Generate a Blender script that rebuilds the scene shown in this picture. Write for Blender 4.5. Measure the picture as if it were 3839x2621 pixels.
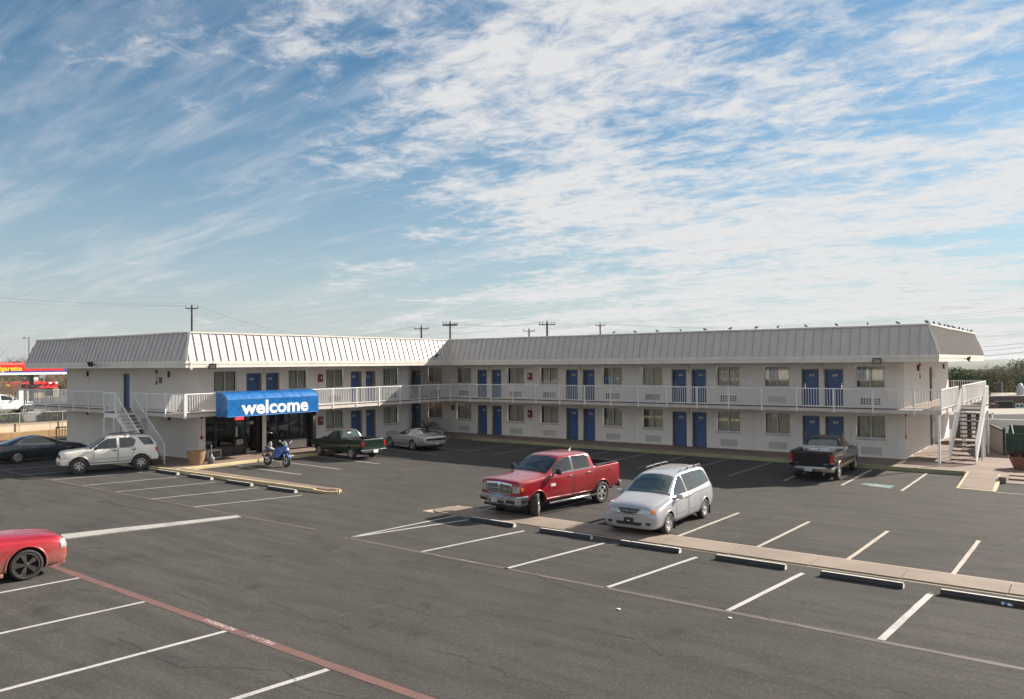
import bpy, bmesh, math, random
from math import sin, cos, pi, radians as R
from mathutils import Vector, Matrix, noise
from mathutils.bvhtree import BVHTree
random.seed(7)
for o in list(bpy.data.objects): bpy.data.objects.remove(o)
scn = bpy.context.scene
COL = scn.collection
# ---------------------------------------------------------------- camera
AZ, PITCH, ROLL, CAMH = R(53.3606), R(1.0125), R(-.4669), 5.2816
xh = Vector((sin(AZ), cos(AZ), 0)); yh = Vector((-cos(AZ), sin(AZ), 0)); zh = Vector((0, 0, 1))
Fw = cos(PITCH)*yh + sin(PITCH)*zh; Up = -sin(PITCH)*yh + cos(PITCH)*zh
Rt = cos(ROLL)*xh + sin(ROLL)*Up; Uc = -sin(ROLL)*xh + cos(ROLL)*Up
cd = bpy.data.cameras.new('camera'); cam = bpy.data.objects.new('camera', cd); COL.objects.link(cam)
M = Matrix((Rt, Uc, -Fw)).transposed().to_4x4(); M.translation = Vector((0, 0, CAMH)); cam.matrix_world = M
cd.lens = 27.67; cd.sensor_width = 36; cd.sensor_fit = 'HORIZONTAL'; cd.clip_end = 30000; cd.clip_start = .1
scn.camera = cam
# ---------------------------------------------------------------- sun and sky
SUN_EL, SUN_AZ = R(28.5), R(64.3)          # azimuth measured from +X towards +Y
sdir = Vector((cos(SUN_EL)*cos(SUN_AZ), cos(SUN_EL)*sin(SUN_AZ), sin(SUN_EL)))
sl = bpy.data.lights.new('sun', 'SUN'); sl.energy = 4.9; sl.angle = R(.53); sl.color = (1, .91, .79)
so = bpy.data.objects.new('sun', sl); COL.objects.link(so); so.rotation_euler = sdir.to_track_quat('Z', 'Y').to_euler()
so.location = (0, 60, 80)
scn.view_settings.view_transform = 'Standard'; scn.view_settings.look = 'None'
scn.view_settings.exposure = 1.15; scn.view_settings.gamma = 1
w = bpy.data.worlds.new('World'); scn.world = w; w.use_nodes = True
nt = w.node_tree; nt.nodes.clear()
def wn(t, **k):
    n = nt.nodes.new(t)
    for a, b in k.items():
        if a.startswith('i_'):
            n.inputs[a[2:].replace('_', ' ')].default_value = b
        else: setattr(n, a, b)
    return n
def wl(a, b): nt.links.new(a, b)
def wmath(op, a, b=None, c=None, clamp=False):
    n = nt.nodes.new('ShaderNodeMath'); n.operation = op; n.use_clamp = clamp
    for i, v in enumerate((a, b, c)):
        if v is None: continue
        if hasattr(v, 'is_linked') or hasattr(v, 'links'): nt.links.new(v, n.inputs[i])
        else: n.inputs[i].default_value = v
    return n.outputs[0]
def wramp(v, a, b, smooth=True):
    n = nt.nodes.new('ShaderNodeMapRange'); n.interpolation_type = 'SMOOTHSTEP' if smooth else 'LINEAR'
    nt.links.new(v, n.inputs['Value']); n.inputs['From Min'].default_value = a; n.inputs['From Max'].default_value = b
    return n.outputs[0]
sky = wn('ShaderNodeTexSky', sky_type='NISHITA', sun_disc=False, sun_elevation=SUN_EL, sun_rotation=R(90)-SUN_AZ,
         altitude=200, air_density=1.0, dust_density=0.35, ozone_density=2.2)
tc = wn('ShaderNodeTexCoord')
rot = wn('ShaderNodeVectorRotate', rotation_type='Z_AXIS'); rot.inputs['Angle'].default_value = -(pi/2-AZ) 
# rotate so that +Y of the cloud frame is the azimuth looked at in the photograph (the clouds still live in the sky)
wl(tc.outputs['Generated'], rot.inputs['Vector'])
sep = wn('ShaderNodeSeparateXYZ'); wl(rot.outputs[0], sep.inputs[0])
cx_, cy_, cz_ = sep.outputs
zc = wmath('MAXIMUM', cz_, 0.0)
den = wmath('ADD', zc, .07)
pu = wmath('DIVIDE', cx_, den); pv = wmath('DIVIDE', cy_, den)
comb = wn('ShaderNodeCombineXYZ'); wl(pu, comb.inputs[0]); wl(pv, comb.inputs[1])
def cnoise(scale, detail, rough, rotz=0., sx=1., sy=1., off=(0, 0, 0), dist=0., lac=2.0):
    mp = wn('ShaderNodeMapping'); wl(comb.outputs[0], mp.inputs['Vector'])
    mp.inputs['Rotation'].default_value = (0, 0, rotz); mp.inputs['Scale'].default_value = (sx, sy, 1); mp.inputs['Location'].default_value = off
    n = wn('ShaderNodeTexNoise'); wl(mp.outputs[0], n.inputs['Vector'])
    n.inputs['Scale'].default_value = scale; n.inputs['Detail'].default_value = detail
    n.inputs['Roughness'].default_value = rough; n.inputs['Distortion'].default_value = dist; n.inputs['Lacunarity'].default_value = lac
    return n.outputs['Fac']
# cloud deck: puffy altocumulus + wind-drawn streaks running away to the far left, denser to the right of the view
WD = R(139)                                   # direction the streaks run along, in the cloud frame
ca_, sa_ = cos(WD), sin(WD)
al = wmath('ADD', wmath('MULTIPLY', pu, ca_), wmath('MULTIPLY', pv, sa_))
ac = wmath('ADD', wmath('MULTIPLY', pu, -sa_), wmath('MULTIPLY', pv, ca_))
def snoise(scale, detail, rough, stretch=1., off=(0, 0), dist=0.):
    cb = wn('ShaderNodeCombineXYZ'); wl(wmath('ADD', wmath('MULTIPLY', al, 1/stretch), off[0]), cb.inputs[0]); wl(wmath('ADD', ac, off[1]), cb.inputs[1])
    n = wn('ShaderNodeTexNoise'); wl(cb.outputs[0], n.inputs['Vector'])
    n.inputs['Scale'].default_value = scale; n.inputs['Detail'].default_value = detail; n.inputs['Roughness'].default_value = rough; n.inputs['Distortion'].default_value = dist
    return n.outputs['Fac']
big = snoise(.75, 3, .5, 1.6, (3.4, 7.2), .3)
n1 = snoise(2.2, 9, .60, 1.5, (5.1, 1.7), .3)
n2 = snoise(9.0, 8, .68, 1.25, (.3, .2), .4)
n4 = snoise(1.5, 9, .62, 4.5, (1.2, 5.1), .7)
n5 = snoise(8.0, 6, .6, 5.0, (9.2, 2.1), .5)
az = wmath('DIVIDE', cx_, wmath('MAXIMUM', cy_, .05))      # bearing across the view
cover = wmath('ADD', wmath('MULTIPLY', wmath('MAXIMUM', wramp(az, -.36, .12), wramp(cy_, .0, -.4)), .21), wmath('MULTIPLY', wmath('SUBTRACT', big, .5), .55))  # denser cloud added behind the view for brighter fill light
puff = wmath('ADD', wmath('ADD', wmath('MULTIPLY', n1, .56), wmath('MULTIPLY', n2, .44)), cover)
dens = wramp(puff, .58, .775)
streak = wmath('MULTIPLY', wramp(wmath('ADD', wmath('MULTIPLY', n4, .62), wmath('MULTIPLY', n5, .38)), .45, .74), .62)
dens = wmath('SUBTRACT', 1.0, wmath('MULTIPLY', wmath('SUBTRACT', 1.0, dens), wmath('SUBTRACT', 1.0, streak)))
core = wramp(puff, .78, .95)
# thin pale veil towards the horizon
veil = wmath('POWER', wmath('SUBTRACT', 1.0, wmath('MINIMUM', wmath('MULTIPLY', zc, 2.1), 1.0)), 2.4)
ccol = wn('ShaderNodeMixRGB'); ccol.inputs[1].default_value = (7.0, 6.95, 6.95, 1); ccol.inputs[2].default_value = (4.7, 4.85, 5.2, 1)
wl(core, ccol.inputs[0])
tint = wn('ShaderNodeMixRGB', blend_type='MULTIPLY'); tint.inputs[0].default_value = 1; tint.inputs[2].default_value = (.77, .99, .99, 1)
wl(sky.outputs[0], tint.inputs[1])
hsv = wn('ShaderNodeHueSaturation'); hsv.inputs['Saturation'].default_value = 1.08; hsv.inputs['Value'].default_value = .95
wl(tint.outputs[0], hsv.inputs['Color'])
m0 = wn('ShaderNodeMixRGB'); wl(wmath('MULTIPLY', veil, .95), m0.inputs[0]); wl(hsv.outputs[0], m0.inputs[1]); m0.inputs[2].default_value = (5.0, 5.15, 5.35, 1)
m1 = wn('ShaderNodeMixRGB'); wl(wmath('MULTIPLY', dens, .93), m1.inputs[0]); wl(m0.outputs[0], m1.inputs[1]); wl(ccol.outputs[0], m1.inputs[2])
bg = wn('ShaderNodeBackground'); bg.inputs['Strength'].default_value = .052
wl(m1.outputs[0], bg.inputs['Color'])
wo = wn('ShaderNodeOutputWorld'); wl(bg.outputs[0], wo.inputs[0])
w.cycles.sampling_method = 'MANUAL'; w.cycles.sample_map_resolution = 1024
# ---------------------------------------------------------------- helpers
class MB:
    def __init__(s): s.v=[]; s.f=[]; s.m=[]; s.mi=0
    def add(s, vs, fs):
        b=len(s.v); s.v += [tuple(p) for p in vs]; s.f += [tuple(i+b for i in f) for f in fs]; s.m += [s.mi]*len(fs); return s
    def quad(s,a,b,c,d): return s.add([a,b,c,d],[(0,1,2,3)])
    def box(s,x0,y0,z0,x1,y1,z1):
        x0,x1=sorted((x0,x1)); y0,y1=sorted((y0,y1)); z0,z1=sorted((z0,z1))
        return s.add([(x0,y0,z0),(x1,y0,z0),(x1,y1,z0),(x0,y1,z0),(x0,y0,z1),(x1,y0,z1),(x1,y1,z1),(x0,y1,z1)],
            [(0,3,2,1),(4,5,6,7),(0,1,5,4),(1,2,6,5),(2,3,7,6),(3,0,4,7)])
    def prism(s, poly, d):          # poly: list of 3D points (planar), d: extrusion vector
        d=Vector(d); n=len(poly); p=[Vector(q) for q in poly]
        nrm=sum(((p[i]-p[0]).cross(p[(i+1)%n]-p[0]) for i in range(n)), Vector())
        if nrm.dot(d)>0: p=p[::-1]
        return s.add(p+[q+d for q in p], [tuple(range(n)), tuple(range(2*n-1,n-1,-1))]+[(i,i+n,(i+1)%n+n,(i+1)%n) for i in range(n)])
    def tube(s, pts, r, n=6, caps=True):
        pts=[Vector(p) for p in pts]; rs = r if isinstance(r,(list,tuple)) else [r]*len(pts)
        rings=[]; prev=None
        for i,p in enumerate(pts):
            t=(pts[min(i+1,len(pts)-1)]-pts[max(i-1,0)]).normalized()
            if prev is None:
                a=Vector((0,0,1)) if abs(t.z)<.9 else Vector((1,0,0)); u=t.cross(a).normalized()
            else: u=(prev-t*prev.dot(t)).normalized()
            prev=u; w_=t.cross(u)
            rings.append([p+rs[i]*(cos(2*pi*k/n)*u+sin(2*pi*k/n)*w_) for k in range(n)])
        vs=[q for g in rings for q in g]; fs=[]
        for i in range(len(pts)-1):
            for k in range(n): fs.append((i*n+k,(i+1)*n+k,(i+1)*n+(k+1)%n,i*n+(k+1)%n))
        if caps: fs.append(tuple(range(n))); fs.append(tuple(range(len(vs)-1,len(vs)-n-1,-1)))
        return s.add(vs,fs)
    def lathe(s, prof, n=24, c=(0,0,0), axis='z', close=False):
        vs=[];fs=[]; m=len(prof)
        for k in range(n):
            a=2*pi*k/n
            for r_,z_ in prof:
                if axis=='z': vs.append((c[0]+r_*cos(a),c[1]+r_*sin(a),c[2]+z_))
                else: vs.append((c[0]+r_*cos(a),c[1]+z_,c[2]-r_*sin(a)))
        for k in range(n):
            k2=(k+1)%n
            for i in range(m-1 if not close else m):
                j=(i+1)%m; fs.append((k*m+i,k2*m+i,k2*m+j,k*m+j))
        return s.add(vs,fs)
    def bar(s,a,b,wd,ht=None,up=(0,0,1)):   # rectangular bar from a to b
        ht=ht or wd; a=Vector(a);b=Vector(b);t=(b-a).normalized();up=Vector(up)
        if abs(t.dot(up))>.95: up=Vector((0,1,0)) if abs(t.y)<.9 else Vector((1,0,0))
        u=t.cross(up).normalized();v=u.cross(t)
        q=[u*x*wd/2+v*y*ht/2 for x,y in ((-1,-1),(1,-1),(1,1),(-1,1))]
        return s.add([a+k for k in q]+[b+k for k in q],[(0,1,2,3),(7,6,5,4),(0,4,5,1),(1,5,6,2),(2,6,7,3),(3,7,4,0)])
    def mesh(s,name,mats,shift=None,smooth=False):
        me=bpy.data.meshes.new(name)
        v=s.v if shift is None else [(p[0]-shift[0],p[1]-shift[1],p[2]-shift[2]) for p in s.v]
        me.from_pydata(v,[],s.f)
        for m_ in (mats if isinstance(mats,(list,tuple)) else [mats]): me.materials.append(m_)
        if any(s.m): me.polygons.foreach_set('material_index',s.m)
        if smooth: me.polygons.foreach_set('use_smooth',[True]*len(s.f))
        me.update(); return me
    def build(s,name,mats,parent=None,smooth=False,world=True,kind=None,label=None):
        sh=None
        if parent is not None and world: sh=origin_of(parent)
        o=bpy.data.objects.new(name,s.mesh(name,mats,sh,smooth)); COL.objects.link(o)
        if parent is not None: o.parent=parent
        if kind: o['kind']=kind
        if label: o['label']=label
        if smooth=='auto': pass
        return o
def origin_of(o):
    v=Vector()
    while o is not None: v+=o.location; o=o.parent
    return v
def inst(name, me, parent=None, loc=(0,0,0), rot=(0,0,0), scale=None, world=True):
    o=bpy.data.objects.new(name,me); COL.objects.link(o)
    if parent is not None:
        o.parent=parent
        if world: loc=Vector(loc)-origin_of(parent)
    o.location=loc; o.rotation_euler=rot
    if scale: o.scale=scale
    return o
def tag(o,label,cat,group=None):
    o['label']=label; o['category']=cat
    if group: o['group']=group
    return o
def thing(name,label,cat,loc=(0,0,0),rz=0,group=None):
    o=bpy.data.objects.new(name,None); COL.objects.link(o); o.location=loc; o.rotation_euler=(0,0,rz)
    o.empty_display_size=.2
    return tag(o,label,cat,group)
def copy_tree(o,parent=None):
    c=o.copy(); COL.objects.link(c); c.parent=parent
    for ch in list(o.children): copy_tree(ch,c)
    return c
def smooth_by_angle(o,ang=35):
    me=o.data; me.polygons.foreach_set('use_smooth',[True]*len(me.polygons))
    bm=bmesh.new(); bm.from_mesh(me)
    for e in bm.edges:
        if len(e.link_faces)==2 and e.calc_face_angle(0)>R(ang): e.smooth=False
    bm.to_mesh(me); bm.free(); return o
def bevel(o,wd=.01,seg=2):
    bm=bmesh.new(); bm.from_mesh(o.data)
    bmesh.ops.bevel(bm,geom=bm.edges[:],offset=wd,segments=seg,affect='EDGES',profile=.6,clamp_overlap=True)
    bm.to_mesh(o.data); bm.free(); return o
# ---------------------------------------------------------------- materials
class NT:
    def __init__(s,name):
        s.m=bpy.data.materials.new(name); s.m.use_nodes=True; s.t=s.m.node_tree; s.b=s.t.nodes['Principled BSDF']
        s.co=None
    def n(s,t,**k):
        n=s.t.nodes.new(t)
        for a,b in k.items(): setattr(n,a,b)
        return n
    def l(s,a,b): s.t.links.new(a,b)
    def coord(s,world=True,scale=(1,1,1),rot=(0,0,0)):
        if world: src=s.n('ShaderNodeNewGeometry').outputs['Position']
        else: src=s.n('ShaderNodeTexCoord').outputs['Object']
        mp=s.n('ShaderNodeMapping'); s.l(src,mp.inputs[0]); mp.inputs['Scale'].default_value=scale; mp.inputs['Rotation'].default_value=rot
        return mp.outputs[0]
    def noise(s,co,scale,detail=4,rough=.55,dist=0):
        n=s.n('ShaderNodeTexNoise'); s.l(co,n.inputs['Vector']); n.inputs['Scale'].default_value=scale
        n.inputs['Detail'].default_value=detail; n.inputs['Roughness'].default_value=rough; n.inputs['Distortion'].default_value=dist
        return n.outputs['Fac']
    def ramp(s,v,a,b,lo=0.,hi=1.):
        n=s.n('ShaderNodeMapRange'); n.interpolation_type='SMOOTHSTEP'; s.l(v,n.inputs[0])
        for i,x in zip((1,2,3,4),(a,b,lo,hi)): n.inputs[i].default_value=x
        return n.outputs[0]
    def math(s,op,a,b=0.):
        n=s.n('ShaderNodeMath',operation=op)
        for i,v in enumerate((a,b)):
            if isinstance(v,(int,float)): n.inputs[i].default_value=v
            else: s.l(v,n.inputs[i])
        return n.outputs[0]
    def mix(s,f,a,b,mode='MIX'):
        n=s.n('ShaderNodeMixRGB',blend_type=mode)
        for i,v in enumerate((f,a,b)):
            if isinstance(v,(int,float)): n.inputs[i].default_value=v
            elif isinstance(v,tuple): n.inputs[i].default_value=v if len(v)==4 else (*v,1)
            else: s.l(v,n.inputs[i])
        return n.outputs[0]
    def bump(s,h,strength=.3,dist=.01):
        n=s.n('ShaderNodeBump'); n.inputs['Strength'].default_value=strength; n.inputs['Distance'].default_value=dist
        s.l(h,n.inputs['Height']); s.l(n.outputs[0],s.b.inputs['Normal']); return n
def simple(name,col,rough=.6,metal=0.,var=.08,vs=3.,coat=0.,spec=.5,fine=0.,emit=None,world=False,dirt=0.):
    k=NT(name); b=k.b
    b.inputs['Roughness'].default_value=rough; b.inputs['Metallic'].default_value=metal
    b.inputs['Specular IOR Level'].default_value=spec
    if coat: b.inputs['Coat Weight'].default_value=coat; b.inputs['Coat Roughness'].default_value=.04
    co=k.coord(world=world)
    f=k.ramp(k.noise(co,vs,5,.6),.3,.7)
    lo=tuple(c*(1-var) for c in col); hi=tuple(min(1,c*(1+var)) for c in col)
    c=k.mix(f,lo,hi)
    if fine:
        c=k.mix(k.ramp(k.noise(co,vs*30,2),.3,.7,0,fine),c,tuple(x*.6 for x in col))
    if dirt:
        c=k.mix(k.ramp(k.noise(co,vs*1.7,6,.7,.5),.5,.75,0,dirt),c,(.12,.10,.08))
    k.l(c,b.inputs['Base Color'])
    k.l(k.ramp(k.noise(co,vs*2,4),.3,.7,max(0,rough-.06),min(1,rough+.06)),b.inputs['Roughness'])
    if emit: b.inputs['Emission Color'].default_value=(*emit[:3],1); b.inputs['Emission Strength'].default_value=emit[3]
    return k.m
def paint(name,col,rough=.32,metal=.0,flake=.0,dirt=0.,coat=1.):
    k=NT(name); b=k.b; b.inputs['Specular IOR Level'].default_value=.5*coat; b.inputs['Metallic'].default_value=metal
    b.inputs['Coat Weight'].default_value=coat; b.inputs['Coat Roughness'].default_value=.03
    co=k.coord(world=False)
    c=k.mix(k.ramp(k.noise(co,1.6,3),.3,.7),tuple(x*.93 for x in col),tuple(min(1,x*1.05) for x in col))
    if dirt:   # road film, thicker low on the body (it stays put when the light moves)
        sp=k.n('ShaderNodeSeparateXYZ'); k.l(k.n('ShaderNodeTexCoord').outputs['Object'],sp.inputs[0])
        low=k.ramp(sp.outputs[2],.95,.25,0,1)
        f=k.math('MULTIPLY',low,k.ramp(k.noise(co,5,6,.7),.25,.7,.35,1))
        c=k.mix(k.math('MULTIPLY',f,dirt),c,(.30,.26,.22))
    k.l(c,b.inputs['Base Color']); b.inputs['Roughness'].default_value=rough
    return k.m
M_={}
def make_mats():
    # asphalt -------------------------------------------------
    k=NT('asphalt'); co=k.coord()
    big=k.ramp(k.noise(co,.045,4,.6,.4),.32,.68); mid=k.ramp(k.noise(co,.55,6,.65,.6),.3,.7)
    streak=k.ramp(k.noise(k.coord(scale=(.25,1.6,1),rot=(0,0,R(8))),1.1,7,.65,.4),.38,.68)
    fine=k.noise(co,38,4,.75); grit=k.noise(co,11,3,.7); spk=k.ramp(k.noise(co,9,2,.5),.70,.76)
    c=k.mix(big,(.064,.061,.058),(.108,.102,.096)); c=k.mix(k.math('MULTIPLY',mid,.5),c,(.118,.109,.100))
    c=k.mix(k.math('MULTIPLY',streak,.6),c,(.048,.0445,.042))
    c=k.mix(k.ramp(fine,.3,.75,0,.75),c,(.036,.034,.032)); c=k.mix(k.ramp(grit,.42,.62,0,.38),c,(.040,.038,.037)); c=k.mix(k.ramp(k.noise(co,17,2,.6),.58,.70,0,.35),c,(.17,.16,.15))
    c=k.mix(k.ramp(k.noise(co,90,2,.8),.62,.72,0,.55),c,(.16,.15,.14))
    oil=k.ramp(k.noise(co,.9,3,.5,1.2),.56,.80,0,.42); c=k.mix(oil,c,(.022,.021,.020))
    chalk=k.ramp(k.noise(k.coord(scale=(1,.5,1)),.7,8,.75,1.2),.60,.74,0,.30); c=k.mix(chalk,c,(.17,.15,.12))
    k.l(c,k.b.inputs['Base Color']); k.b.inputs['Roughness'].default_value=.92; k.b.inputs['Specular IOR Level'].default_value=.10
    k.bump(fine,.55,.012); M_['asphalt']=k.m
    # concrete walks -----------------------------------------
    def conc(name,a,b_,stain,rough=.85):
        k=NT(name); co=k.coord(); c=k.mix(k.ramp(k.noise(co,.6,6,.6),.3,.7),a,b_)
        c=k.mix(k.ramp(k.noise(co,2.3,7,.7,.8),.5,.78,0,stain),c,tuple(x*.45 for x in a))
        f=k.noise(co,60,2); c=k.mix(k.ramp(f,.3,.7,0,.18),c,tuple(x*.6 for x in a))
        k.l(c,k.b.inputs['Base Color']); k.b.inputs['Roughness'].default_value=rough; k.bump(f,.25,.006); M_[name]=k.m
    conc('walk',(.175,.125,.10),(.235,.17,.135),.35); conc('kerb',(.45,.36,.20),(.58,.48,.29),.75)
    conc('median',(.20,.155,.125),(.26,.205,.165),.4); conc('concrete',(.42,.39,.35),(.52,.49,.44),.3)
    conc('tan_wall',(.56,.47,.35),(.64,.54,.42),.3); conc('gravel_roof',(.20,.17,.14),(.36,.31,.26),.6)
    conc('orange_stone',(.30,.19,.09),(.42,.28,.14),.6)
    conc('kerb_bare',(.25,.24,.14),(.34,.32,.19),.8)
    # wheel stop paint ----------------------------------------
    M_['stop_black']=simple('black_bitumen_paint',(.022,.023,.027),.55,var=.35,vs=6,fine=.4)
    M_['stop_white']=simple('worn_white_paint',(.62,.58,.52),.7,var=.12,vs=8,fine=.5,dirt=.35)
    # markings -----------------------------------------------
    def mark(name,col,worn,under=(.06,.056,.052)):
        k=NT(name); co=k.coord(); f=k.noise(co,26,4,.75); g=k.noise(co,1.1,5,.6)
        ww=k.math('ADD',k.ramp(f,.45,.62,0,worn),k.ramp(g,.45,.75,0,worn*.8))
        c=k.mix(k.math('MINIMUM',ww,.9),col,under); k.l(c,k.b.inputs['Base Color']); k.b.inputs['Roughness'].default_value=.75; M_[name]=k.m
    mark('line_white',(.46,.45,.43),.35); mark('line_cream',(.44,.385,.32),.35); mark('line_red',(.165,.080,.070),.5)
    mark('line_red_faint',(.115,.085,.078),.8); mark('line_dim',(.24,.23,.215),.55); mark('line_blue',(.12,.22,.24),.6)
    mark('line_text',(.50,.42,.40),.55,(.20,.075,.065)); mark('line_broad',(.40,.39,.365),.45)
    M_['crack']=simple('crack_filler',(.012,.0115,.011),.9)
    # painted brick -------------------------------------------
    k=NT('painted_brick'); g=k.n('ShaderNodeNewGeometry'); sp=k.n('ShaderNodeSeparateXYZ'); k.l(g.outputs['Position'],sp.inputs[0])
    cb=k.n('ShaderNodeCombineXYZ'); k.l(k.math('ADD',sp.outputs[0],sp.outputs[1]),cb.inputs[0]); k.l(sp.outputs[2],cb.inputs[1])
    br=k.n('ShaderNodeTexBrick'); k.l(cb.outputs[0],br.inputs['Vector']); br.inputs['Scale'].default_value=1
    br.inputs['Brick Width'].default_value=.21; br.inputs['Row Height'].default_value=.075; br.inputs['Mortar Size'].default_value=.007; br.inputs['Mortar Smooth'].default_value=.3
    br.inputs['Color1'].default_value=(.83,.80,.75,1); br.inputs['Color2'].default_value=(.80,.77,.72,1); br.inputs['Mortar'].default_value=(.60,.565,.52,1)
    co=k.coord(); c=k.mix(k.ramp(k.noise(co,.8,5,.6),.35,.75,0,.22),br.outputs['Color'],(.58,.54,.48))
    c=k.mix(k.ramp(k.noise(k.coord(scale=(3,3,.4)),1.4,6,.7,.6),.60,.80,0,.30),c,(.34,.31,.27))
    k.l(c,k.b.inputs['Base Color']); k.b.inputs['Roughness'].default_value=.6
    k.bump(k.math('SUBTRACT',1.,br.outputs['Fac']),.6,.008); M_['brick']=k.m
    M_['fascia']=simple('cream_metal_fascia',(.66,.61,.55),.45,var=.06,vs=1.2,world=True,dirt=.12)
    M_['roof']=simple('standing_seam_metal',(.49,.46,.44),.42,metal=.0,var=.05,vs=1.5,world=True,dirt=.08)
    M_['seam']=simple('seam_cap_metal',(.44,.41,.385),.5,var=.05,world=True)
    M_['flat_roof']=simple('flat_roof_felt',(.45,.44,.42),.9,world=True)
    M_['rail']=simple('white_painted_steel',(.74,.74,.73),.45,var=.05,vs=2,world=True,dirt=.10)
    M_['slab']=simple('painted_slab_edge',(.50,.46,.42),.6,var=.07,vs=2,world=True,dirt=.2)
    M_['frame']=simple('aluminium_frame',(.66,.66,.65),.4,metal=.0,var=.06)
    M_['jamb']=simple('brown_grey_jamb',(.26,.225,.19),.55,var=.08)
    M_['door']=simple('blue_door_paint',(.040,.105,.27),.42,var=.06,vs=2,world=True)
    M_['plate']=simple('cream_number_plate',(.72,.70,.60),.5)
    M_['ink']=simple('black_lettering',(.03,.028,.026),.6)
    M_['white']=simple('white_print',(.78,.78,.78),.5)
    M_['chrome']=simple('brushed_chrome',(.62,.62,.63),.16,metal=1,var=.04)
    M_['steel']=simple('galvanised_steel',(.42,.43,.44),.45,metal=.6)
    M_['curtain']=simple('olive_beige_curtain',(.56,.53,.43),.85,var=.12,vs=9,world=True)
    M_['curtain_lining']=simple('dark_red_curtain',(.09,.015,.02),.9,var=.2)
    M_['room']=simple('dark_room',(.02,.018,.016),.9)
    M_['louvre']=simple('louvre_metal',(.64,.64,.62),.5,var=.05)
    M_['louvre_dark']=simple('louvre_gap',(.30,.30,.30),.6); M_['vent_dark']=simple('vent_void',(.035,.036,.045),.8)
    M_['roof_rail']=simple('grey_roof_rail',(.14,.14,.14),.5); M_['roof_rib']=simple('pale_roof_rib',(.50,.50,.48),.5); M_['black']=simple('black_plastic',(.015,.015,.016),.5)
    M_['rubber']=simple('tyre_rubber',(.026,.025,.024),.8,var=.25,vs=6,fine=.2)
    M_['rubber_dusty']=simple('dusty_tyre_rubber',(.05,.047,.043),.88,var=.2,vs=5)
    M_['alloy']=simple('alloy_wheel',(.62,.61,.60),.25,metal=.9,var=.05)
    M_['alloy_dark']=simple('dark_alloy_wheel',(.10,.095,.085),.4,metal=.6,var=.2)
    M_['under']=simple('dark_underbody',(.010,.010,.010),.85)
    M_['lens_red']=simple('red_lamp_lens',(.42,.012,.012),.12,coat=1,var=.1)
    M_['lens_orange']=simple('orange_lamp_lens',(.75,.22,.03),.15,coat=1,var=.1)
    M_['lens_clear']=simple('clear_lamp_lens',(.42,.43,.42),.1,metal=.4,coat=1,var=.3,vs=12)
    M_['red_box']=simple('red_cabinet_paint',(.30,.022,.022),.4,var=.1)
    M_['sign_red']=simple('maroon_sign_paint',(.13,.03,.035),.5)
    M_['terracotta']=simple('tan_fibreglass_planter',(.30,.185,.10),.75,var=.14,vs=4,dirt=.15)
    M_['terracotta_red']=simple('terracotta_planter',(.30,.13,.08),.75,var=.14,vs=4)
    M_['soil']=simple('dry_soil',(.10,.075,.05),.95,var=.3,vs=12)
    M_['green_dump']=simple('dark_green_dumpster',(.012,.045,.032),.5,var=.3,vs=3)
    M_['pole_wood']=simple('creosoted_pole_wood',(.075,.045,.035),.9,var=.25,vs=4)
    M_['wire']=simple('power_line_wire',(.24,.25,.26),.6)
    M_['insul']=simple('brown_insulator',(.06,.05,.05),.4)
    M_['bark']=simple('grey_bark',(.12,.095,.075),.9,var=.3,vs=5)
    M_['twig']=simple('bare_twig',(.20,.16,.125),.9,var=.2,vs=5)
    M_['brick_dark']=simple('brown_stone_veneer',(.16,.10,.085),.85,var=.55,vs=3,world=True,fine=.5)
    M_['fascia_dark']=simple('dark_brown_fascia',(.045,.03,.035),.6)
    M_['gas_red']=simple('canopy_red',(.62,.02,.015),.4); M_['gas_blue']=simple('canopy_blue',(.02,.05,.30),.4)
    M_['yellow']=simple('yellow_lettering',(.85,.62,.03),.5); M_['green_post']=simple('green_post_paint',(.01,.10,.06),.5)
    M_['grass']=simple('dry_grass_ground',(.14,.13,.055),.95,var=.3,vs=1.2,world=True,fine=.5)
    M_['earth']=simple('scrub_ground',(.055,.06,.032),.95,var=.3,vs=.05,world=True)
    M_['hill']=simple('far_hill_scrub',(.045,.06,.035),.95,var=.35,vs=.01,world=True,fine=.3)
    M_['road']=simple('far_road_surface',(.17,.165,.16),.9,var=.12,vs=.5,world=True)
    for n_,col in dict(leaf_dark=(.045,.07,.022),leaf_mid=(.06,.095,.025),leaf_olive=(.13,.125,.035),leaf_bright=(.115,.155,.035),
                       leaf_rust=(.15,.095,.03),leaf_purple=(.075,.035,.04),palm=(.055,.085,.055),leaf_lime=(.13,.16,.04)).items():
        k=NT(n_); rnd=k.n('ShaderNodeNewGeometry').outputs['Random Per Island']
        c=k.mix(rnd,tuple(x*.55 for x in col),tuple(x*1.35 for x in col)); k.l(c,k.b.inputs['Base Color']); k.b.inputs['Roughness'].default_value=.8
        k.b.inputs['Specular IOR Level'].default_value=.08
        M_[n_]=k.m
    # glass ---------------------------------------------------
    def glass(name,tint,boost=.0,tr=1.,rough=0.):
        m=bpy.data.materials.new(name); m.use_nodes=True; t=m.node_tree; t.nodes.clear()
        fr=t.nodes.new('ShaderNodeFresnel'); fr.inputs[0].default_value=1.55
        ad=t.nodes.new('ShaderNodeMath'); ad.operation='ADD'; ad.use_clamp=True; ad.inputs[1].default_value=boost; t.links.new(fr.outputs[0],ad.inputs[0])
        gl=t.nodes.new('ShaderNodeBsdfGlossy'); gl.inputs['Roughness'].default_value=rough; gl.inputs['Color'].default_value=(.95,.95,.95,1)
        tp=t.nodes.new('ShaderNodeBsdfTransparent'); tp.inputs[0].default_value=(*tint,1)
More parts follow.
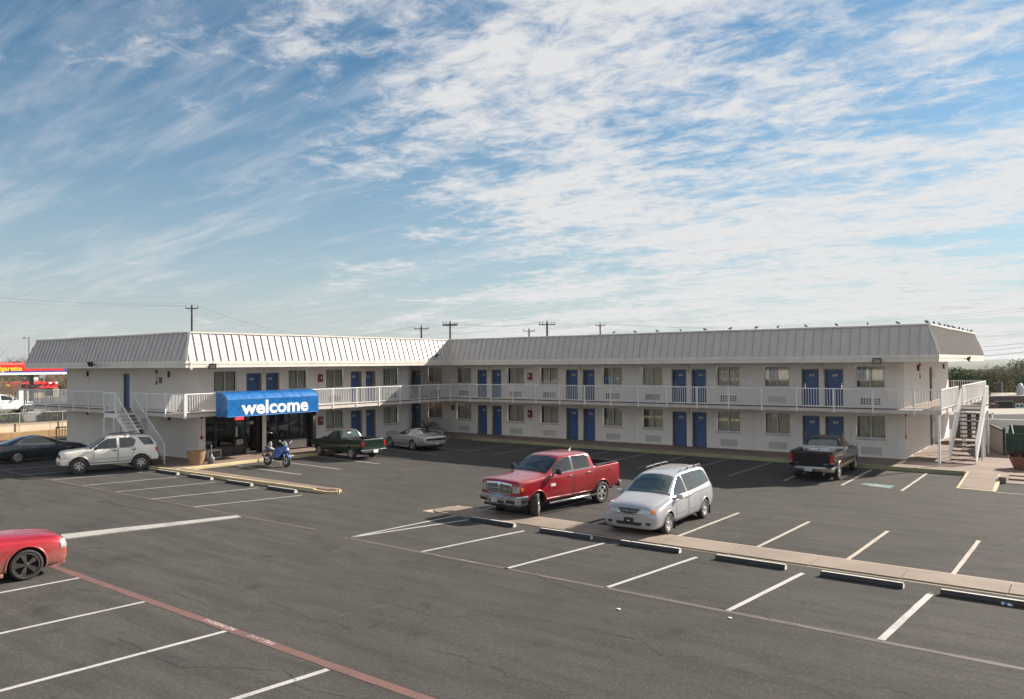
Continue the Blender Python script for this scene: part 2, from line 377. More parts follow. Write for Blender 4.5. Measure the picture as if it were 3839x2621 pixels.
        mx=t.nodes.new('ShaderNodeMixShader'); t.links.new(ad.outputs[0],mx.inputs[0]); t.links.new(tp.outputs[0],mx.inputs[1]); t.links.new(gl.outputs[0],mx.inputs[2])
        o=t.nodes.new('ShaderNodeOutputMaterial'); t.links.new(mx.outputs[0],o.inputs[0]); M_[name]=m
    glass('glass_clear',(.93,.95,.93),.05); glass('glass_dark',(.18,.18,.18),.10)
    M_['car_glass']=simple('tinted_car_glass',(.012,.016,.017),.03,var=.3,vs=2,spec=.9,coat=.6)
    M_['car_glass_green']=simple('green_tinted_windscreen',(.030,.052,.048),.03,var=.5,vs=2.5,spec=.9,coat=.6)
make_mats()
# ================================================================ the lot
XL, YR, YE, XE, YD, XW = -39.52, 44.906, 24.363, -8.074, 59.955, -55.05
ZB, ZS, ZF, ZFT, ZT, ZR, WK, BAL = 2.80, 2.62, 5.195, 5.545, 7.015, 3.857, .15, 2.0
def sheet(name,poly,z,mat,kind='structure',parent=None):
    m=MB(); m.add([(p[0],p[1],z) for p in poly],[tuple(range(len(poly)))]); return m.build(name,mat,parent,kind=kind)
# distant terrain, one sheet to the horizon
m=MB(); S=4600
m.add([(-S,-S,-4.2),(S,-S,-4.2),(S,S,-4.2),(-S,S,-4.2)],[(0,1,2,3)]); m.build('ground',M_['earth'],kind='structure')
def atD(xp,D,z=0.): 
    X=(xp-1919.5)/2950.77; v=(yh+xh*X)*D; return (v.x,v.y,z)
def zD(xp,yp,D): return CAMH-(yp-(1362.6-.00815*(xp-1919.5)))/2950.77*D
m=MB(); q1,q2=atD(3300,76),atD(5600,76); m.add([(-110,-45,0),(60,-45,0),(60,q2[1]-20,0),q2,q1,(-60,100,0),(-110,60,0)],[tuple(range(7))]); lot=m.build('parking_lot',M_['asphalt'],kind='structure')
def strip(name,a,b,wd,mat,z=.004,wob=0.,parent=lot,n=1,label=None):
    a=Vector((*a,0));b=Vector((*b,0));t=(b-a);L=t.length;t/=L;nrm=Vector((-t.y,t.x,0));n=max(n,int(L/.5) if wob else 1)
    rr=random.Random(int((a.x*7+b.y*13)*10)); vs=[]
    for i in range(n+1):
        p=a+t*L*i/n; o1=rr.uniform(-wob,wob);o2=rr.uniform(-wob,wob)
        vs+=[(*(p+nrm*(wd/2+o1)).xy,z),(*(p-nrm*(wd/2+o2)).xy,z)]
    m=MB(); m.add(vs,[(2*i,2*i+1,2*i+3,2*i+2) for i in range(n)]); o=m.build(name,mat,parent)
    if label: o['label']=label
    return o
W4=.11
for a,b,mt,wd in [((-18.45,16.35),(-17.2,20.55),'line_white',.11),((-18.45,16.35),(-18.0,20.9),'line_white',.10),
    ((-15.36,16.31),(-14.60,20.2),'line_white',W4),((-12.32,16.18),(-11.67,20.2),'line_white',W4),((-9.34,16.16),(-8.79,20.12),'line_white',W4),
    ((-6.38,16.17),(-5.98,20.1),'line_white',.12),((-3.38,16.1),(-3.11,20.03),'line_white',.14),((-.4,16.0),(-.25,20.0),'line_white',.13),
    ((-13.35,22.2),(-13.05,26.9),'line_cream',W4),((-10.30,22.17),(-10.14,26.83),'line_cream',W4),((-7.86,21.99),(-7.69,26.65),'line_cream',W4),((-5.42,21.9),(-5.3,26.54),'line_cream',W4),
    ((-2.95,21.8),(-2.87,26.61),'line_cream',W4),((-15.9,22.3),(-15.8,26.9),'line_cream',W4),((-18.0,22.1),(-17.8,26.8),'line_cream',W4),
    ((-21.4,2.0),(-20.54,9.46),'line_white',W4),((-18.1,2.0),(-17.24,9.44),'line_white',W4),((-15.0,1.0),(-13.99,9.41),'line_white',.12),((-11.9,2.0),(-10.80,9.1),'line_white',.13),
    ((-24.6,2.0),(-23.85,9.46),'line_white',W4),((-8.3,2.0),(-7.6,9.1),'line_white',.13),
    ((-27.25,16.6),(-26.01,20.6),'line_white',.09),((-30.3,16.6),(-29.17,20.75),'line_white',.09),((-33.3,16.7),(-32.26,20.7),'line_white',.09),
    ((-36.3,16.75),(-35.3,20.6),'line_white',.09),((-39.4,16.8),(-38.4,20.6),'line_white',.09),((-42.4,16.8),(-41.4,20.6),'line_white',.09),((-45.4,16.85),(-44.5,20.6),'line_white',.09),((-48.4,16.85),(-47.5,20.6),'line_white',.09),((-51.4,16.9),(-50.5,20.6),'line_white',.09),
    ((-36.46,24.68),(-30.95,24.45),'line_cream',.10),((-34.95,27.05),(-30.78,26.78),'line_cream',.10),((-36.6,27.1),(-34.95,27.05),'line_cream',.10),((-36.73,29.87),(-30.68,29.37),'line_cream',.10),
    ((-36.6,32.4),(-30.83,31.82),'line_cream',.10),((-36.6,34.95),(-30.9,34.3),'line_dim',.10),((-36.3,37.4),(-30.82,36.8),'line_dim',.10),
    ((-8.80,35.19),(-8.86,41.0),'line_cream',W4),((-6.45,34.99),(-6.47,41.0),'line_cream',W4),((-11.21,35.16),(-11.3,41.1),'line_cream',W4)]:
    strip('parking_line',a,b,wd,M_[mt],wob=.006)
for i in range(8):
    x=-13.75-2.42*i; strip('parking_line',(x,35.2+.16*i),(x-.02,41.2+.08*i),.10,M_['line_dim'],wob=.005)
strip('parking_line',(-3.3,36.68),(3.0,36.3),.08,M_['line_white'],wob=.004)
strip('fire_lane_line',(-24.5,9.58),(-3.0,9.05),.20,M_['line_red'],z=.0045,wob=.012)
strip('fire_lane_line',(-62,17.05),(-34,16.66),.16,M_['line_red_faint'],wob=.01)
strip('fire_lane_line',(-34,16.66),(-20.2,16.55),.12,M_['line_red_faint'],wob=.01,z=.0035)
strip('fire_lane_line',(-18.6,16.32),(6,15.9),.15,M_['line_red_faint'],wob=.012)
def text_mesh(name,body,size,mat,extr=.002,align='CENTER',bold=0.):
    cu=bpy.data.curves.new(name,'FONT'); cu.body=body; cu.size=size; cu.extrude=extr; cu.align_x=align; cu.align_y='CENTER'; cu.offset=bold; cu.resolution_u=3
    o=bpy.data.objects.new(name,cu); COL.objects.link(o)
    dg=bpy.context.evaluated_depsgraph_get(); me=bpy.data.meshes.new_from_object(o.evaluated_get(dg)); me.name=name
    bpy.data.objects.remove(o); me.materials.clear(); me.materials.append(mat); return me
def decal(name,body,size,mat,parent,loc,rot,extr=.002,bold=0.,sx=1.):
    return inst(name,text_mesh(name,body,size,mat,extr,bold=bold),parent,loc,rot,scale=(sx,1,1))
# lettering along the red line, read from the kerb side; laid flat
decal('fire_lane_lettering','NO PARKING',.17,M_['line_text'],lot,(-14.45,9.37,.0075),(0,0,pi-.02),extr=.0003,bold=.004,sx=1.05)
decal('fire_lane_lettering','FIRE LANE',.17,M_['line_text'],lot,(-13.0,9.33,.0075),(0,0,pi-.02),extr=.0003,bold=.004,sx=1.05)
decal('fire_lane_lettering','NO PARKING',.13,M_['line_dim'],lot,(-15.0,16.26,.006),(0,0,-.02),extr=.0003,bold=.003)
decal('fire_lane_lettering','FIRE LANE',.13,M_['line_dim'],lot,(-13.6,16.24,.006),(0,0,-.02),extr=.0003,bold=.003)
def ribbon(m,P,wd):
    P=[Vector(p) for p in P]; vs=[]
    for j,p in enumerate(P):
        t=(P[min(j+1,len(P)-1)]-P[max(j-1,0)]).normalized(); nn=Vector((-t.y,t.x,0))*wd/2; vs+=[p+nn,p-nn]
    m.add(vs,[(2*j,2*j+1,2*j+3,2*j+2) for j in range(len(P)-1)])
# accessible bay symbol, worn blue patch with a pale figure
m=MB(); m.add([(-8.25,35.9,.004),(-6.95,35.35,.004),(-6.95,36.25,.004),(-8.1,36.35,.004)],[(0,1,2,3)]); m.build('blue_bay_patch',M_['line_blue'],lot)
m=MB(); a=[(-7.62+.20*cos(t),35.78+.20*sin(t),.008) for t in [x*pi/9 for x in range(-9,8)]]
ribbon(m,a,.055); ribbon(m,[(-7.66,36.15,.0085),(-7.62,35.85,.0085),(-7.4,35.82,.0085),(-7.3,35.6,.0085)],.07); m.build('wheelchair_symbol',M_['line_cream'],lot)
# broad pale concrete bar in front of the red car
# cracks ---------------------------------------------------
def crack(pts,wd,seed):
    rr=random.Random(seed); P=[Vector((*p,0)) for p in pts]; out=[]
    for a,b in zip(P,P[1:]):
        n=max(3,int((b-a).length/.07)); t=(b-a).normalized(); nn=Vector((-t.y,t.x,0)); off=0
        for i in range(n): out.append(a.lerp(b,i/n)+nn*(rr.gauss(0,.012)+.16*noise.noise(Vector((a.x*3+i*.09,seed*3.7,0)))))
    out.append(P[-1]); return out
CR=[]
def px(x,y,z=0.): 
    X=(x-1919.5)/2950.77; Y=(y-1310.5)/2950.77; r=ROLL
    d=Fw+Rt*X-Uc*Y; t=(z-CAMH)/d.z; return (d.x*t,d.y*t)
crk=[[(1000,2008),(1140,2045),(1300,2080),(1385,2100)],[(1370,2047),(1395,2060),(1480,2078)],[(1590,2075),(1720,2105),(1990,2145),(2060,2180),(2180,2222)],
 [(1350,2108),(1420,2115),(1530,2128)],[(1400,2248),(1500,2272),(1640,2315)],[(1640,2315),(1570,2338)],[(1640,2315),(1760,2307),(1960,2316),(2180,2350),(2390,2400)],[(2390,2400),(2415,2380),(2470,2350)],
 [(2390,2400),(2440,2432),(2500,2455),(2640,2470)],[(2100,2340),(2240,2365),(2390,2400)],[(2130,2203),(2280,2242),(2470,2280),(2640,2272),(2760,2290),(2860,2300),(2890,2325),(3000,2350)],
 [(2640,2272),(2670,2245)],[(2430,2310),(2470,2280)],[(2860,2300),(2900,2285)],[(2940,2341),(3300,2412),(3420,2450),(3560,2490),(3700,2515),(3839,2520)],[(2939,2545),(3060,2567),(3160,2620)],
 [(3060,2567),(3140,2545),(3300,2580),(3480,2620)],[(1010,2255),(1120,2300),(1330,2360)],[(455,2390),(545,2445),(700,2500),(860,2500),(1040,2510)],[(1040,2510),(1100,2560),(1200,2595),(1370,2618)],
 [(235,2180),(300,2210),(480,2235)],[(620,2150),(740,2185),(930,2235)],[(640,2220),(790,2275)],[(360,1877),(500,1905),(680,1940)],[(760,1960),(920,1995),(1000,2008)],
 [(1600,2430),(1760,2480),(1900,2530),(2080,2580),(2200,2600)],[(1240,2160),(1370,2195),(1480,2220)],[(1330,2110),(1500,2150),(1660,2195)],[(2150,1925),(2300,1960)]]
m=MB()
for i,c in enumerate(crk):
    pts=crack([px(*q) for q in c],.01,i); rr=random.Random(i+50)
    vs=[]
    for j,p in enumerate(pts):
        t=(pts[min(j+1,len(pts)-1)]-pts[max(j-1,0)]).normalized(); nn=Vector((-t.y,t.x,0)); wd=rr.uniform(.0018,.0065)*(1 if 0<j<len(pts)-1 else .2)
        vs+=[(*(p+nn*wd).xy,.0085),(*(p-nn*wd).xy,.0085)]
    m.add(vs,[(2*j,2*j+1,2*j+3,2*j+2) for j in range(len(pts)-1)])
m.build('crack',M_['crack'],lot,kind='stuff')
# raised concrete bar (old kerb flush with the asphalt)
m=MB(); m.prism([(*px(228,2006),0),(*px(890,1934),0),(*px(905,1941),0),(*px(228,2025),0)],(0,0,.025)); m.build('concrete_bar',M_['line_broad'],lot)
# ---------------------------------------------------------------- pavements and kerbs
# walkway round the two wings: a strip with a yellow-edged kerb
wl_=MB()
def slab(m,poly,z0,z1): m.prism([(p[0],p[1],z0) for p in poly],(0,0,z1-z0))
slab(wl_,[(-58.5,21.5),(-37.1,21.5),(-36.95,26.4),(-36.75,28.6),(-36.8,42.1),(-4.0,41.35),(8,41.1),(8,66),(-58.5,66)],.0,WK)
walk=wl_.build('pavement',M_['walk'],kind='structure')
# joints across the pavement
m=MB()
for i in range(20):
    x=-35.5+i*1.6
    m.box(x-.006,42.1,WK,x+.006,YR,WK+.003)
for y in (23.9,26.0,28.6,30.4,32.2,34,36,38,40): m.box(XL,y-.006,WK,-36.9,y+.006,WK+.003)
for y in (43.6,45.8,48.0,50.2): m.box(XE,y-.006,WK,-1,y+.006,WK+.003)
m.box(-3.4,41.3,WK,-3.39,50,WK+.003)
m.build('pavement_joint',simple('joint_brown',(.13,.095,.075),.9),walk,kind='stuff')  # joints coloured a darker brown than the slabs
def kerb(name,pts,wd,h,mat,parent=walk):
    for a,b in zip(pts,pts[1:]):
        a=Vector((*a,0));b=Vector((*b,0));t=(b-a).normalized();nn=Vector((-t.y,t.x,0))
        n=max(1,int((b-a).length/3)); 
        for i in range(n):
            p=a.lerp(b,i/n)+t*.006;q=a.lerp(b,(i+1)/n)-t*.006
            m=MB(); prof=[(-wd/2,0),(wd/2,0),(wd/2,h-.03),(wd/2-.03,h),(-wd/2,h)]
            m.prism([p+nn*u+Vector((0,0,v)) for u,v in prof],q-p); m.build(name,M_[mat],parent)
kerb('kerb',[(-37.02,26.35),(-37.05,21.6)],.16,WK+.004,'kerb'); kerb('kerb',[(-36.72,28.8),(-36.98,26.35)],.16,WK+.004,'kerb')
kerb('kerb',[(-36.72,31.4),(-36.72,28.8)],.16,WK+.004,'kerb')
kerb('kerb',[(-34.7,42.0),(-4.95,41.3)],.18,.19,'kerb_bare')
kerb('kerb',[(-36.7,37.6),(-36.7,31.4)],.14,WK-.02,'kerb_bare')
# the low kerbed peninsula
tip=[(-36.9,22.05),(-25.9,22.02),(-25.05,21.92),(-24.9,21.75),(-25.5,21.40),(-26.3,21.38),(-36.9,21.38)]
pen=MB(); slab(pen,[(-38,22.0),(-25.9,21.98),(-25.3,21.86),(-25.25,21.75),(-25.6,21.55),(-26.4,21.53),(-38,21.53)],0,.148); pen=pen.build('peninsula_walk',M_['walk'],kind='structure')
kerb('kerb',[(-52,21.45),(-26.2,21.42)],.17,.155,'kerb',pen)
kerb('kerb',[(-26.2,21.42),(-25.55,21.42)],.17,.11,'kerb',pen); kerb('kerb',[(-25.55,21.42),(-24.98,21.72)],.17,.10,'kerb',pen); kerb('kerb',[(-24.98,21.72),(-25.3,21.99)],.15,.09,'kerb',pen)
kerb('kerb',[(-25.3,21.99),(-36.9,22.08)],.10,.13,'kerb',pen)
# concrete median strip between the two rows of bays (flush pads, separate pours)
xs=[-19.2,-17.6,-15.6,-13.2,-10.3,-8.2,-6.05,-3.9,-1.7,.5,2.8,5.1]
med=None; m=MB()
def medpoly(x0,x1): return [(x0+.012,20.9),(x1-.012,20.9),(x1-.012,22.0-.01*x1-.1),(x0+.012,22.0-.01*x0-.1)]
m=MB(); m.add([(-19.6,20.85,.003),(7,20.75,.003),(7,22.0,.003),(-19.2,22.4,.003)],[(0,1,2,3)]); med=m.build('median_strip',simple('joint_cream',(.42,.35,.25),.9,world=True),kind='structure')
for i,(x0,x1) in enumerate(zip(xs,xs[1:])):
    m=MB(); zt=.035
    if i==0: poly=[(x0-.15,21.2),(x0+.2,20.9),(x1-.012,20.9),(x1-.012,22.2),(x0+.5,22.35),(x0-.05,22.0)]
    else: poly=[(x0+.012,20.9),(x1-.012,20.88),(x1-.012,22.08-.015*(x1+10)),(x0+.012,22.08-.015*(x0+10))]
    slab(m,poly,.0,zt); m.build('concrete_pad',M_['median'],med)
# ================================================================ wheel stops
def wheel_stop(loc,rz,label,cat='wheel stop',white_end=True,broken=None,old=False,L=1.85):
    t=thing('wheel_stop',label,cat,(*loc,0),rz,'concrete wheel stops')
    prof=[(-.085,0),(.085,0),(.085,.05),(.045,.125),(-.045,.125),(-.085,.05)]
    def seg(x0,x1,nm='stop_block'):
        m=MB(); m.prism([(x0,y,z) for y,z in prof],(x1-x0,0,0)); o=m.build(nm,M_['stop_black'],t,world=False); bevel(o,.008,1)
        m=MB(); m.box(x0+.015,-.040,.1262,x1-.015,.040,.1285); m.build('painted_top',M_['stop_white'],o,world=False)
        return o
    if broken: seg(-L/2,-L/2+.30); seg(-L/2+.325,L/2)
    else: seg(-L/2,L/2)
    m=MB(); m.prism([(L/2+.0005,y*.97,z*.97+.002) for y,z in prof],(.004,0,0)); m.build('painted_end',M_['stop_white'],t,world=False)
    return t
ws=[((-16.1,20.50),-.03,'black wheel stop ahead of the red crew cab pickup',None),((-13.16,20.36),0,'black wheel stop between the red pickup and the silver minivan',None),
 ((-10.28,20.29),.0,'black wheel stop cracked near one end, ahead of the silver minivan',1),((-7.36,20.22),-.01,'black wheel stop just right of the silver minivan, chipped at the end',None),
 ((-4.62,20.10),-.01,'black wheel stop second from the right edge, with a thin scratch',None),((-2.0,20.03),-.01,'black wheel stop at the right edge with a plastic bottle lying against it',None)]
for loc,rz,lb,br in ws: wheel_stop(loc,rz,lb,broken=br)
for (x,y),lb in [((-36.85,21.05),'wheel stop behind the white SUV, nearest its rear tyre'),((-33.95,21.02),'wheel stop second right of the white SUV by the yellow kerb'),((-30.75,20.92),'wheel stop third right of the white SUV by the yellow kerb'),((-27.65,20.86),'wheel stop nearest the tip of the yellow kerbed peninsula')]:
    t=wheel_stop((x,y),0,lb)
# chunks broken off the last stop
m=MB(); 
for q in range(7):
    a=random.uniform(0,6); r_=random.uniform(.02,.06); cx,cy=-3.08+random.uniform(-.12,.08),20.0+random.uniform(-.06,.06)
    m.add([(cx+r_,cy,0),(cx,cy+r_,0),(cx-r_,cy,0),(cx,cy-r_*.8,0),(cx+.01,cy,r_*1.1)],[(0,1,4),(1,2,4),(2,3,4),(3,0,4)])
tag(m.build('rubble',M_['concrete'],kind='stuff'),'broken concrete crumbs beside the end of a wheel stop','rubble')
m=MB(); m.lathe([(.0,.0),(.030,.002),(.034,.02),(.034,.14),(.028,.175),(.013,.2),(.013,.225),(0,.226)],12)
b=m.build('plastic_bottle',simple('clear_bottle_plastic',(.62,.68,.72),.15,coat=.6),smooth=True); b.rotation_euler=(R(90),0,R(75)); b.location=(-1.75,19.93,.035)
tag(b,'crumpled clear plastic bottle with blue label lying by a wheel stop','bottle')
m=MB(); m.lathe([(.0352,.07),(.0352,.13)],12); inst('bottle_label',m.mesh('bottle_label',M_['gas_blue']),b,world=False)
# ================================================================ motel
mot=thing('motel_building','two storey L shaped white brick motel with grey metal mansard roof and blue doors','building',(XL,YR,0))
def wall(name,axis,plane,u0,u1,z0,z1,openings,sgn,depth=.3,mat='brick'):
    """outer face of a wall on plane X=plane ('x') or Y=plane ('y') with reveals round its openings; sgn = outward direction"""
    us=sorted({u0,u1,*[o[0] for o in openings],*[o[1] for o in openings]}); m=MB()
    P=(lambda u,z,d=0: (plane-sgn*d,u,z)) if axis=='x' else (lambda u,z,d=0:(u,plane-sgn*d,z))
    for a,b in zip(us,us[1:]):
        if b-a<1e-6: continue
        blk=sorted([(o[2],o[3]) for o in openings if o[0]<=a+1e-6 and o[1]>=b-1e-6]); z=z0
        for c,d in blk+[(z1,z1)]:
            if c>z+1e-6: m.quad(P(a,z),P(b,z),P(b,c),P(a,c))
            z=max(z,d)
    for a,b,c,d in openings:
        m.quad(P(a,c),P(a,d),P(a,d,depth),P(a,c,depth)); m.quad(P(b,c),P(b,c,depth),P(b,d,depth),P(b,d))
        m.quad(P(a,d),P(b,d),P(b,d,depth),P(a,d,depth)); m.quad(P(a,c),P(a,c,depth),P(b,c,depth),P(b,c))
        return m.build(name,M_[mat],mot)
UW=(3.82,5.00); LW=(1.15,2.38); UD=(ZB,4.85); LD=(WK,2.26)
Rc=[-35.42,-27.72,-20.02,-12.20]; Rwin=[(-38.59,-37.20),(-33.85,-32.37),(-30.98,-29.52),(-26.02,-24.59),(-23.15,-21.75),(-18.24,-16.82),(-15.38,-13.94),(-10.44,-8.99)]
Ralc=(-41.50,-40.05); Rdoor=[(-36.62,-35.70),(-35.27,-34.38),(-28.90,-27.93),(-27.56,-26.62),(-21.13,-20.14),(-19.83,-18.88),(-13.28,-12.31),(-12.06,-11.06)]
Adoor=(-43.35,-42.30)
opsR=[]
for a,b in Rwin+[Ralc]: opsR+=[(a,b,*UW),(a,b,*LW)]
for a,b in Rdoor+[Adoor]: opsR+=[(a,b,*UD),(a,b,*LD)]
wR=wall('wall','y',YR,-44.2,XE,WK,ZF+.02,opsR,-1)
wall('wall','x',XE,YR,YD,WK,ZF+.02,[(52.60,53.55,ZB,4.87),(52.60,53.55,WK,2.28)],1)
wall('wall','y',YD,-60,XE,WK,ZF+.02,[],1)
Lwin=[(25.28,26.74),(30.33,31.72),(33.22,34.66),(38.26,39.68)]; Ldoor=[(27.37,28.42),(28.70,29.66),(35.30,36.28),(36.64,37.52)]
opsL=[]
for a,b in Lwin: opsL.append((a,b,*UW))
for a,b in Lwin[2:]: opsL.append((a,b,*LW))
for a,b in Ldoor: opsL.append((a,b,*UD))
for a,b in Ldoor[2:]: opsL.append((a,b,*LD))
opsL.append((24.76,28.44,WK,2.62)); opsL.append((28.72,32.42,WK,2.62))
wL=wall('wall','x',XL,YE,40.75,WK,ZF+.02,opsL,1)
wall('wall','y',40.75,-44.2,XL,WK,ZF+.02,[],1); wall('wall','x',-44.2,40.75,YR,WK,ZF+.02,[],1)
wall('wall','y',YE,XW,XL,WK,ZF+.02,[(-47.66,-46.92,ZB,4.86),(-45.75,-44.85,WK,2.25)],-1)
wall('wall','x',XW,YE,YD,WK,ZF+.02,[],-1)
# pilasters and expansion joints
def wbox(name,mat,*a): m=MB(); m.box(*a); return m.build(name,M_[mat],mot)
for x in (-39.30,-31.60,-23.82,-16.13): wbox('pilaster','brick',x-.11,YR-.04,WK,x+.11,YR-.001,ZF)
wbox('pilaster','brick',XE-.37,YR-.05,WK,XE+.02,YR-.001,ZF)
for c in Rc: wbox('pilaster','brick',c-.13,YR-.035,WK,c+.13,YR-.001,ZF)
for y in (28.56,36.46,32.62,24.6): wbox('pilaster','brick',XL+.001,y-.12,2.62 if y<32 else WK,XL+.035,y+.12,ZF)
wbox('pilaster','brick',XL+.001,40.32,WK,XL+.04,40.48,ZF)
# --- windows -------------------------------------------------
def curtain_mesh(wd,ht,seed,gap=0.):
    rr=random.Random(seed); m=MB(); n=int(wd/.022); ph=rr.uniform(0,6); vs=[]
    for i in range(n+1):
        u=i/n; x=gap*wd+u*wd*(1-gap); y=.045*sin(u*wd*2*pi/.115+ph+1.4*sin(u*7+ph))+.012*sin(u*31+ph); vs+=[(x,y,0),(x,y,ht)]
    m.add(vs,[(2*i,2*i+2,2*i+3,2*i+1) for i in range(n)]); return m.mesh('curtain',M_['curtain'],smooth=True)
cur=[curtain_mesh(1,1.2,s,g) for s,g in ((1,0),(2,.10),(3,0),(4,.06),(5,.22))]
def fr(axis,plane,sgn):
    if axis=='y': return lambda u,d,z:(u,plane-sgn*d,z)      # d: depth into the wall
    return lambda u,d,z:(plane-sgn*d,u,z)
def boxf(m,F,u0,d0,z0,u1,d1,z1): a=F(u0,d0,z0);b=F(u1,d1,z1); return m.box(*a,*b)
def window(axis,plane,sgn,a,b,z0,z1,seed,lab=None,sill=True):
    F=fr(axis,plane,sgn); t=.055
    m=MB(); e=.0
    boxf(m,F,a,.06,z0,a+t,.13,z1);boxf(m,F,b-t,.06,z0,b,.13,z1);boxf(m,F,a+t,.06,z1-t,b-t,.13,z1);boxf(m,F,a+t,.06,z0,b-t,.13,z0+t)
    c=(a+b)/2; boxf(m,F,c-.028,.07,z0+t,c+.028,.12,z1-t); m.mi=1
    for p,q in ((a+t,c-.028),(c+.028,b-t)):
        for (u0,u1,v0,v1) in ((p,p+.018,z0+t,z1-t),(q-.018,q,z0+t,z1-t),(p+.018,q-.018,z0+t,z0+t+.018),(p+.018,q-.018,z1-t-.018,z1-t)): boxf(m,F,u0,.080,v0,u1,.118,v1)
    w_=m.build('window',[M_['frame'],M_['black']],mot)
    if lab: w_['label']=lab
    for k,(p,q,dd) in enumerate(((a+t,c-.028,.085),(c+.028,b-t,.105))):
        g=MB(); g.quad(F(p,dd,z0+t),F(q,dd,z0+t),F(q,dd,z1-t),F(p,dd,z1-t)); g.build('pane',M_['glass_clear'],w_)
    me=cur[seed%5]; 
    u0=a+.02; sc=(b-a-.04,1,(z1-z0-.04)/1.2)
    o=bpy.data.objects.new('curtain',me); COL.objects.link(o); o.parent=w_; o.scale=sc
    if axis=='y': o.location=Vector(F(u0,.22,z0+.02))-origin_of(w_)
    else: o.rotation_euler=(0,0,pi/2); o.location=Vector(F(u0,.22,z0+.02))-origin_of(w_)
    g=MB(); g.quad(F(a,.297,z0),F(b,.297,z0),F(b,.297,z1),F(a,.297,z1)); g.quad(F(a+.003,.131,z0),F(a+.003,.297,z0),F(a+.003,.297,z1),F(a+.003,.131,z1)); g.quad(F(b-.003,.131,z0),F(b-.003,.297,z0),F(b-.003,.297,z1),F(b-.003,.131,z1)); g.build('window_lining',M_['curtain_lining'],w_)
    if sill:
        s_=MB(); boxf(s_,F,a-.05,-.035,z0-.10,b+.05,.06,z0-.002); s_.build('sill',M_['slab'],w_)
    return w_
s=0
for i,(a,b) in enumerate(Rwin+[Ralc]):
    for j,(z0,z1) in enumerate((UW,LW)):
        s+=1; window('y',YR,-1,a,b,z0,z1,(i*3+j*2) if not(i==0 and j==0) else 4)
for i,(a,b) in enumerate(Lwin):
    window('x',XL,1,a,b,*UW,i+1)
    if i>1: window('x',XL,1,a,b,*LW,i+3)
# --- doors ---------------------------------------------------
num_me={}
def door(axis,plane,sgn,a,b,z0,z1,num,leftjamb,leaf=None,dep=.26,lab=None):
    F=fr(axis,plane,sgn); t=.05
    w_=MB(); boxf(w_,F,a+.055,dep,z0+.01,b-.055,dep+.045,z1-.055); d=w_.build('door',M_['door'],mot)
    if lab: d['label']=lab
    m=MB(); boxf(m,F,a,.02,z0,a+t,.31,z1);boxf(m,F,b-t,.02,z0,b,.31,z1);boxf(m,F,a+t,.02,z1-t,b-t,.31,z1); m.build('door_frame',M_['jamb'],d)
    if num:
        m=MB(); c=(a+b)/2; zz=z1-.36; boxf(m,F,c-.125,dep-.008,zz-.06,c+.125,dep-.001,zz+.06); m.build('number_plate',M_['plate'],d)
        me=text_mesh('door_number',num,.125,M_['ink'],.001,bold=.004)
        loc=F(c,dep-.011,zz); rot=(pi/2,0,0) if axis=='y' else (pi/2,0,pi/2)
        inst('door_number',me,d,loc,rot)
    hx=(a+.13 if leftjamb else b-.13)
    m=MB(); boxf(m,F,hx-.035,dep-.03,z0+.98,hx+.035,dep,z0+1.17); boxf(m,F,hx-.06,dep-.05,z0+1.00,hx+.03,dep-.03,z0+1.03); boxf(m,F,hx-.02,dep-.03,z0+1.20,hx+.02,dep,z0+1.25); m.build('door_handle',M_['chrome'],d)
    return d
nr=[('208','108'),('207','107'),('206','106'),('205','105'),('204','104'),('203','103'),('202','102'),('201','101')]
for i,(a,b) in enumerate(Rdoor):
    door('y',YR,-1,a,b,*UD,nr[i][0],i%2==0); door('y',YR,-1,a,b,*LD,nr[i][1],i%2==0)
door('y',YR,-1,*Adoor,*UD,'209',False); door('y',YR,-1,*Adoor,*LD,'109',False)
nl=['216','215','214','213']
for i,(a,b) in enumerate(Ldoor):
    door('x',XL,1,a,b,*UD,nl[i],i%2==0)
    if i>1: door('x',XL,1,a,b,*LD,'1'+nl[i][1:],i%2==0)
door('y',YE,-1,-47.66,-46.92,ZB,4.86,None,False,dep=.1,lab='blue end wall door at the head of the left stairs'); door('y',YE,-1,-45.75,-44.85,WK,2.25,None,False,dep=.1)
for z0,z1 in ((ZB,4.87),(WK,2.28)):
    d=door('x',XE,1,52.60,53.55,z0,z1,None,True,dep=.2,lab='grey steel door in the sunlit end wall'); d.data.materials[0]=M_['steel']
# --- air conditioner grilles --------------------------------
def louvre(axis,plane,sgn,a,b,z0,z1):
    F=fr(axis,plane,sgn); m=MB(); boxf(m,F,a,-.02,z0,b,-.002,z1); o=m.build('air_conditioner_grille',M_['louvre'],mot)
    n=int((z1-z0)/.055); m=MB()
    DARK=M_['louvre_dark']
    for i in range(n):
        z=z0+.03+i*.055; p=[F(a+.03,-.022,z),F(b-.03,-.022,z),F(b-.03,-.035,z+.03),F(a+.03,-.035,z+.03)]
        m.mi=1; m.quad(*p); m.mi=0
        boxf(m,F,a+.03,-.0225,z+.034,b-.03,-.0205,z+.048)
    x=m.build('louvre_slats',[M_['louvre_dark'],M_['louvre']],o,kind='stuff')
    return o
def blockvent(axis,plane,sgn,a,b,z0,z1):
    F=fr(axis,plane,sgn); m=MB(); nx,nz=8,3; o=MB(); boxf(o,F,a-.02,-.006,z0-.02,b+.02,-.001,z1+.02); ob=o.build('ventilation_block',M_['louvre'],mot)
    for i in range(nx):
        for j in range(nz):
            w_=(b-a)/nx; h=(z1-z0)/nz; boxf(m,F,a+i*w_+.018,-.010,z0+j*h+.018,a+(i+1)*w_-.018,-.0062,z0+(j+1)*h-.018)
    m.build('vent_hole',M_['vent_dark'],ob,kind='stuff'); return ob
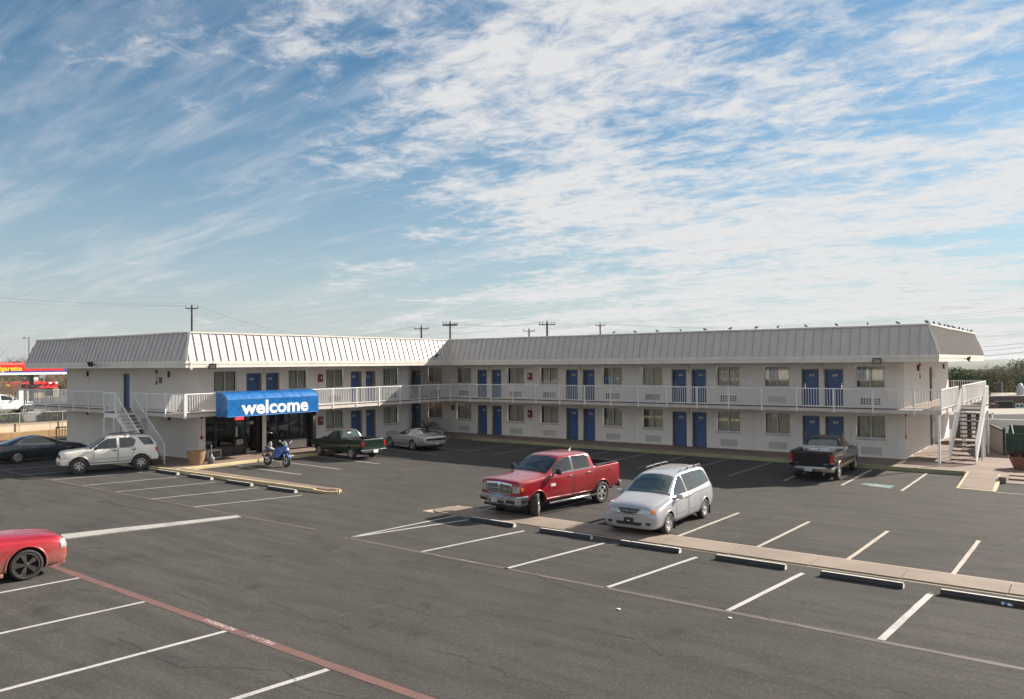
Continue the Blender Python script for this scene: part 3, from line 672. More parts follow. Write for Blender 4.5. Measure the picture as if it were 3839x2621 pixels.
for i,(a,b) in enumerate(Rwin+[Ralc]):
    c=(a+b)/2+(.02 if i<8 else 0)
    louvre('y',YR,-1,c-.54,c+.54,.28,.70)
    (louvre if i==6 else blockvent)('y',YR,-1,c-.51,c+.51,2.93,3.29)
for i,(a,b) in enumerate(Lwin):
    c=(a+b)/2
    blockvent('x',XL,1,c-.51,c+.51,2.95,3.30)
louvre('x',XL,1,38.42,39.5,.28,.70)
# ---------------------------------------------------------------- roof: fascia, soffit, standing seam mansard
OB, OT = 1.90, 1.417
XWf, XWt = -56.70, -56.15
def ring(nm,mat,z0,z1,o0,o1,xw0,xw1):
    """band running round the visible sides between offsets o0 (inner) and o1 (outer)"""
    m=MB(); YB_=YD+1.9
    m.box(xw1,YE-o1,z0,XL+o0,YE-o0,z1)                 # left end
    m.box(XL+o0,YE-o1,z0,XL+o1,YR-o1,z1)               # lit face of left wing
    m.box(XL+o0,YR-o1,z0,XE+o0,YR-o0,z1)               # long face of right wing
    m.box(XE+o0,YR-o1,z0,XE+o1,YB_,z1)                 # right end
    m.box(xw1,YE-o0,z0,xw0,YB_-1,z1)
    return m.build(nm,M_[mat],mot)
ring('soffit','slab',ZF+.012,ZF+.03,0.0,OB-.13,XW,XWf+.13)
ring('fascia','fascia',ZF,5.368,OB-.14,OB,XWf+.14,XWf)
f2=ring('fascia','fascia',5.374,ZFT,OB-.14,OB+.018,XWf+.14,XWf-.018)
ring('fascia_shadow_gap','jamb',5.368,5.374,OB-.14,OB-.02,XWf+.14,XWf+.02)
# fascia joints
m=MB()
for x in [XL+2+i*3.05 for i in range(11)]: m.box(x-.004,YR-OB-.0215,ZF+.005,x+.004,YR-OB-.0182,ZFT-.003)
for y in [YE+i*3.05 for i in range(7)]: m.box(XL+OB+.0182,y-.004,ZF+.005,XL+OB+.0215,y+.004,ZFT-.003)
m.build('fascia_joint',M_['seam'],mot,kind='stuff')
roofp=bpy.data.objects.new('mansard_roof',None); COL.objects.link(roofp); roofp.parent=mot
SP=.465
def mansard(P, b0,b1,t0,t1, phase, off=0.):
    """P(u,s) -> 3D point on the slope (s 0 bottom, 1 top); panels between seams clipped to the hips"""
    nrm=(P(1,0)-P(0,0)).cross(P(0,1)-P(0,0)).normalized()
    if nrm.z<0: nrm=-nrm
    lo=lambda s:b0+(t0-b0)*s; hi=lambda s:b1+(t1-b1)*s
    cache={}; u=math.floor((min(b0,t0)-phase)/SP)*SP+phase
    while u<max(b1,t1):
        poly=[(u+.002,0),(u+SP-.002,0),(u+SP-.002,1),(u+.002,1)]
        for side in (0,1):
            out=[]; f=(lambda q:q[0]-lo(q[1])) if side==0 else (lambda q:hi(q[1])-q[0])
            for i in range(len(poly)):
                a,b=poly[i],poly[(i+1)%len(poly)]; fa,fb=f(a),f(b)
                if fa>=0: out.append(a)
                if fa*fb<0: t=fa/(fa-fb); out.append((a[0]+(b[0]-a[0])*t,a[1]+(b[1]-a[1])*t))
            poly=out
            if len(poly)<3: break
        if len(poly)>=3:
            full=len(poly)==4 and abs((poly[1][0]-poly[0][0])-(SP-.004))<1e-4 and abs(poly[0][1])<1e-6 and abs(poly[2][1]-1)<1e-6
            base=P(u,0)
            if full and 'full' in cache: me=cache['full']
            else:
                m=MB(); m.prism([P(*q)+nrm*(.0 if True else 0) for q in poly],nrm*.012)
                # upstanding seam on the left edge
                s0=next((s_/20 for s_ in range(21) if lo(s_/20)<=u<=hi(s_/20)),None); s1=next((s_/20 for s_ in range(20,-1,-1) if lo(s_/20)<=u<=hi(s_/20)),None)
                if s0 is not None and s1-s0>.04:
                    m.mi=1; m.bar(P(u,s0)+nrm*.036,P(u,s1)+nrm*.036,.028,.050,up=nrm)
                me=m.mesh('roof_panel',[M_['roof'],M_['seam']],shift=base)
                if full: cache['full']=me
            inst('roof_panel',me,roofp,base)
        u+=SP
V3=lambda *a:Vector(a)
Zb0=ZFT+.002
mansard(lambda u,s:V3(u,YE-(OB+(OT-OB)*s),Zb0+(ZT-Zb0)*s), XWf,XL+OB,XWt,XL+OT,-44.2)
mansard(lambda u,s:V3(XL+(OB+(OT-OB)*s),u,Zb0+(ZT-Zb0)*s), YE-OB,YR-OB,YE-OT,YR-OT,23.13)
mansard(lambda u,s:V3(u,YR-(OB+(OT-OB)*s),Zb0+(ZT-Zb0)*s), XL+OB,XE+OB,XL+OT,XE+OT,-20.05)
mansard(lambda u,s:V3(XE+(OB+(OT-OB)*s),u,Zb0+(ZT-Zb0)*s), YR-OB,YD+OB,YR-OT,YD+OT,43.4)
def wavy(pts,amp,seed):
    out=[]; rr=random.Random(seed)
    for a,b in zip(pts,pts[1:]):
        a=Vector(a);b=Vector(b);n=max(1,int((b-a).length/1.5))
        for i in range(n): out.append(a.lerp(b,i/n)+Vector((0,0,rr.uniform(-amp,amp))))
    return out+[Vector(pts[-1])]
m=MB(); rp=[(XWt,YE-OT,ZT+.03),(XL+OT,YE-OT,ZT+.03),(XL+OT,YR-OT,ZT+.03),(XE+OT,YR-OT,ZT+.03),(XE+OT,YD+OT,ZT+.03)]
for a,b in zip(rp,rp[1:]):
    w_=wavy([a,b],.014,int(a[0])) 
    for p,q in zip(w_,w_[1:]): m.bar(p,q,.16,.075)
m.build('ridge_cap',M_['fascia'],roofp)
for a,b in (((XL+OB,YE-OB,Zb0),(XL+OT,YE-OT,ZT)),((XE+OB,YR-OB,Zb0),(XE+OT,YR-OT,ZT)),((XL+OB,YR-OB,Zb0),(XL+OT,YR-OT,ZT))):
    m=MB(); m.bar(Vector(a)+V3(0,0,.03),Vector(b)+V3(0,0,.03),.13,.05,up=(1,-1,1)); m.build('hip_cap',M_['fascia'],roofp)
m=MB(); m.add([(XWt,YE-OT,ZT-.05),(XL+OT,YE-OT,ZT-.05),(XL+OT,YR-OT,ZT-.05),(XE+OT,YR-OT,ZT-.05),(XE+OT,YD+OT,ZT-.05),(XWt,YD+OT,ZT-.05)],[(0,1,2,3,4,5)]); m.build('flat_roof',M_['flat_roof'],mot)
# loose strips of torn flashing at the foot of the long slope
m=MB()
for x0,x1 in ((-17.0,-16.2),(-15.9,-15.7),(-19.4,-19.25),(-21.4,-21.3),(-12.7,-12.6),(-11.5,-11.3),(-22.8,-22.6)): m.box(x0,YR-OB-.03,ZFT+.003,x1,YR-OB+.06,ZFT+.03)
m.build('torn_flashing',M_['stop_white'],mot,kind='stuff')
# ---------------------------------------------------------------- balcony slab
m=MB(); g=.003
m.box(-56.60,YE-BAL,ZS,XL,YE-g,ZB); m.box(XL+g,YE-BAL,ZS,XL+BAL,YR-BAL,ZB); m.box(XL-4.6,40.75+g,ZS,XL,YR-g,ZB); m.box(XL+g,YR-BAL,ZS,XE,YR-g,ZB); m.box(XE+g,YR-BAL,ZS,XE+1.94,YD,ZB)
m.box(-56.6,YE,ZS,XW-g,YD,ZB); m.box(XE+g,YD,ZS,XE+1.94,YD+1.9,ZB); m.box(XE-20,YD+g,ZS,XE,YD+1.9,ZB)
sl_=m.build('balcony_slab',M_['slab'],mot)
m=MB(); z=ZB+.004; i_=.05
for x0,y0,x1,y1 in ((-56.5,YE-BAL+i_,XL,YE-g),(XL,YE-BAL+i_,XL+BAL-i_,YR-BAL),(XL-4.6,40.76,XL,YR-g),(XL,YR-BAL+i_,XE,YR-g),(XE,YR-BAL+i_,XE+1.94-i_,YD)):
    m.box(x0,y0,ZB+.001,x1,y1,z)
m.build('balcony_floor',M_['walk'],mot)
# ---------------------------------------------------------------- railings
def railing(parent,name,pts,z0,posts,mat='rail',bal=.135,br=.022,post_drop=.22,end_posts=True,label=None,h=1.057,pw=.06):
    o=bpy.data.objects.new(name,None); COL.objects.link(o); o.parent=parent
    if label: o['label']=label
    pts=[Vector(p) for p in pts]; tr=MB(); bt=MB(); bl=MB()
    for a,b in zip(pts,pts[1:]):
        za=Vector((0,0,1)); top=Vector((0,0,h-.025)); lo=Vector((0,0,.10))
        tr.bar(a+top,b+top,.055,.05); bt.bar(a+lo,b+lo,.035,.035)
        L=(b-a).length; n=int(L/bal)
        for i in range(1,n):
            p=a.lerp(b,i/n); bl.bar(p+Vector((0,0,.1)),p+Vector((0,0,h-.05)),br,br,up=(1,0,0))
    tr.build('top_rail',M_[mat],o); bt.build('bottom_rail',M_[mat],o); bl.build('baluster',M_[mat],o,kind='stuff')
    for p in posts:
        p=Vector(p); m=MB(); m.bar(p-Vector((0,0,post_drop)),p+Vector((0,0,h-.03)),pw,pw,up=(1,0,0)); m.build('post',M_[mat],o)
    return o
ye=YE-BAL-.005; xl=XL+BAL+.005; yr=YR-BAL-.005; xe=XE+1.94+.03
railing(mot,'balcony_railing',[(-56.56,ye,ZB),(-44.09,ye,ZB)],ZB,[(x,ye,ZB) for x in (-56.56,-55.17,-53.35,-51.49,-49.66,-47.76,-45.9,-44.09)])
railing(mot,'balcony_railing',[(-42.81,ye,ZB),(XL+BAL,ye,ZB)],ZB,[(x,ye,ZB) for x in (-42.81,-41.28,-39.38)]+[])
m=MB(); m.bar((XL+BAL,ye,ZS-.04),(XL+BAL,ye,ZR-.03),.11,.11,up=(1,0,0)); m.build('corner_post',M_['rail'],mot)
railing(mot,'balcony_railing',[(-56.56,YE+6,ZB),(-56.56,ye,ZB)],ZB,[])
railing(mot,'balcony_railing',[(xl,ye,ZB),(xl,yr,ZB)],ZB,[(xl,y,ZB) for y in (24.3,26.2,28.3,30.18,32.07,33.99,35.92,37.83,39.73,41.65)])
railing(mot,'balcony_railing',[(xl,yr,ZB),(xe,yr,ZB)],ZB,[(xl+.0+1.89*i if i else -37.5,yr,ZB) for i in range(0,17)])
railing(mot,'balcony_railing',[(xe,yr,ZB),(xe,48.75,ZB)],ZB,[(xe,yr,ZB),(xe,44.9,ZB),(xe,46.8,ZB),(xe,48.75,ZB)],bal=.115)
railing(mot,'balcony_railing',[(xe,50.35,ZB),(xe,YD+1.85,ZB)],ZB,[(xe,y,ZB) for y in (50.35,52.3,54.2,56.1,58,59.9,61.8)],bal=.115)
railing(mot,'balcony_railing',[(xe,YD+1.85,ZB),(XE-16,YD+1.85,ZB)],ZB,[(xe-1.9*i,YD+1.85,ZB) for i in range(1,8)])
# ---------------------------------------------------------------- stairs
def stairs(name,label,origin,run_dir,width_dir,width,n,z0,z1,run,land,posts,group='exterior stairs'):
    t=thing(name,label,'staircase',(*origin[:2],z0),0,group); O=Vector((*origin[:2],0)); r_=Vector(run_dir); w_=Vector(width_dir)
    rise=(z1-z0)/n
    for k in range(1,n):
        z=z1-rise*k; a=O+r_*(run*(k-1)/(n-1)+.02)+Vector((0,0,z)); m=MB()
        q=[a+w_*.03,a+w_*(width-.03),a+w_*(width-.03)+r_*(run/(n-1)+.02),a+w_*.03+r_*(run/(n-1)+.02)]
        m.prism([p-Vector((0,0,.045)) for p in q],(0,0,.045)); m.build('tread',M_['sign_red'] if False else TREAD,t)
    for s_ in (0,width):
        a=O+w_*s_+Vector((0,0,z1-.12)); b=O+w_*s_+r_*run+Vector((0,0,z0+.06)); m=MB()
        m.prism([a+Vector((0,0,.13)),b+Vector((0,0,.13)),b+Vector((0,0,-.06))+r_*.0,a-Vector((0,0,.15))],w_*(.03 if s_ else -.03)); m.build('stringer',M_['rail'],t)
        off=w_*(.0)
        h=.92; bl=MB(); tp=MB(); nb=int(run/.125)
        pa=O+w_*s_+Vector((0,0,z1)); pb=O+w_*s_+r_*run+Vector((0,0,z0+.12))
        tp.bar(pa+Vector((0,0,h)),pb+Vector((0,0,h)),.05,.05); tp.bar(pb+Vector((0,0,h)),Vector((pb.x,pb.y,z0)),.05,.05,up=(1,0,0)); tp.bar(pa+Vector((0,0,h)),pa,.05,.05,up=(1,0,0))
        tp.bar(pa+Vector((0,0,.08)),pb+Vector((0,0,.06)),.03,.03)
        for i in range(1,nb):
            p=pa.lerp(pb,i/nb); bl.bar(p+Vector((0,0,.05)),p+Vector((0,0,h)),.024,.024,up=(1,0,0))
        tp.build('handrail',M_['rail'],t); bl.build('baluster',M_['rail'],t,kind='stuff')
    if land:
        l0,l1=land; a=O-r_*l1; m=MB(); q=[a-w_*.0,a+w_*width,a+w_*width+r_*(l1),a+r_*l1]
        m.prism([p+Vector((0,0,z1-.05)) for p in q],(0,0,.048)); m.build('landing',M_['walk'],t)
        m=MB(); m.prism([p+Vector((0,0,z1-.30)) for p in q],(0,0,.249)); m.build('landing_beam',M_['rail'],t)
    for p in posts:
        m=MB(); m.bar((p[0],p[1],z0),(p[0],p[1],p[2]),.085,.085,up=(1,0,0)); m.build('support_post',M_['rail'],t)
    return t
TREAD=simple('brown_stair_tread',(.085,.05,.04),.7,var=.15,vs=3)
ls=stairs('metal_staircase','grey metal outside stairs by the white SUV on the shaded end of the left wing',(-42.62,21.38),(1,0,0),(0,1,0),.94,14,WK,ZB,3.2,(0,1.28),[(-43.8,21.35,2.5),(-42.75,21.35,2.5),(-43.8,22.2,2.5)])
railing(ls,'landing_railing',[(-43.86,21.38,ZB),(-42.62,21.38,ZB)],ZB,[(-43.86,21.38,ZB),(-42.66,21.38,ZB)],post_drop=.1)
railing(ls,'landing_railing',[(-43.86,22.3,ZB),(-43.86,21.29,ZB)],ZB,[],post_drop=.1)
rs=stairs('metal_staircase','white metal outside stairs with brown open treads at the right end of the motel',(-5.98,48.85),(0,-1,0),(1,0,0),1.12,14,WK,ZB,4.35,(0,1.45),[(-4.86,48.13,2.5),(-4.87,50.1,2.5),(-5.98,50.2,2.5)])
railing(rs,'landing_railing',[(-4.86,48.85,ZB),(-4.86,50.3,ZB),(-5.95,50.3,ZB)],ZB,[(-4.86,50.3,ZB)],post_drop=.1,bal=.1)
m=MB(); m.bar((-4.84,47.05,WK),(-4.84,47.05,1.6),.085,.085,up=(1,0,0)); m.build('support_post',M_['rail'],rs)
m=MB(); m.bar((-6.22,42.98,WK),(-6.22,42.98,ZS),.10,.10,up=(1,0,0)); m.build('balcony_post',M_['rail'],mot)
m=MB(); m.bar((-6.22,51.3,WK),(-6.22,51.3,ZS),.10,.10,up=(1,0,0)); m.build('balcony_post',M_['rail'],mot)
# ---------------------------------------------------------------- lobby shop front
SX=-40.12
def sbox(name,mat,y0,z0,y1,z1,x0=SX-.05,x1=SX,par=None):
    m=MB(); m.box(x0,y0,z0,x1,y1,z1); return m.build(name,mat if not isinstance(mat,str) else M_[mat],par or mot)
for y0,y1 in ((24.76,28.44),(28.72,32.42)):
    m=MB(); m.quad((XL-.3,y0,WK),(SX-.05,y0,WK),(SX-.05,y0,2.62),(XL-.3,y0,2.62)); m.quad((XL-.3,y1,WK),(SX-.05,y1,WK),(SX-.05,y1,2.62),(XL-.3,y1,2.62)); m.quad((XL-.3,y0,2.62),(SX-.05,y0,2.62),(SX-.05,y1,2.62),(XL-.3,y1,2.62)); m.build('lobby_reveal',M_['fascia_dark'],mot)
DK=simple('dark_bronze_frame',(.022,.022,.024),.4,metal=.3)
lob=sbox('lobby_shopfront',DK,24.76,2.5,32.42,2.62)
for y0,y1 in ((24.76,24.82),(25.74,25.83),(26.93,27.01),(27.66,27.77),(28.65,28.9),(29.0,29.15),(29.94,30.06),(30.80,30.88),(31.56,31.63),(32.36,32.42)): sbox('mullion',DK,y0,WK,y1,2.5,SX-.06,SX+.02,lob)
gx=SX-.02
def pane(y0,z0,y1,z1,nm='pane'): m=MB(); m.quad((gx,y0,z0),(gx,y1,z0),(gx,y1,z1),(gx,y0,z1)); return m.build(nm,M_['glass_dark'],lob)
panes=[pane(a,.66,b,2.5) for a,b in ((24.82,25.74),(25.83,26.93),(27.01,27.66),(29.15,29.94),(30.06,30.80),(30.88,31.56),(31.63,32.36))]
pane(27.77,.25,28.65,2.4,'door_pane'); m=MB(); m.box(SX-.04,27.77,.15,SX+.01,28.65,.25); m.box(SX-.04,27.77,2.4,SX+.01,28.65,2.5); m.box(SX-.04,28.58,.25,SX+.01,28.65,2.4); m.build('door_frame',M_['frame'],lob)
for a,b in ((24.82,25.74),(25.83,26.93),(27.01,27.66),(29.15,29.94),(30.06,30.80),(30.88,31.56),(31.63,32.36)): sbox('kick_panel',simple('charcoal_kick_panel',(.035,.037,.04),.5),a,WK,b,.66,SX-.04,SX,lob)
m=MB(); m.box(-44.1,24.5,WK,-44.0,32.5,2.62); m.box(-44,24.4,WK,SX-.06,24.5,2.62); m.box(-44,32.45,WK,SX-.06,32.5,2.62); m.box(-44,24.5,2.63,SX-.06,32.45,2.7); m.box(-44,24.5,WK-.02,SX-.06,32.45,WK+.01); m.build('lobby_room',M_['sign_red'],mot)
m=MB(); m.box(-43.2,29.6,WK,-42.5,31.9,1.25); m.box(-42.0,30.4,WK,-41.4,31.2,.6); m.box(-43.4,25.2,WK,-43,27.2,1.6); m.build('lobby_counter',simple('lobby_counter',(.14,.08,.06),.5),mot)
m=MB(); m.box(SX+.006,27.10,.70,SX+.012,27.56,1.00); pn=m.build('paper_notice',simple('beige_paper',(.42,.36,.28),.8),lob)
for k,tx in enumerate(('ENTRANCE','THROUGH LOBBY','PLEASE')): inst('notice_lettering',text_mesh('notice_lettering',tx,.055,M_['ink'],.0005),pn,(SX+.014,27.33,.94-.09*k),(pi/2,0,pi/2))
m=MB(); m.box(SX+.006,28.0,1.83,SX+.012,28.24,2.0); m.build('paper_notice',M_['plate'],lob)
m=MB(); m.box(SX+.006,27.07,1.15,SX+.012,27.17,1.75); m.build('paper_strip',M_['curtain'],lob)
neon=simple('red_neon_tube',(.6,.02,.02),.4,emit=(1,.02,.03,5))
op=inst('open_sign_lettering',text_mesh('open_sign_lettering','OPEN',.21,neon,.006),None,(SX+.03,27.31,2.20),(pi/2,0,pi/2)); tag(op,'small red neon OPEN sign glowing in the lobby window','neon sign')
m=MB(); m.box(-39.45,27.55,WK,-38.85,28.75,WK+.012); tag(m.build('door_mat',M_['fascia_dark']),'dark door mat on the pavement at the lobby door','door mat')
# ---------------------------------------------------------------- welcome awning
BL=simple('blue_awning_vinyl',(.003,.115,.36),.30,var=.07,vs=2,coat=.35); aw=thing('welcome_awning','curved blue vinyl awning with the word welcome over the lobby','awning',(XL+2.05,27,2.6))
y0,y1=24.09,30.05; xb=XL+2.07; xf=-36.42
prof=[(xb,2.60),(xf,2.60),(xf,3.50),(xf-.10,3.64),(xf-.26,3.75),(xf-.48,3.83),(xf-.75,3.87),(xb,3.89)]
m=MB(); n=len(prof)
for i in range(1,n-1):
    a,b=prof[i],prof[i+1]; m.quad((a[0],y0,a[1]),(a[0],y1,a[1]),(b[0],y1,b[1]),(b[0],y0,b[1]))
m.build('awning_cover',BL,aw,smooth=False); c=[o for o in aw.children][0]; smooth_by_angle(c,30)
for y in (y0,y1):
    m=MB(); m.prism([(p[0],y,p[1]) for p in prof],(0,.01 if y==y1 else -.01,0)); m.build('awning_end',BL,aw)
for k in range(6):
    y=y0+(y1-y0)*k/5; m=MB(); m.tube([(p[0]+.006,y,p[1]+.006) for p in prof[2:]],.011,5); m.build('awning_rib',simple('pale_blue_seam',(.10,.25,.55),.4) if k==0 else bpy.data.materials['pale_blue_seam'],aw)
m=MB(); m.bar((xf+.01,y0,2.60),(xf+.01,y1,2.60),.02,.03); m.bar((xf+.004,y0,3.5),(xf+.004,y1,3.5),.014,.02); m.build('awning_hem',bpy.data.materials['pale_blue_seam'],aw)
inst('welcome_lettering',text_mesh('welcome_lettering','welcome',1.08,simple('white_vinyl_lettering',(.80,.79,.76),.5),.004,bold=.030),aw,(xf+.008,27.13,3.0),(pi/2,0,pi/2),scale=(1.10,.93,1))
# ---------------------------------------------------------------- fixtures fixed to the building
def floodlight(loc,rz,tilt,label):
    t=thing('floodlight',label,'floodlight',loc,rz,'floodlights under the eaves')
    m=MB(); m.prism([(-.17,.0,-.13),(.17,.0,-.13),(.21,.12,-.15),(.21,.12,.15),(.17,0,.13),(-.17,0,.13),(-.21,.12,.15),(-.21,.12,-.15)][0:0] or [(-.2,-.02,-.15),(.2,-.02,-.15),(.2,-.02,.15),(-.2,-.02,.15)],(0,.05,0)); m.box(-.14,.03,-.1,.14,.13,.1)
    h=m.build('lamp_housing',M_['black'],t,world=False); h.rotation_euler=(tilt,0,0)
    g_=MB(); g_.quad((-.16,-.022,-.11),(.16,-.022,-.11),(.16,-.022,.11),(-.16,-.022,.11)); inst('lamp_glass',g_.mesh('lamp_glass',M_['lens_clear']),h,world=False)
    m=MB(); m.box(-.23,.0,-.02,-.21,.25,.02); m.box(.21,0,-.02,.23,.25,.02); m.box(-.23,.23,-.02,.23,.25,.02); m.tube([(0,.24,0),(.1,.33,.06),(.2,.36,.2)],.012,5); m.build('bracket',M_['black'],t,world=False)
    return t
def pxp(x,y,ax,val):
    X=(x-1919.5)/2950.77; Y=(y-1310.5)/2950.77; d=Fw+Rt*X-Uc*Y; t=(val-(0,0,CAMH)[ax])/d[ax]; return Vector((0,0,CAMH))+d*t
p=pxp(337,1366,1,YE-2.25); floodlight(p,R(-55),R(25),'black floodlight on the left end fascia of the motel')
p=pxp(796,1374,0,XL+2.25); floodlight(p,R(80),R(25),'black floodlight above the blue welcome awning on the fascia')
p=pxp(1641,1334,0,XL+2.1); floodlight(p,R(120),R(60),'dark floodlight lying against the lit mansard near the inner corner')
p=pxp(3287,1354,1,YR-2.25); floodlight(p,R(10),R(22),'black floodlight on the fascia above the rightmost window')
p=pxp(3636,1346,0,XE+2.25); floodlight(p,R(90),R(15),'dark floodlight on the white fascia of the right end')
def sconce(axis,plane,sgn,u,z,label):
    F=fr(axis,plane,sgn); m=MB(); boxf(m,F,u-.07,-.14,z-.19,u+.07,-.037,z+.19); o=m.build('wall_lamp',M_['fascia']); bevel(o,.015,2)
    return tag(o,label,'wall lamp','box wall lamps between the room doors')
for i,c in enumerate(Rc):
    nn=(('208','207'),('206','205'),('204','203'),('202','201'))[i]; wh=('nearest the inner corner','second from the inner corner','third from the inner corner','nearest the right end')[i]
    sconce('y',YR,-1,c,4.86,'balcony wall lamp on the long wing between two doors, '+wh); sconce('y',YR,-1,c,2.34,'ground floor wall lamp on the long wing between two doors, '+wh)
sconce('x',XL,1,28.56,4.86,'small box wall lamp between the doors above the awning'); sconce('x',XL,1,36.46,4.86,'balcony wall lamp between the doors right of the awning'); sconce('x',XL,1,36.46,2.34,'ground floor wall lamp between doors above the green pickup')
def fin(axis,plane,sgn,u,z0,z1,label):
    F=fr(axis,plane,sgn); m=MB(); boxf(m,F,u-.04,-.10,z0,u+.04,-.003,z1); o=m.build('wall_lamp',M_['fascia_dark']); return tag(o,label,'wall lamp','slim dark wall lamps on the end walls')
fin('y',YE,-1,-52.09,4.67,5.01,'slim dark wall lamp on the upper left end wall, left of the blue door'); fin('y',YE,-1,-42.48,4.65,5.0,'slim dark wall lamp on the upper left end wall near the lit corner')
fin('y',YE,-1,-52.09,2.2,2.55,'slim dark wall lamp under the balcony, far left'); fin('y',YE,-1,-42.4,2.2,2.55,'slim dark wall lamp under the balcony near the stairs')
fin('x',XE,1,48.68,4.69,5.03,'slim dark wall lamp on the upper right end wall beside the red alarm'); fin('x',XE,1,57.75,4.70,5.03,'slim dark wall lamp on the upper right end wall, farther back'); fin('x',XE,1,48.6,2.25,2.55,'slim dark wall lamp under the right end balcony')
def alarm(axis,plane,sgn,u,z1,z0,label,u2=None):
    F=fr(axis,plane,sgn); t=thing('fire_alarm',label,'fire alarm',F(u,0,z0)); m=MB(); boxf(m,F,u-.10,-.06,z1-.1,u+.10,-.003,z1+.08); m.build('sounder',M_['red_box'],t)
    m=MB(); boxf(m,F,u-.07,-.05,z0-.1,u+.07,-.003,z0+.1); m.build('call_point',M_['red_box'],t); m=MB(); boxf(m,F,u-.012,-.02,z0+.1,u+.012,-.003,z1-.1); m.build('conduit',M_['jamb'],t)
alarm('y',YE,-1,-43.82,4.98,4.32,'red fire alarm and call point on the upper left end wall'); alarm('x',XE,1,49.4,5.03,4.35,'red fire alarm and call point on the upper right end wall')
alarm('x',XL,1,24.52,2.5,1.35,'red fire alarm and call point beside the lobby shop front'); alarm('x',XE,1,45.05,2.45,1.3,'red and black alarm at the lower right corner of the motel')
def extinguisher(axis,plane,sgn,u,z0,z1,label):
    F=fr(axis,plane,sgn); t=thing('extinguisher_cabinet',label,'extinguisher',F(u,0,z0),group='red fire extinguisher cabinets')
    m=MB(); boxf(m,F,u-.15,-.20,z0,u+.15,-.003,z1); bevel(m.build('cabinet',M_['red_box'],t),.012,1)
    m=MB(); boxf(m,F,u-.10,-.205,z0+.14,u+.10,-.2005,z1-.05); m.build('cabinet_window',M_['car_glass'],t)
    m=MB(); boxf(m,F,u-.03,-.209,z0+.2,u+.03,-.2055,z0+.36); m.build('extinguisher_label',M_['white'],t)
extinguisher('x',XL,1,32.68,4.2,4.7,'upper red extinguisher cabinet above the right end of the lobby'); extinguisher('x',XL,1,32.68,1.5,2.02,'lower red extinguisher cabinet at the right end of the lobby')
extinguisher('y',YR,-1,-31.8,4.12,4.62,'upper red extinguisher cabinet on the long shaded wing'); extinguisher('y',YR,-1,-31.8,1.5,2.02,'lower red extinguisher cabinet on the long shaded wing')
def notice(axis,plane,sgn,u,z,w_,h,lines,label):
    F=fr(axis,plane,sgn); m=MB(); boxf(m,F,u-w_/2,-.02,z-h/2,u+w_/2,-.003,z+h/2); o=m.build('notice_sign',M_['sign_red']); tag(o,label,'sign')
    for k,tx in enumerate(lines):
        inst('notice_lettering',text_mesh('notice_lettering',tx,h*.19,M_['white'],.0005),o,F(u,-.023,z+h*.3-h*.3*k),(pi/2,0,0) if axis=='y' else (pi/2,0,pi/2))
notice('y',YE,-1,-43.42,4.47,.34,.34,['NO','POOL','ACCESS'],'small maroon notice on the upper left end wall'); notice('y',YR,-1,-38.98,2.0,.36,.36,['NO','TRESPASSING','PRIVATE'],'small maroon notice on the ground floor wall near the inner corner')
m=MB(); m.box(XE+.003,53.65,4.17,XE+.06,54.75,4.68); tag(m.build('utility_box',M_['fascia']),'pale utility box beside the upper end wall door','utility box')
m=MB(); m.box(XE+.003,53.7,1.5,XE+.06,54.3,2.2); tag(m.build('utility_box',M_['fascia']),'pale utility box beside the lower end wall door','utility box')
# dome camera on the lit fascia corner
t=thing('security_camera','small white dome camera hanging from the left fascia corner','camera',pxp(716,1380,0,XL+1.95)); m=MB(); m.lathe([(0,-.1),(.05,-.09),(.07,-.04),(.07,0),(0,0)],12); m.build('dome',M_['white'],t,world=False); m=MB(); m.bar((0,0,.0),(-.02,0,.25),.03); m.tube([(-.02,0,.25),(.1,-.1,.32)],.03,6); m.build('mount',M_['white'],t,world=False)
# pigeons along the ridge
def pigeon(loc,rz,label):
    t=thing('pigeon',label,'pigeon',loc,rz,'pigeons perched along the roof ridge')
    m=MB(); prof=[(-.17,.0,.012),(-.12,.0,.03),(-.05,0,.055),(.03,0,.065),(.08,0,.055)]
    m.tube([(-.17,0,.06),(-.1,0,.09),(0,0,.12),(.06,0,.15),(.09,0,.19),(.11,0,.215),(.15,0,.213)],[.012,.04,.07,.065,.035,.03,.008],8); m.tube([(.02,.02,.08),(.02,.02,0)],.007,4); m.tube([(.02,-.02,.08),(.02,-.02,0)],.007,4)
    m.build('body',PIG,t,smooth=True,world=False); t.scale=(.78,.78,.78)
PIG=simple('pigeon_grey',(.07,.07,.08),.7,var=.3,vs=20)
for i,x in enumerate((2302,2381,2464,2552,2643,2738,2835,2917,3022,3137,3254,3367,3474,3480)):
    P=pxp(x,1235,1,YR-OT); pigeon((P.x,YR-OT,ZT+.068),random.uniform(0,6),'grey pigeon on the long ridge, %s from the left'%('first','second','third','fourth','fifth','sixth','seventh','eighth','ninth','tenth','eleventh','twelfth','thirteenth','last and close beside its neighbour')[i])
for i,y in enumerate((45,46.8,48.5,49.9,51.8,54,55.8,58,59.6)): pigeon((XE+OT,y,ZT+.068),random.uniform(0,6),'grey pigeon on the right end ridge, %s from the corner'%('first','second','third','fourth','fifth','sixth','seventh','eighth','ninth')[i])
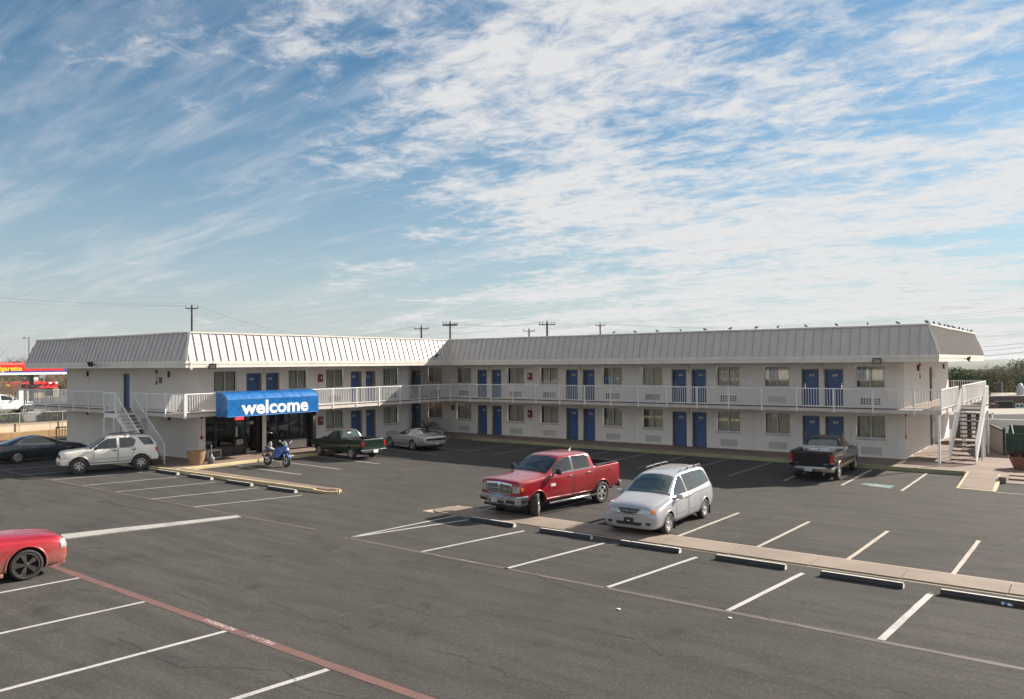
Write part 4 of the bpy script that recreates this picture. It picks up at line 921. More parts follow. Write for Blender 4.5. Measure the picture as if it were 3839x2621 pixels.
# ================================================================ vehicles
def lerp3(P,t):
    n=len(P)-1; i=min(n-1,int(t*n)); return P[i].lerp(P[i+1],t*n-i)
def lerp_poly(P,t):
    """point at parameter t (0..1) along polyline P by arc length"""
    L=[0]
    for a,b in zip(P,P[1:]): L.append(L[-1]+math.dist(a,b))
    if L[-1]==0: return P[0]
    d=t*L[-1]
    for i in range(len(P)-1):
        if d<=L[i+1]+1e-9:
            k=(d-L[i])/max(1e-9,L[i+1]-L[i]); return tuple(P[i][j]+(P[i+1][j]-P[i][j])*k for j in range(len(P[0])))
    return P[-1]
class Car:
    """lofted body in local coordinates: +x forward, +y left, z up"""
    def __init__(s,label,cat,group,loc,rz,paintmat):
        s.t=thing(s.kindname if hasattr(s,'kindname') else 'parked_car',label,cat,(*loc,0),rz,group); s.paint=paintmat
    def loft(s,st,sub=2,name='body'):
        """st rows: x, zb, wl, zm, wm, zs, ws, wg, zt, wt, crown"""
        m=MB(); rings=[]
        for x,zb,wl,zm,wm,zs,ws,wg,zt,wt,cr in st:
            h=[(0,zb),(wl*.8,zb),(wl,zb+.05),(wm,zm),(ws,zs-.03),(wg,zs+.02),(wt+.02,zt-.07),(wt-.07,zt),(0,zt+cr)]
            rings.append([(x,y,z) for y,z in h]+[(x,-y,z) for y,z in h[-2:0:-1]])
        n=len(rings[0]); vs=[p for r_ in rings for p in r_]; fs=[]
        for i in range(len(rings)-1):
            for k in range(n): fs.append((i*n+k,i*n+(k+1)%n,(i+1)*n+(k+1)%n,(i+1)*n+k))
        # end caps as quad strips
        for base,flip in ((0,True),((len(rings)-1)*n,False)):
            for k in range(n//2-1):
                a,b,c,d=base+(k if k else 0),base+k+1,base+(n-k-1)%n,base+(n-k)%n
                f=(a,b,c) if k==0 else (a,b,c,d)
                if k==n//2-2+0: pass
                fs.append(tuple(f if not flip else f[::-1]))
            k=n//2-1; f=(base+k,base+k+1,base+n-k); fs.append(f if not flip else f[::-1])
        if True:
            fs=[tuple(reversed(f)) for f in fs]
        m.add(vs,fs); me=m.mesh(name,[s.paint,M_['under']],smooth=True)
        o=bpy.data.objects.new(name,me); COL.objects.link(o); o.parent=s.t
        bm=bmesh.new(); bm.from_mesh(me); bmesh.ops.recalc_face_normals(bm,faces=bm.faces); bm.to_mesh(me); bm.free()
        md=o.modifiers.new('s','SUBSURF'); md.levels=sub; md.render_levels=sub
        dg=bpy.context.evaluated_depsgraph_get(); ev=bpy.data.meshes.new_from_object(o.evaluated_get(dg)); o.modifiers.clear(); o.data=ev
        s.body=o; s.bvh=BVHTree.FromPolygons([v.co.copy() for v in ev.vertices],[tuple(p.vertices) for p in ev.polygons])
        return o
    def cut(s,cutters,obj=None):
        """cutters: list of MB; boolean difference, cut faces take the dark underbody material"""
        o=obj or s.body
        for c in cutters:
            me=c.mesh('cutter',[M_['under']]); co=bpy.data.objects.new('cutter',me); COL.objects.link(co)
            bm=bmesh.new(); bm.from_mesh(me); bmesh.ops.recalc_face_normals(bm,faces=bm.faces); bm.to_mesh(me); bm.free()
            co.parent=s.t
            md=o.modifiers.new('b','BOOLEAN'); md.object=co; md.operation='DIFFERENCE'; md.solver='EXACT'; md.material_mode='TRANSFER'
            bpy.context.view_layer.update(); dg=bpy.context.evaluated_depsgraph_get(); ev=bpy.data.meshes.new_from_object(o.evaluated_get(dg))
            o.modifiers.clear(); o.data=ev; bpy.data.objects.remove(co)
        me=o.data; bm=bmesh.new(); bm.from_mesh(me)
        for e in bm.edges:
            if len(e.link_faces)==2 and e.calc_face_angle(0)>R(38): e.smooth=False
        for f in bm.faces: f.smooth=True
        bm.to_mesh(me); bm.free()
    def wells(s,xs,rad,w_in,yo=1.2,zc=None):
        cs=[]
        for x in xs:
            for sg in (1,-1):
                m=MB(); n=28; r_=rad; zc_=zc or s.R_
                prof=[(x+r_*cos(2*pi*k/n),zc_+r_*sin(2*pi*k/n)) for k in range(n)]
                m.prism([(a,sg*w_in,b) for a,b in prof],(0,sg*(yo-w_in),0)); cs.append(m)
        s.cut(cs)
    def hit(s,proj,a,b,sg=1):
        if proj=='side': o=Vector((a,sg*2.5,b)); d=Vector((0,-sg,0))
        elif proj=='front': o=Vector((sg*6,a,b)); d=Vector((-sg,0,0))
        else: o=Vector((a,b,4)); d=Vector((0,0,-1))
        q,n_,i,_=s.bvh.ray_cast(o,d)
        if q is None:
            q,n_,i,_=s.bvh.find_nearest(o+d*(2.5-.8 if proj=='side' else 3.4))
        if n_.dot(d)>0: n_=-n_
        return q,n_
    def patch(s,name,mat,proj,top,bot,sg=1,nu=12,nv=6,off=.006,parent=None,skirt=.02,label=None,mirror=False):
        """thin piece laid on the body surface between two polylines given in the projection plane"""
        outs=[]
        for sgn in ((1,-1) if mirror else (sg,)):
            m=MB(); vs=[];N=[]
            for i in range(nu+1):
                a=lerp_poly(top,i/nu); b=lerp_poly(bot,i/nu)
                for j in range(nv+1):
                    k=j/nv; p=(a[0]+(b[0]-a[0])*k,a[1]+(b[1]-a[1])*k)
                    if mirror and proj=='front': q,n_=s.hit(proj,p[0]*sgn,p[1],sg)
                    elif mirror and proj=='top': q,n_=s.hit(proj,p[0],p[1]*sgn)
                    else: q,n_=s.hit(proj,p[0],p[1],sgn)
                    vs.append(q+n_*off); N.append(n_)
            W=nv+1; fs=[(i*W+j,(i+1)*W+j,(i+1)*W+j+1,i*W+j+1) for i in range(nu) for j in range(nv)]
            bl=[i*W for i in range(nu+1)]+[nu*W+j for j in range(1,W)]+[i*W+nv for i in range(nu-1,-1,-1)]+[j for j in range(nv-1,0,-1)]
            b0=len(vs); vs2=vs+[vs[i]-N[i]*(skirt+off) for i in bl]; L=len(bl)
            fs+=[(bl[i],bl[(i+1)%L],b0+(i+1)%L,b0+i) for i in range(L)]
            m.add(vs2,fs); me=m.mesh(name,mat); bm=bmesh.new(); bm.from_mesh(me); bmesh.ops.recalc_face_normals(bm,faces=bm.faces)
            for f in bm.faces: f.smooth=True
            for e in bm.edges:
                if len(e.link_faces)==2 and e.calc_face_angle(0)>R(50): e.smooth=False
            bm.to_mesh(me); bm.free()
            o=bpy.data.objects.new(name,me); COL.objects.link(o); o.parent=parent or s.t
            if label: o['label']=label
            outs.append(o)
        return outs
    def line(s,name,mat,proj,pts,wd=.012,sg=1,off=.002,parent=None,mirror=False,n=None):
        """narrow strip following the surface"""
        for sgn in ((1,-1) if mirror else (sg,)):
            n=n or 14; P=[lerp_poly(pts,i/n) for i in range(n+1)]
            Q=[s.hit(proj,p[0],p[1],sgn) if not(mirror and proj=='top') else s.hit(proj,p[0],p[1]*sgn) for p in P]; vs=[]
            for i,(q,nn) in enumerate(Q):
                t=(Q[min(i+1,n)][0]-Q[max(i-1,0)][0])
                if t.length<1e-6: t=Vector((1,0,0))
                b=t.normalized().cross(nn).normalized()*wd/2; vs+=[q+nn*off+b,q+nn*off-b]
            m=MB(); m.add(vs,[(2*i,2*i+1,2*i+3,2*i+2) for i in range(n)]); o=m.build(name,mat,parent or s.t,world=False)
    def part(s,m,name,mat,parent=None,smooth=False,bev=0,ang=None):
        o=m.build(name,mat,parent or s.t,world=False,smooth=smooth)
        if bev: bevel(o,bev,2); smooth_by_angle(o,40)
        if ang: smooth_by_angle(o,ang)
        return o
    def wheels(s,xf,xr,track,Rad,W,rimR,style='five',rimmat='alloy',tyre='rubber',steer=0,spokes=5):
        s.R_=Rad
        ty=MB(); hw=W/2
        ty.lathe([(rimR,-hw*.86),(rimR+.012,-hw*.95),(Rad-.05,-hw),(Rad-.012,-hw*.93),(Rad,-hw*.72),(Rad,hw*.72),(Rad-.012,hw*.93),(Rad-.05,hw),(rimR+.012,hw*.95),(rimR,hw*.86)],40,axis='y')
        tm=ty.mesh('tyre',M_[tyre],smooth=True)
        rm=MB(); y=hw*.86
        rm.mi=1; rm.lathe([(0,y-.075),(rimR,y-.075)],32,axis='y'); rm.mi=0
        rm.lathe([(rimR+.001,y-.09),(rimR+.001,y+.006),(rimR-.018,y+.010),(rimR-.028,y-.01),(rimR-.034,y-.07)],32,axis='y')
        rm.lathe([(.001,y+.0),(.045,y-.003),(.065,y-.02),(.07,y-.06)],20,axis='y')
        for k in range(spokes):
            a=2*pi*k/spokes+.3; c,s_=cos(a),sin(a); w0,w1={'five':(.045,.034),'fat':(.030,.062),'thin':(.018,.022),'twin':(.03,.05)}[style]
            r0,r1=.05,rimR-.022
            def pt(r_,w_,d): return (r_*c-w_*s_,y+d,-(r_*s_+w_*c))
            rm.add([pt(r0,-w0,-.008),pt(r0,w0,-.008),pt(r1,w1,-.004),pt(r1,-w1,-.004),pt(r0,-w0*1.2,-.05),pt(r0,w0*1.2,-.05),pt(r1,w1*1.25,-.05),pt(r1,-w1*1.25,-.05)],[(0,3,2,1),(0,1,5,4),(1,2,6,5),(2,3,7,6),(3,0,4,7)])
        rmm=rm.mesh('rim',[M_[rimmat],M_['under']]); 
        for p in rmm.polygons: p.use_smooth=False
        if style=='steel': pass
        for i,(x,sg) in enumerate(((xf,1),(xf,-1),(xr,1),(xr,-1))):
            wq=bpy.data.objects.new('wheel',None); COL.objects.link(wq); wq.parent=s.t; wq.location=(x,sg*(track/2-0),Rad)
            wq.rotation_euler=(0,random.uniform(0,6),(0 if sg>0 else pi)+(steer if x==xf else 0)); wq.rotation_mode='XYZ'
            # spin about local y first, then steer about z
            wq.rotation_euler=(0,0,(0 if sg>0 else pi)+(steer if x==xf else 0))
            a=inst('tyre',tm,wq,world=False); b=inst('rim',rmm,wq,rot=(0,random.uniform(0,6),0),world=False)
        return s
    def arches(s,xs,rad,wd=.03,mat=None,zc=None,a0=-15,a1=195,prout=.012):
        for x in xs:
            for sg in (1,-1):
                vs=[];n=22;zc_=zc or s.R_
                for i in range(n+1):
                    a=R(a0+(a1-a0)*i/n)
                    for r_ in (rad,rad+wd):
                        q,nn=s.hit('side',x+r_*cos(a),max(.22,zc_+r_*sin(a)),sg); vs.append(q+nn*prout)
                m=MB(); b=len(vs); vs+= [v+Vector((0,-sg*.05,0)) for v in vs]
                f=[(2*i,2*i+1,2*i+3,2*i+2) for i in range(n)]+[(2*i,2*i+2,b+2*i+2,b+2*i) for i in range(n)]+[(2*i+1,b+2*i+1,b+2*i+3,2*i+3) for i in range(n)]
                m.add(vs,f); me=m.mesh('wheel_arch_trim',mat or s.paint,smooth=True); bm=bmesh.new(); bm.from_mesh(me); bmesh.ops.recalc_face_normals(bm,faces=bm.faces); bm.to_mesh(me); bm.free()
                inst('wheel_arch_trim',me,s.t,world=False)
    def doors(s,polys,handles,handmat=None,gap=True,inset=.010,hy=.03):
        """polys: list of (top polyline, bottom polyline) in side view"""
        hm=handmat or s.paint; ds=[]
        for tp,bt in polys:
            for sg in (1,-1):
                ring=list(tp)+list(bt)[::-1]+[tp[0]]
                s.line('door_gap',M_['black'],'side',ring,.016,sg,.003,n=40)
        for k,(x,z) in enumerate(handles):
            for sg in (1,-1):
                q,nn=s.hit('side',x,z,sg); m=MB(); m.box(-.095,-.012,-.022,.095,.022,.022); o=s.part(m,'door_handle',hm,bev=.008); o.location=q+nn*.012; o.rotation_euler=(0,0,0 if sg>0 else pi)
    def mirror_(s,x,y,z,w=.20,h=.15,mat=None,arm=True):
        for sg in (1,-1):
            m=MB(); m.box(-.06,-.5*w,-.5*h,.055,.5*w,.5*h); o=s.part(m,'side_mirror',mat or s.paint,bev=.035); o.location=(x,sg*(y+w/2),z)
            m=MB(); m.quad((-.0605,-.4*w,-.38*h),(-.0605,.4*w,-.38*h),(-.0605,.4*w,.38*h),(-.0605,-.4*w,.38*h)); inst('mirror_glass',m.mesh('mirror_glass',M_['chrome']),o,world=False)
            m=MB(); m.box(-.03,-.14,-.03,.03,.02,.01); inst('mirror_arm',m.mesh('mirror_arm',M_['black']),o,loc=(.0,-sg*(w/2+.0)+(0 if sg>0 else .0),-h*.3),rot=(0,0,0 if sg>0 else pi),world=False)
    def plate(s,x,z,front=True,mat=None,y=0):
        m=MB(); m.box(-.008,-.155,-.078,.008,.155,.078); o=s.part(m,'licence_plate',mat or simple('blank_plate',(.42,.42,.44),.4)); o.location=(x,y,z); return o
def smoothbox(c,name,mat,a,b,bev=.03,parent=None):
    m=MB(); m.box(*a,*b); return c.part(m,name,mat,bev=bev,parent=parent)
def barpts(c,name,mat,pts,r,n=8,parent=None):
    m=MB(); m.tube(pts,r,n); return c.part(m,name,mat,parent=parent,smooth=True)
# ================================================================ around the motel
# window air conditioners, planter, ash urn at the lobby
def unit(label,y0,y1,z0,z1,x0=-40.05,x1=-39.42,notch=True,metal='louvre'):
    t=thing('air_conditioner',label,'air conditioner',(x1,y0,z0)); m=MB(); m.box(x0,y0,z0,x1,y1,z1); bevel(m.build('case',M_[metal],t),.01,1)
    m=MB(); m.box(x1+.001,y0+.06,z0+.06,x1+.012,y1-.06,z1-.07); m.build('front_grille',M_['vent_dark'] if metal=='louvre' else M_['curtain'],t)
    m=MB(); n=9
    for i in range(n): z=z0+.07+(z1-z0-.14)*i/n; m.box(x1+.0125,y0+.06,z,x1+.017,y1-.06,z+.012)
    m.build('grille_louvre',M_['jamb'] if metal=='louvre' else M_['slab'],t,kind='stuff'); return t
unit('white rimmed window air conditioner standing on the pavement by the big planter',24.85,25.68,WK,.62)
unit('beige box air conditioner under the lobby window by the motorcycle',30.32,31.60,.24,.72,metal='slab')
t=thing('round_planter','large empty tan round planter beside the lobby shop front','planter',(-37.78,23.15,WK)); m=MB()
m.lathe([(0,0),(.31,0),(.34,.04),(.47,.66),(.49,.70),(.455,.70),(.44,.62),(0,.60)],40); m.build('bowl',M_['terracotta'],t,world=False,smooth=True); smooth_by_angle(t.children[0],40)
m=MB(); m.lathe([(0,.603),(.438,.603)],24); m.build('soil',M_['soil'],t,world=False)
m=MB(); 
for k in range(9): a=random.uniform(0,6); m.tube([(.1*cos(a),.1*sin(a),.6),(.12*cos(a),.12*sin(a),.66),(.15*cos(a+.3),.15*sin(a+.3),.70+.04*random.random())],.004,4)
m.build('dry_stem',M_['twig'],t,world=False,kind='stuff')
t=thing('ash_urn','grey plastic smokers urn with a long neck beside the tan planter','ash urn',(-37.46,23.80,WK)); m=MB()
m.lathe([(0,0),(.12,0),(.17,.05),(.185,.24),(.19,.30),(.16,.32),(.10,.38),(.05,.50),(.035,.62),(.032,.86),(.045,.90),(.035,.95),(0,.96)],28); m.build('urn_body',simple('grey_urn_plastic',(.13,.13,.14),.45),t,world=False,smooth=True)
# ---------------------------------------------------------------- right end: ramp, steps, planter, dumpster pen
m=MB(); A,B,C_,D_=(-4.86,41.25),(-3.47,41.0),(-3.33,36.75),(-4.77,36.95)
m.prism([(*A,0),(*B,0),(*C_,0),(*D_,0)],(0,0,.002)); m=MB(); m.add([(*A,0),(*B,0),(*C_,0),(*D_,0),(*A,.186),(*B,.186),(*C_,.006),(*D_,.006)],[(4,5,6,7),(0,4,7,3),(1,2,6,5),(3,7,6,2),(0,1,5,4)])
rp=tag(m.build('access_ramp',M_['walk']),'concrete wheelchair ramp with cream painted edges at the right kerb','ramp')
m=MB()
def onr(u,v): 
    a=Vector((*A,.186)).lerp(Vector((*B,.186)),u); b=Vector((*D_,.006)).lerp(Vector((*C_,.006)),u); return a.lerp(b,v)+Vector((0,0,.004))
for (u0,u1,v0,v1) in ((0,.07,0,1),(.90,1,0,1),(.07,.90,.975,1)): m.quad(onr(u0,v0),onr(u1,v0),onr(u1,v1),onr(u0,v1))
m.build('painted_edge',M_['kerb'],rp)
m=MB(); m.box(-3.46,39.35,0,-3.20,40.95,.27); tag(m.build('step_cheek',M_['walk']),'low concrete cheek block between the ramp and the steps','kerb block')
m=MB(); m.box(-3.195,40.45,.0,1.2,41.3,.10); m.box(-3.195,39.4,0,1.2,40.44,.03); tag(m.build('concrete_steps',M_['walk']),'shallow brown concrete steps at the right edge of the picture','steps')
t=thing('round_planter','terracotta planter full of purple leaved plants at the right edge','planter',(-2.72,44.0,WK)); m=MB(); m.lathe([(0,0),(.52,0),(.56,.05),(.74,.50),(.78,.56),(.72,.56),(.70,.48),(0,.46)],40); m.build('bowl',M_['terracotta_red'],t,world=False,smooth=True); smooth_by_angle(t.children[0],40)
m=MB(); rr=random.Random(4)
for k in range(420):
    r_=.70*math.sqrt(rr.random()); a=rr.uniform(0,2*pi); x,y=r_*cos(a),r_*sin(a); h=rr.uniform(.16,.42)*(1.1-.4*r_); l=rr.uniform(-.10,.10); l2=rr.uniform(-.10,.10); b=rr.uniform(0,pi); w_=rr.uniform(.012,.028)
    p0=Vector((x,y,.50)); p1=p0+Vector((l+.25*x*h,l2+.25*y*h,h)); s_=Vector((cos(b),sin(b),0))*w_; mid=p0.lerp(p1,.55)+Vector((0,0,.02))
    m.add([p0,mid+s_,p1,mid-s_],[(0,1,2,3)])
m.build('purple_foliage',M_['leaf_purple'],t,world=False,kind='stuff')
m=MB(); rr=random.Random(5)
for k in range(60):
    r_=.72*math.sqrt(rr.random()); a=rr.uniform(0,2*pi); x,y=r_*cos(a),r_*sin(a); h=rr.uniform(.10,.3); b=rr.uniform(0,pi); p0=Vector((x,y,.5)); p1=p0+Vector((rr.uniform(-.1,.1),rr.uniform(-.1,.1),h)); s_=Vector((cos(b),sin(b),0))*.03
    m.add([p0,p0.lerp(p1,.5)+s_,p1,p0.lerp(p1,.5)-s_],[(0,1,2,3)])
m.build('yellow_green_leaf',M_['leaf_lime'],t,world=False,kind='stuff')
# screen wall beside the dumpster, block courses proud of their joints
a,b=Vector((-5.14,53.85,0)),Vector((-4.17,49.82,0)); tt=(b-a).normalized(); nn=Vector((-tt.y,tt.x,0)); sw=thing('screen_wall','pale block screen wall with dark cap beside the dumpster','wall',(*a.xy,WK))
m=MB(); m.prism([a+Vector((0,0,WK)),b+Vector((0,0,WK)),b+nn*.12+Vector((0,0,WK)),a+nn*.12+Vector((0,0,WK))],(0,0,1.25)); m.build('wall_core',M_['slab'],sw)
L=(b-a).length
bl=MB(); bl.box(.006,-.012,.004,.394,.0,.194); bm_=bl.mesh('block',M_['concrete'])
for r_ in range(6):
    for c in range(10):
        u=c*.4+(.2 if r_%2 else 0)
        if u+.4<L: inst('block',bm_,sw,a+tt*u+Vector((0,0,WK+.03+r_*.2)),(0,0,math.atan2(tt.y,tt.x)))
m=MB(); m.bar(a+nn*.06+Vector((0,0,1.45)),b+nn*.06+Vector((0,0,1.45)),.18,.09); m.build('wall_cap',M_['fascia_dark'],sw)
m=MB(); m.box(-.06,-.06,0,.06,.06,1.45); o=m.build('gate_post',M_['black'],sw,world=False); o.location=(b-a)+Vector((.06,0,0))
t=thing('dumpster','dark green open topped steel dumpster behind the purple planter','dumpster',(-3.0,51.0,WK)); m=MB()
x0,x1,y0,y1=-1.05,1.6,-.9,.9
def quadbox(m,pts,th): pass
m.prism([(x0,y0,.12),(x0,y1,.12),(x0,y1,1.42),(x0,y0,1.10)],(.05,0,0)); m.prism([(x1,y0,.12),(x1,y1,.12),(x1,y1,1.42),(x1,y0,1.10)],(-.05,0,0))
m.box(x0+.05,y0,.12,x1-.05,y0+.05,1.10); m.box(x0+.05,y1-.05,.12,x1-.05,y1,1.42); m.box(x0+.05,y0+.05,.12,x1-.05,y1-.05,.17); m.build('steel_body',M_['green_dump'],t,world=False)
m=MB(); m.bar((x0-.02,y0-.02,1.12),(x1,y0-.02,1.12),.07,.06); m.bar((x0-.02,y0,1.12),(x0-.02,y1,1.44),.07,.06); m.bar((x0-.02,y1,1.44),(x1,y1,1.44),.07,.06); m.bar((x0,y0-.05,.82),(x1,y0-.05,.82),.07,.06); m.build('rim',M_['green_dump'],t,world=False)
m=MB(); m.bar((x0+.35,y0+.06,1.12),(x0-.0+.15,y1-.1,1.46),.05,.04); m.build('lid_strut',M_['steel'],t,world=False)
for k in range(5): m=MB(); m.box(x0+.3+k*.5,y0-.05,.2,x0+.36+k*.5,y0-.001,1.05); m.build('side_rib',M_['green_dump'],t,world=False)
m=MB(); rr=random.Random(2)
for k in range(7): m.lathe([(0,.24),(.16,.18),(.22,.02),(.1,-.1)],8,c=(rr.uniform(-.6,1.1),rr.uniform(-.5,.5),.75))
m.build('rubbish_bags',M_['plate'],t,world=False,kind='stuff')
m=MB(); m.box(-5.6,54.9,0,9,55.15,1.72); tag(m.build('boundary_wall',M_['louvre']),'plain grey rendered boundary wall behind the dumpster','wall')
# white framed display cabinets glimpsed between the treads
for i,x in enumerate((-6.85,-5.75)):
    t=thing('glass_cabinet',('left','right')[i]+' white framed glass cabinet glimpsed between the stair treads','cabinet',(x,56.9,0)); m=MB()
    for z in (.3,.85,1.4,1.9): m.box(x-.5,56.85,z,x+.5,56.9,z+.07)
    for k in range(4): m.box(x-.5+k*.313,56.85,.3,x-.44+k*.313,56.9,1.97)
    m.build('cabinet_frame',M_['white'],t); m=MB(); m.box(x-.49,56.9,.3,x+.49,57.5,1.95); m.build('cabinet_body',M_['car_glass'],t)
# ---------------------------------------------------------------- vegetation
def leaf_mesh(name,mat,rad,n,size,seed,clumps=14,flat=.8,gap=.0):
    rr=random.Random(seed); m=MB(); cl=[]
    for k in range(clumps):
        while True:
            p=Vector((rr.uniform(-1,1),rr.uniform(-1,1),rr.uniform(-1,1)))
            if .35<p.length<1: break
        cl.append((p,rr.uniform(.26,.46)))
    for i in range(n):
        p,r_=cl[rr.randrange(clumps)]; d=Vector((rr.gauss(0,1),rr.gauss(0,1),rr.gauss(0,1))).normalized()*r_*(rr.random()**.35)
        q=Vector(((p.x+d.x)*rad[0],(p.y+d.y)*rad[1],(p.z+d.z*flat)*rad[2])); s_=size*rr.uniform(.6,1.4)
        u=Vector((rr.gauss(0,1),rr.gauss(0,1),rr.gauss(0,.6))).normalized(); v=u.cross(Vector((rr.gauss(0,1),rr.gauss(0,1),rr.gauss(0,1)))).normalized()
        m.add([q-u*s_,q-v*s_*.5,q+u*s_,q+v*s_*.5],[(0,1,2,3)])
    return m.mesh(name,mat)
def branches(m,base,h,spread,seed,n=9,r0=.16,twig=0):
    rr=random.Random(seed); top=base+Vector((rr.uniform(-.3,.3),rr.uniform(-.3,.3),h)); m.tube([base,base.lerp(top,.5)+Vector((rr.uniform(-.15,.15),rr.uniform(-.15,.15),0)),top],[r0,r0*.75,r0*.4],7)
    for k in range(n):
        s_=base.lerp(top,rr.uniform(.3,.95)); a=rr.uniform(0,2*pi); e=s_+Vector((cos(a)*spread*rr.uniform(.5,1),sin(a)*spread*rr.uniform(.5,1),rr.uniform(.3,1)*spread*.8)); mid=s_.lerp(e,.5)+Vector((0,0,-.1))
        m.tube([s_,mid,e],[r0*.4,r0*.25,r0*.08],5)
        for q in range(twig):
            b=mid.lerp(e,rr.random()); a2=rr.uniform(0,2*pi); L=spread*rr.uniform(.15,.5); e2=b+Vector((cos(a2)*L,sin(a2)*L,rr.uniform(-.2,1)*L)); m.tube([b,b.lerp(e2,.5)+Vector((0,0,.05*L)),e2],[r0*.12,r0*.08,r0*.03],3,caps=False)
            for q2 in range(2): b3=b.lerp(e2,rr.random()); e3=b3+Vector((rr.gauss(0,.3),rr.gauss(0,.3),rr.uniform(0,.4)))*L; m.tube([b3,e3],[r0*.06,r0*.02],3,caps=False)
def tree(name,label,cat,base,h,rad,mats,n=3800,size=.2,seed=1,group=None,trunk=.35,cz=None,twiggy=0):
    t=thing(name,label,cat,base,0,group); m=MB(); branches(m,Vector((0,0,0)),h*(cz or .62),rad[0]*.8,seed,r0=.05+h*.018,twig=twiggy); m.build('trunk',M_['bark'],t,world=False)
    for i,mt in enumerate(mats):
        me=leaf_mesh('crown',M_[mt],rad,n//len(mats),size,seed*7+i,clumps=16 if n>2000 else 9); o=inst('crown',me,t,(0,0,h-rad[2]*1.28),world=False); o['kind']='stuff' if False else 'stuff'
    return t
def bare(name,label,cat,base,h,spread,seed,n=16,twig=14,group=None,mat='twig',r0=.09):
    t=thing(name,label,cat,base,0,group); m=MB(); branches(m,Vector((0,0,0)),h*.7,spread,seed,n=n,r0=r0,twig=twig); m.build('branches',M_[mat],t,world=False); return t
# --- right background
GZ=-4.2
m=MB(); a_,b_=atD(3300,76),atD(5600,76); c_,d_=atD(4800,152),atD(3100,152)
m.add([(a_[0],a_[1],-.004),(b_[0],b_[1],-.004),(c_[0],c_[1],GZ+.05),(d_[0],d_[1],GZ+.05)],[(0,1,2,3)]); m.build('gravel_bank',M_['gravel_roof'],kind='structure')
D0=150; P0=Vector(atD(3560,D0,GZ)); P1=Vector(atD(3960,D0,GZ)); ux=(P1-P0).normalized(); uy=Vector((-ux.y,ux.x,0)); RB=thing('stone_building','low brown stone building with flat gravel roof beyond the gravel bank','building',P0)
def rb(name,mat,xp0,yp0,xp1,yp1,d0,d1,D=D0):
    x0=(xp0-3560)/2950.77*D; x1=(xp1-3560)/2950.77*D; z0=max(GZ,zD(3700,yp1,D)); z1=zD(3700,yp0,D); p=P0+ux*x0; q=P0+ux*x1; m=MB()
    m.prism([Vector((*(p+uy*d0).xy,z0)),Vector((*(q+uy*d0).xy,z0)),Vector((*(q+uy*d1).xy,z0)),Vector((*(p+uy*d1).xy,z0))],(0,0,z1-z0)); return m.build(name,M_[mat],RB)
rb('wall','brick_dark',3560,1501,3960,1560,0,14); rb('fascia','fascia_dark',3550,1486,3975,1501,-.5,14.4); rb('parapet','fascia_dark',3550,1470,3736,1484,2,14); rb('roof_deck','gravel_roof',3555,1484.5,3970,1486,-.2,14.2)
o=rb('entrance_void','room',3739,1506,3793,1531,-.06,.02); rb('lintel','slab',3725,1503,3795,1506,-.12,-.02); rb('wall_light','louvre',3712,1511,3724,1516,-.14,-.02)
m=MB(); 
for (xp0,yp0,xp1,yp1,nm,mt,dd) in ((3801,1513,3831,1536,'sign_board','white',-.16),(3803,1517,3814,1526,'sign_panel','green_post',-.19),(3818,1517,3829,1526,'sign_panel','green_post',-.19),(3806,1524,3826,1526.5,'sign_panel','green_post',-.2)): rb(nm,mt,xp0,yp0,xp1,yp1,dd,dd+.02)
rr=random.Random(3); stone=MB()
for k in range(150):
    u=rr.uniform(0,400); v=rr.uniform(1502,1531); w_=rr.uniform(3,8); 
    if 178<u<236 or 238<u<273: continue
    x0=u/2950.77*D0; x1=(u+w_)/2950.77*D0; z0=zD(3700,v+1.6,D0); z1=zD(3700,v,D0); p=P0+ux*x0; q=P0+ux*x1; d=-rr.uniform(.03,.1)
    stone.prism([Vector((*(p+uy*d).xy,z0)),Vector((*(q+uy*d).xy,z0)),Vector((*q.xy,z0)),Vector((*p.xy,z0))],(0,0,z1-z0))
stone.build('veneer_stone',simple('pinkish_stone',(.26,.17,.15),.85,var=.5,vs=2,world=True),RB,kind='stuff')
def rtop(name,label,cat,xp,yp0,yp1,D,build):
    z0=zD(xp,yp1,D); z1=zD(xp,yp0,D); t=thing(name,label,cat,Vector(atD(xp,D,z0))); build(t,z1-z0,D/2950.77); return t
zr=zD(3700,1486,152)
def vent(t,h,s):
    m=MB(); w_=12*s; m.lathe([(0,0),(w_,0),(w_,h*.45),(w_*1.05,h*.5),(w_*1.05,h*.62),(w_*.8,h*.8),(w_*.55,h*.92),(w_*.3,h),(0,h)],18); m.build('vent_cowl',M_['steel'],t,world=False,smooth=False)
rtop('roof_ventilator','pale metal turbine ventilator on the stone building roof','roof vent',3822,1437,1482,153,vent)
def box_(t,h,s): m=MB(); m.box(-9*s,-.5,0,9*s,.5,h); m.build('cabinet',M_['fascia_dark'],t,world=False); m=MB(); m.bar((9.5*s,0,0),(9.5*s,0,h+.15),.12); m.bar((-4*s,0,h),(2*s,0,h+.6),.06); m.build('conduit',M_['slab'],t,world=False)
rtop('rooftop_unit','dark brown rooftop equipment box beside the trees','rooftop unit',3743,1434,1472,158,box_)
TR=[(3590,172,1366,'leaf_dark','leaf_olive',11,6.5),(3640,168,1372,'leaf_dark','leaf_mid',10,6),(3556,176,1368,'leaf_dark','leaf_mid',10,6),(3690,175,1385,'leaf_olive','leaf_dark',8,5.5),(3725,170,1392,'leaf_rust','leaf_olive',8,5),(3760,182,1396,'leaf_olive','leaf_mid',8,5),
    (3800,176,1400,'leaf_dark','leaf_olive',8,5),(3845,180,1390,'leaf_olive','leaf_rust',8,5),(3815,215,1336,'leaf_bright','leaf_mid',11,6.5),(3868,208,1332,'leaf_bright','leaf_olive',11,7),(3900,175,1380,'leaf_dark','leaf_mid',9,6)]
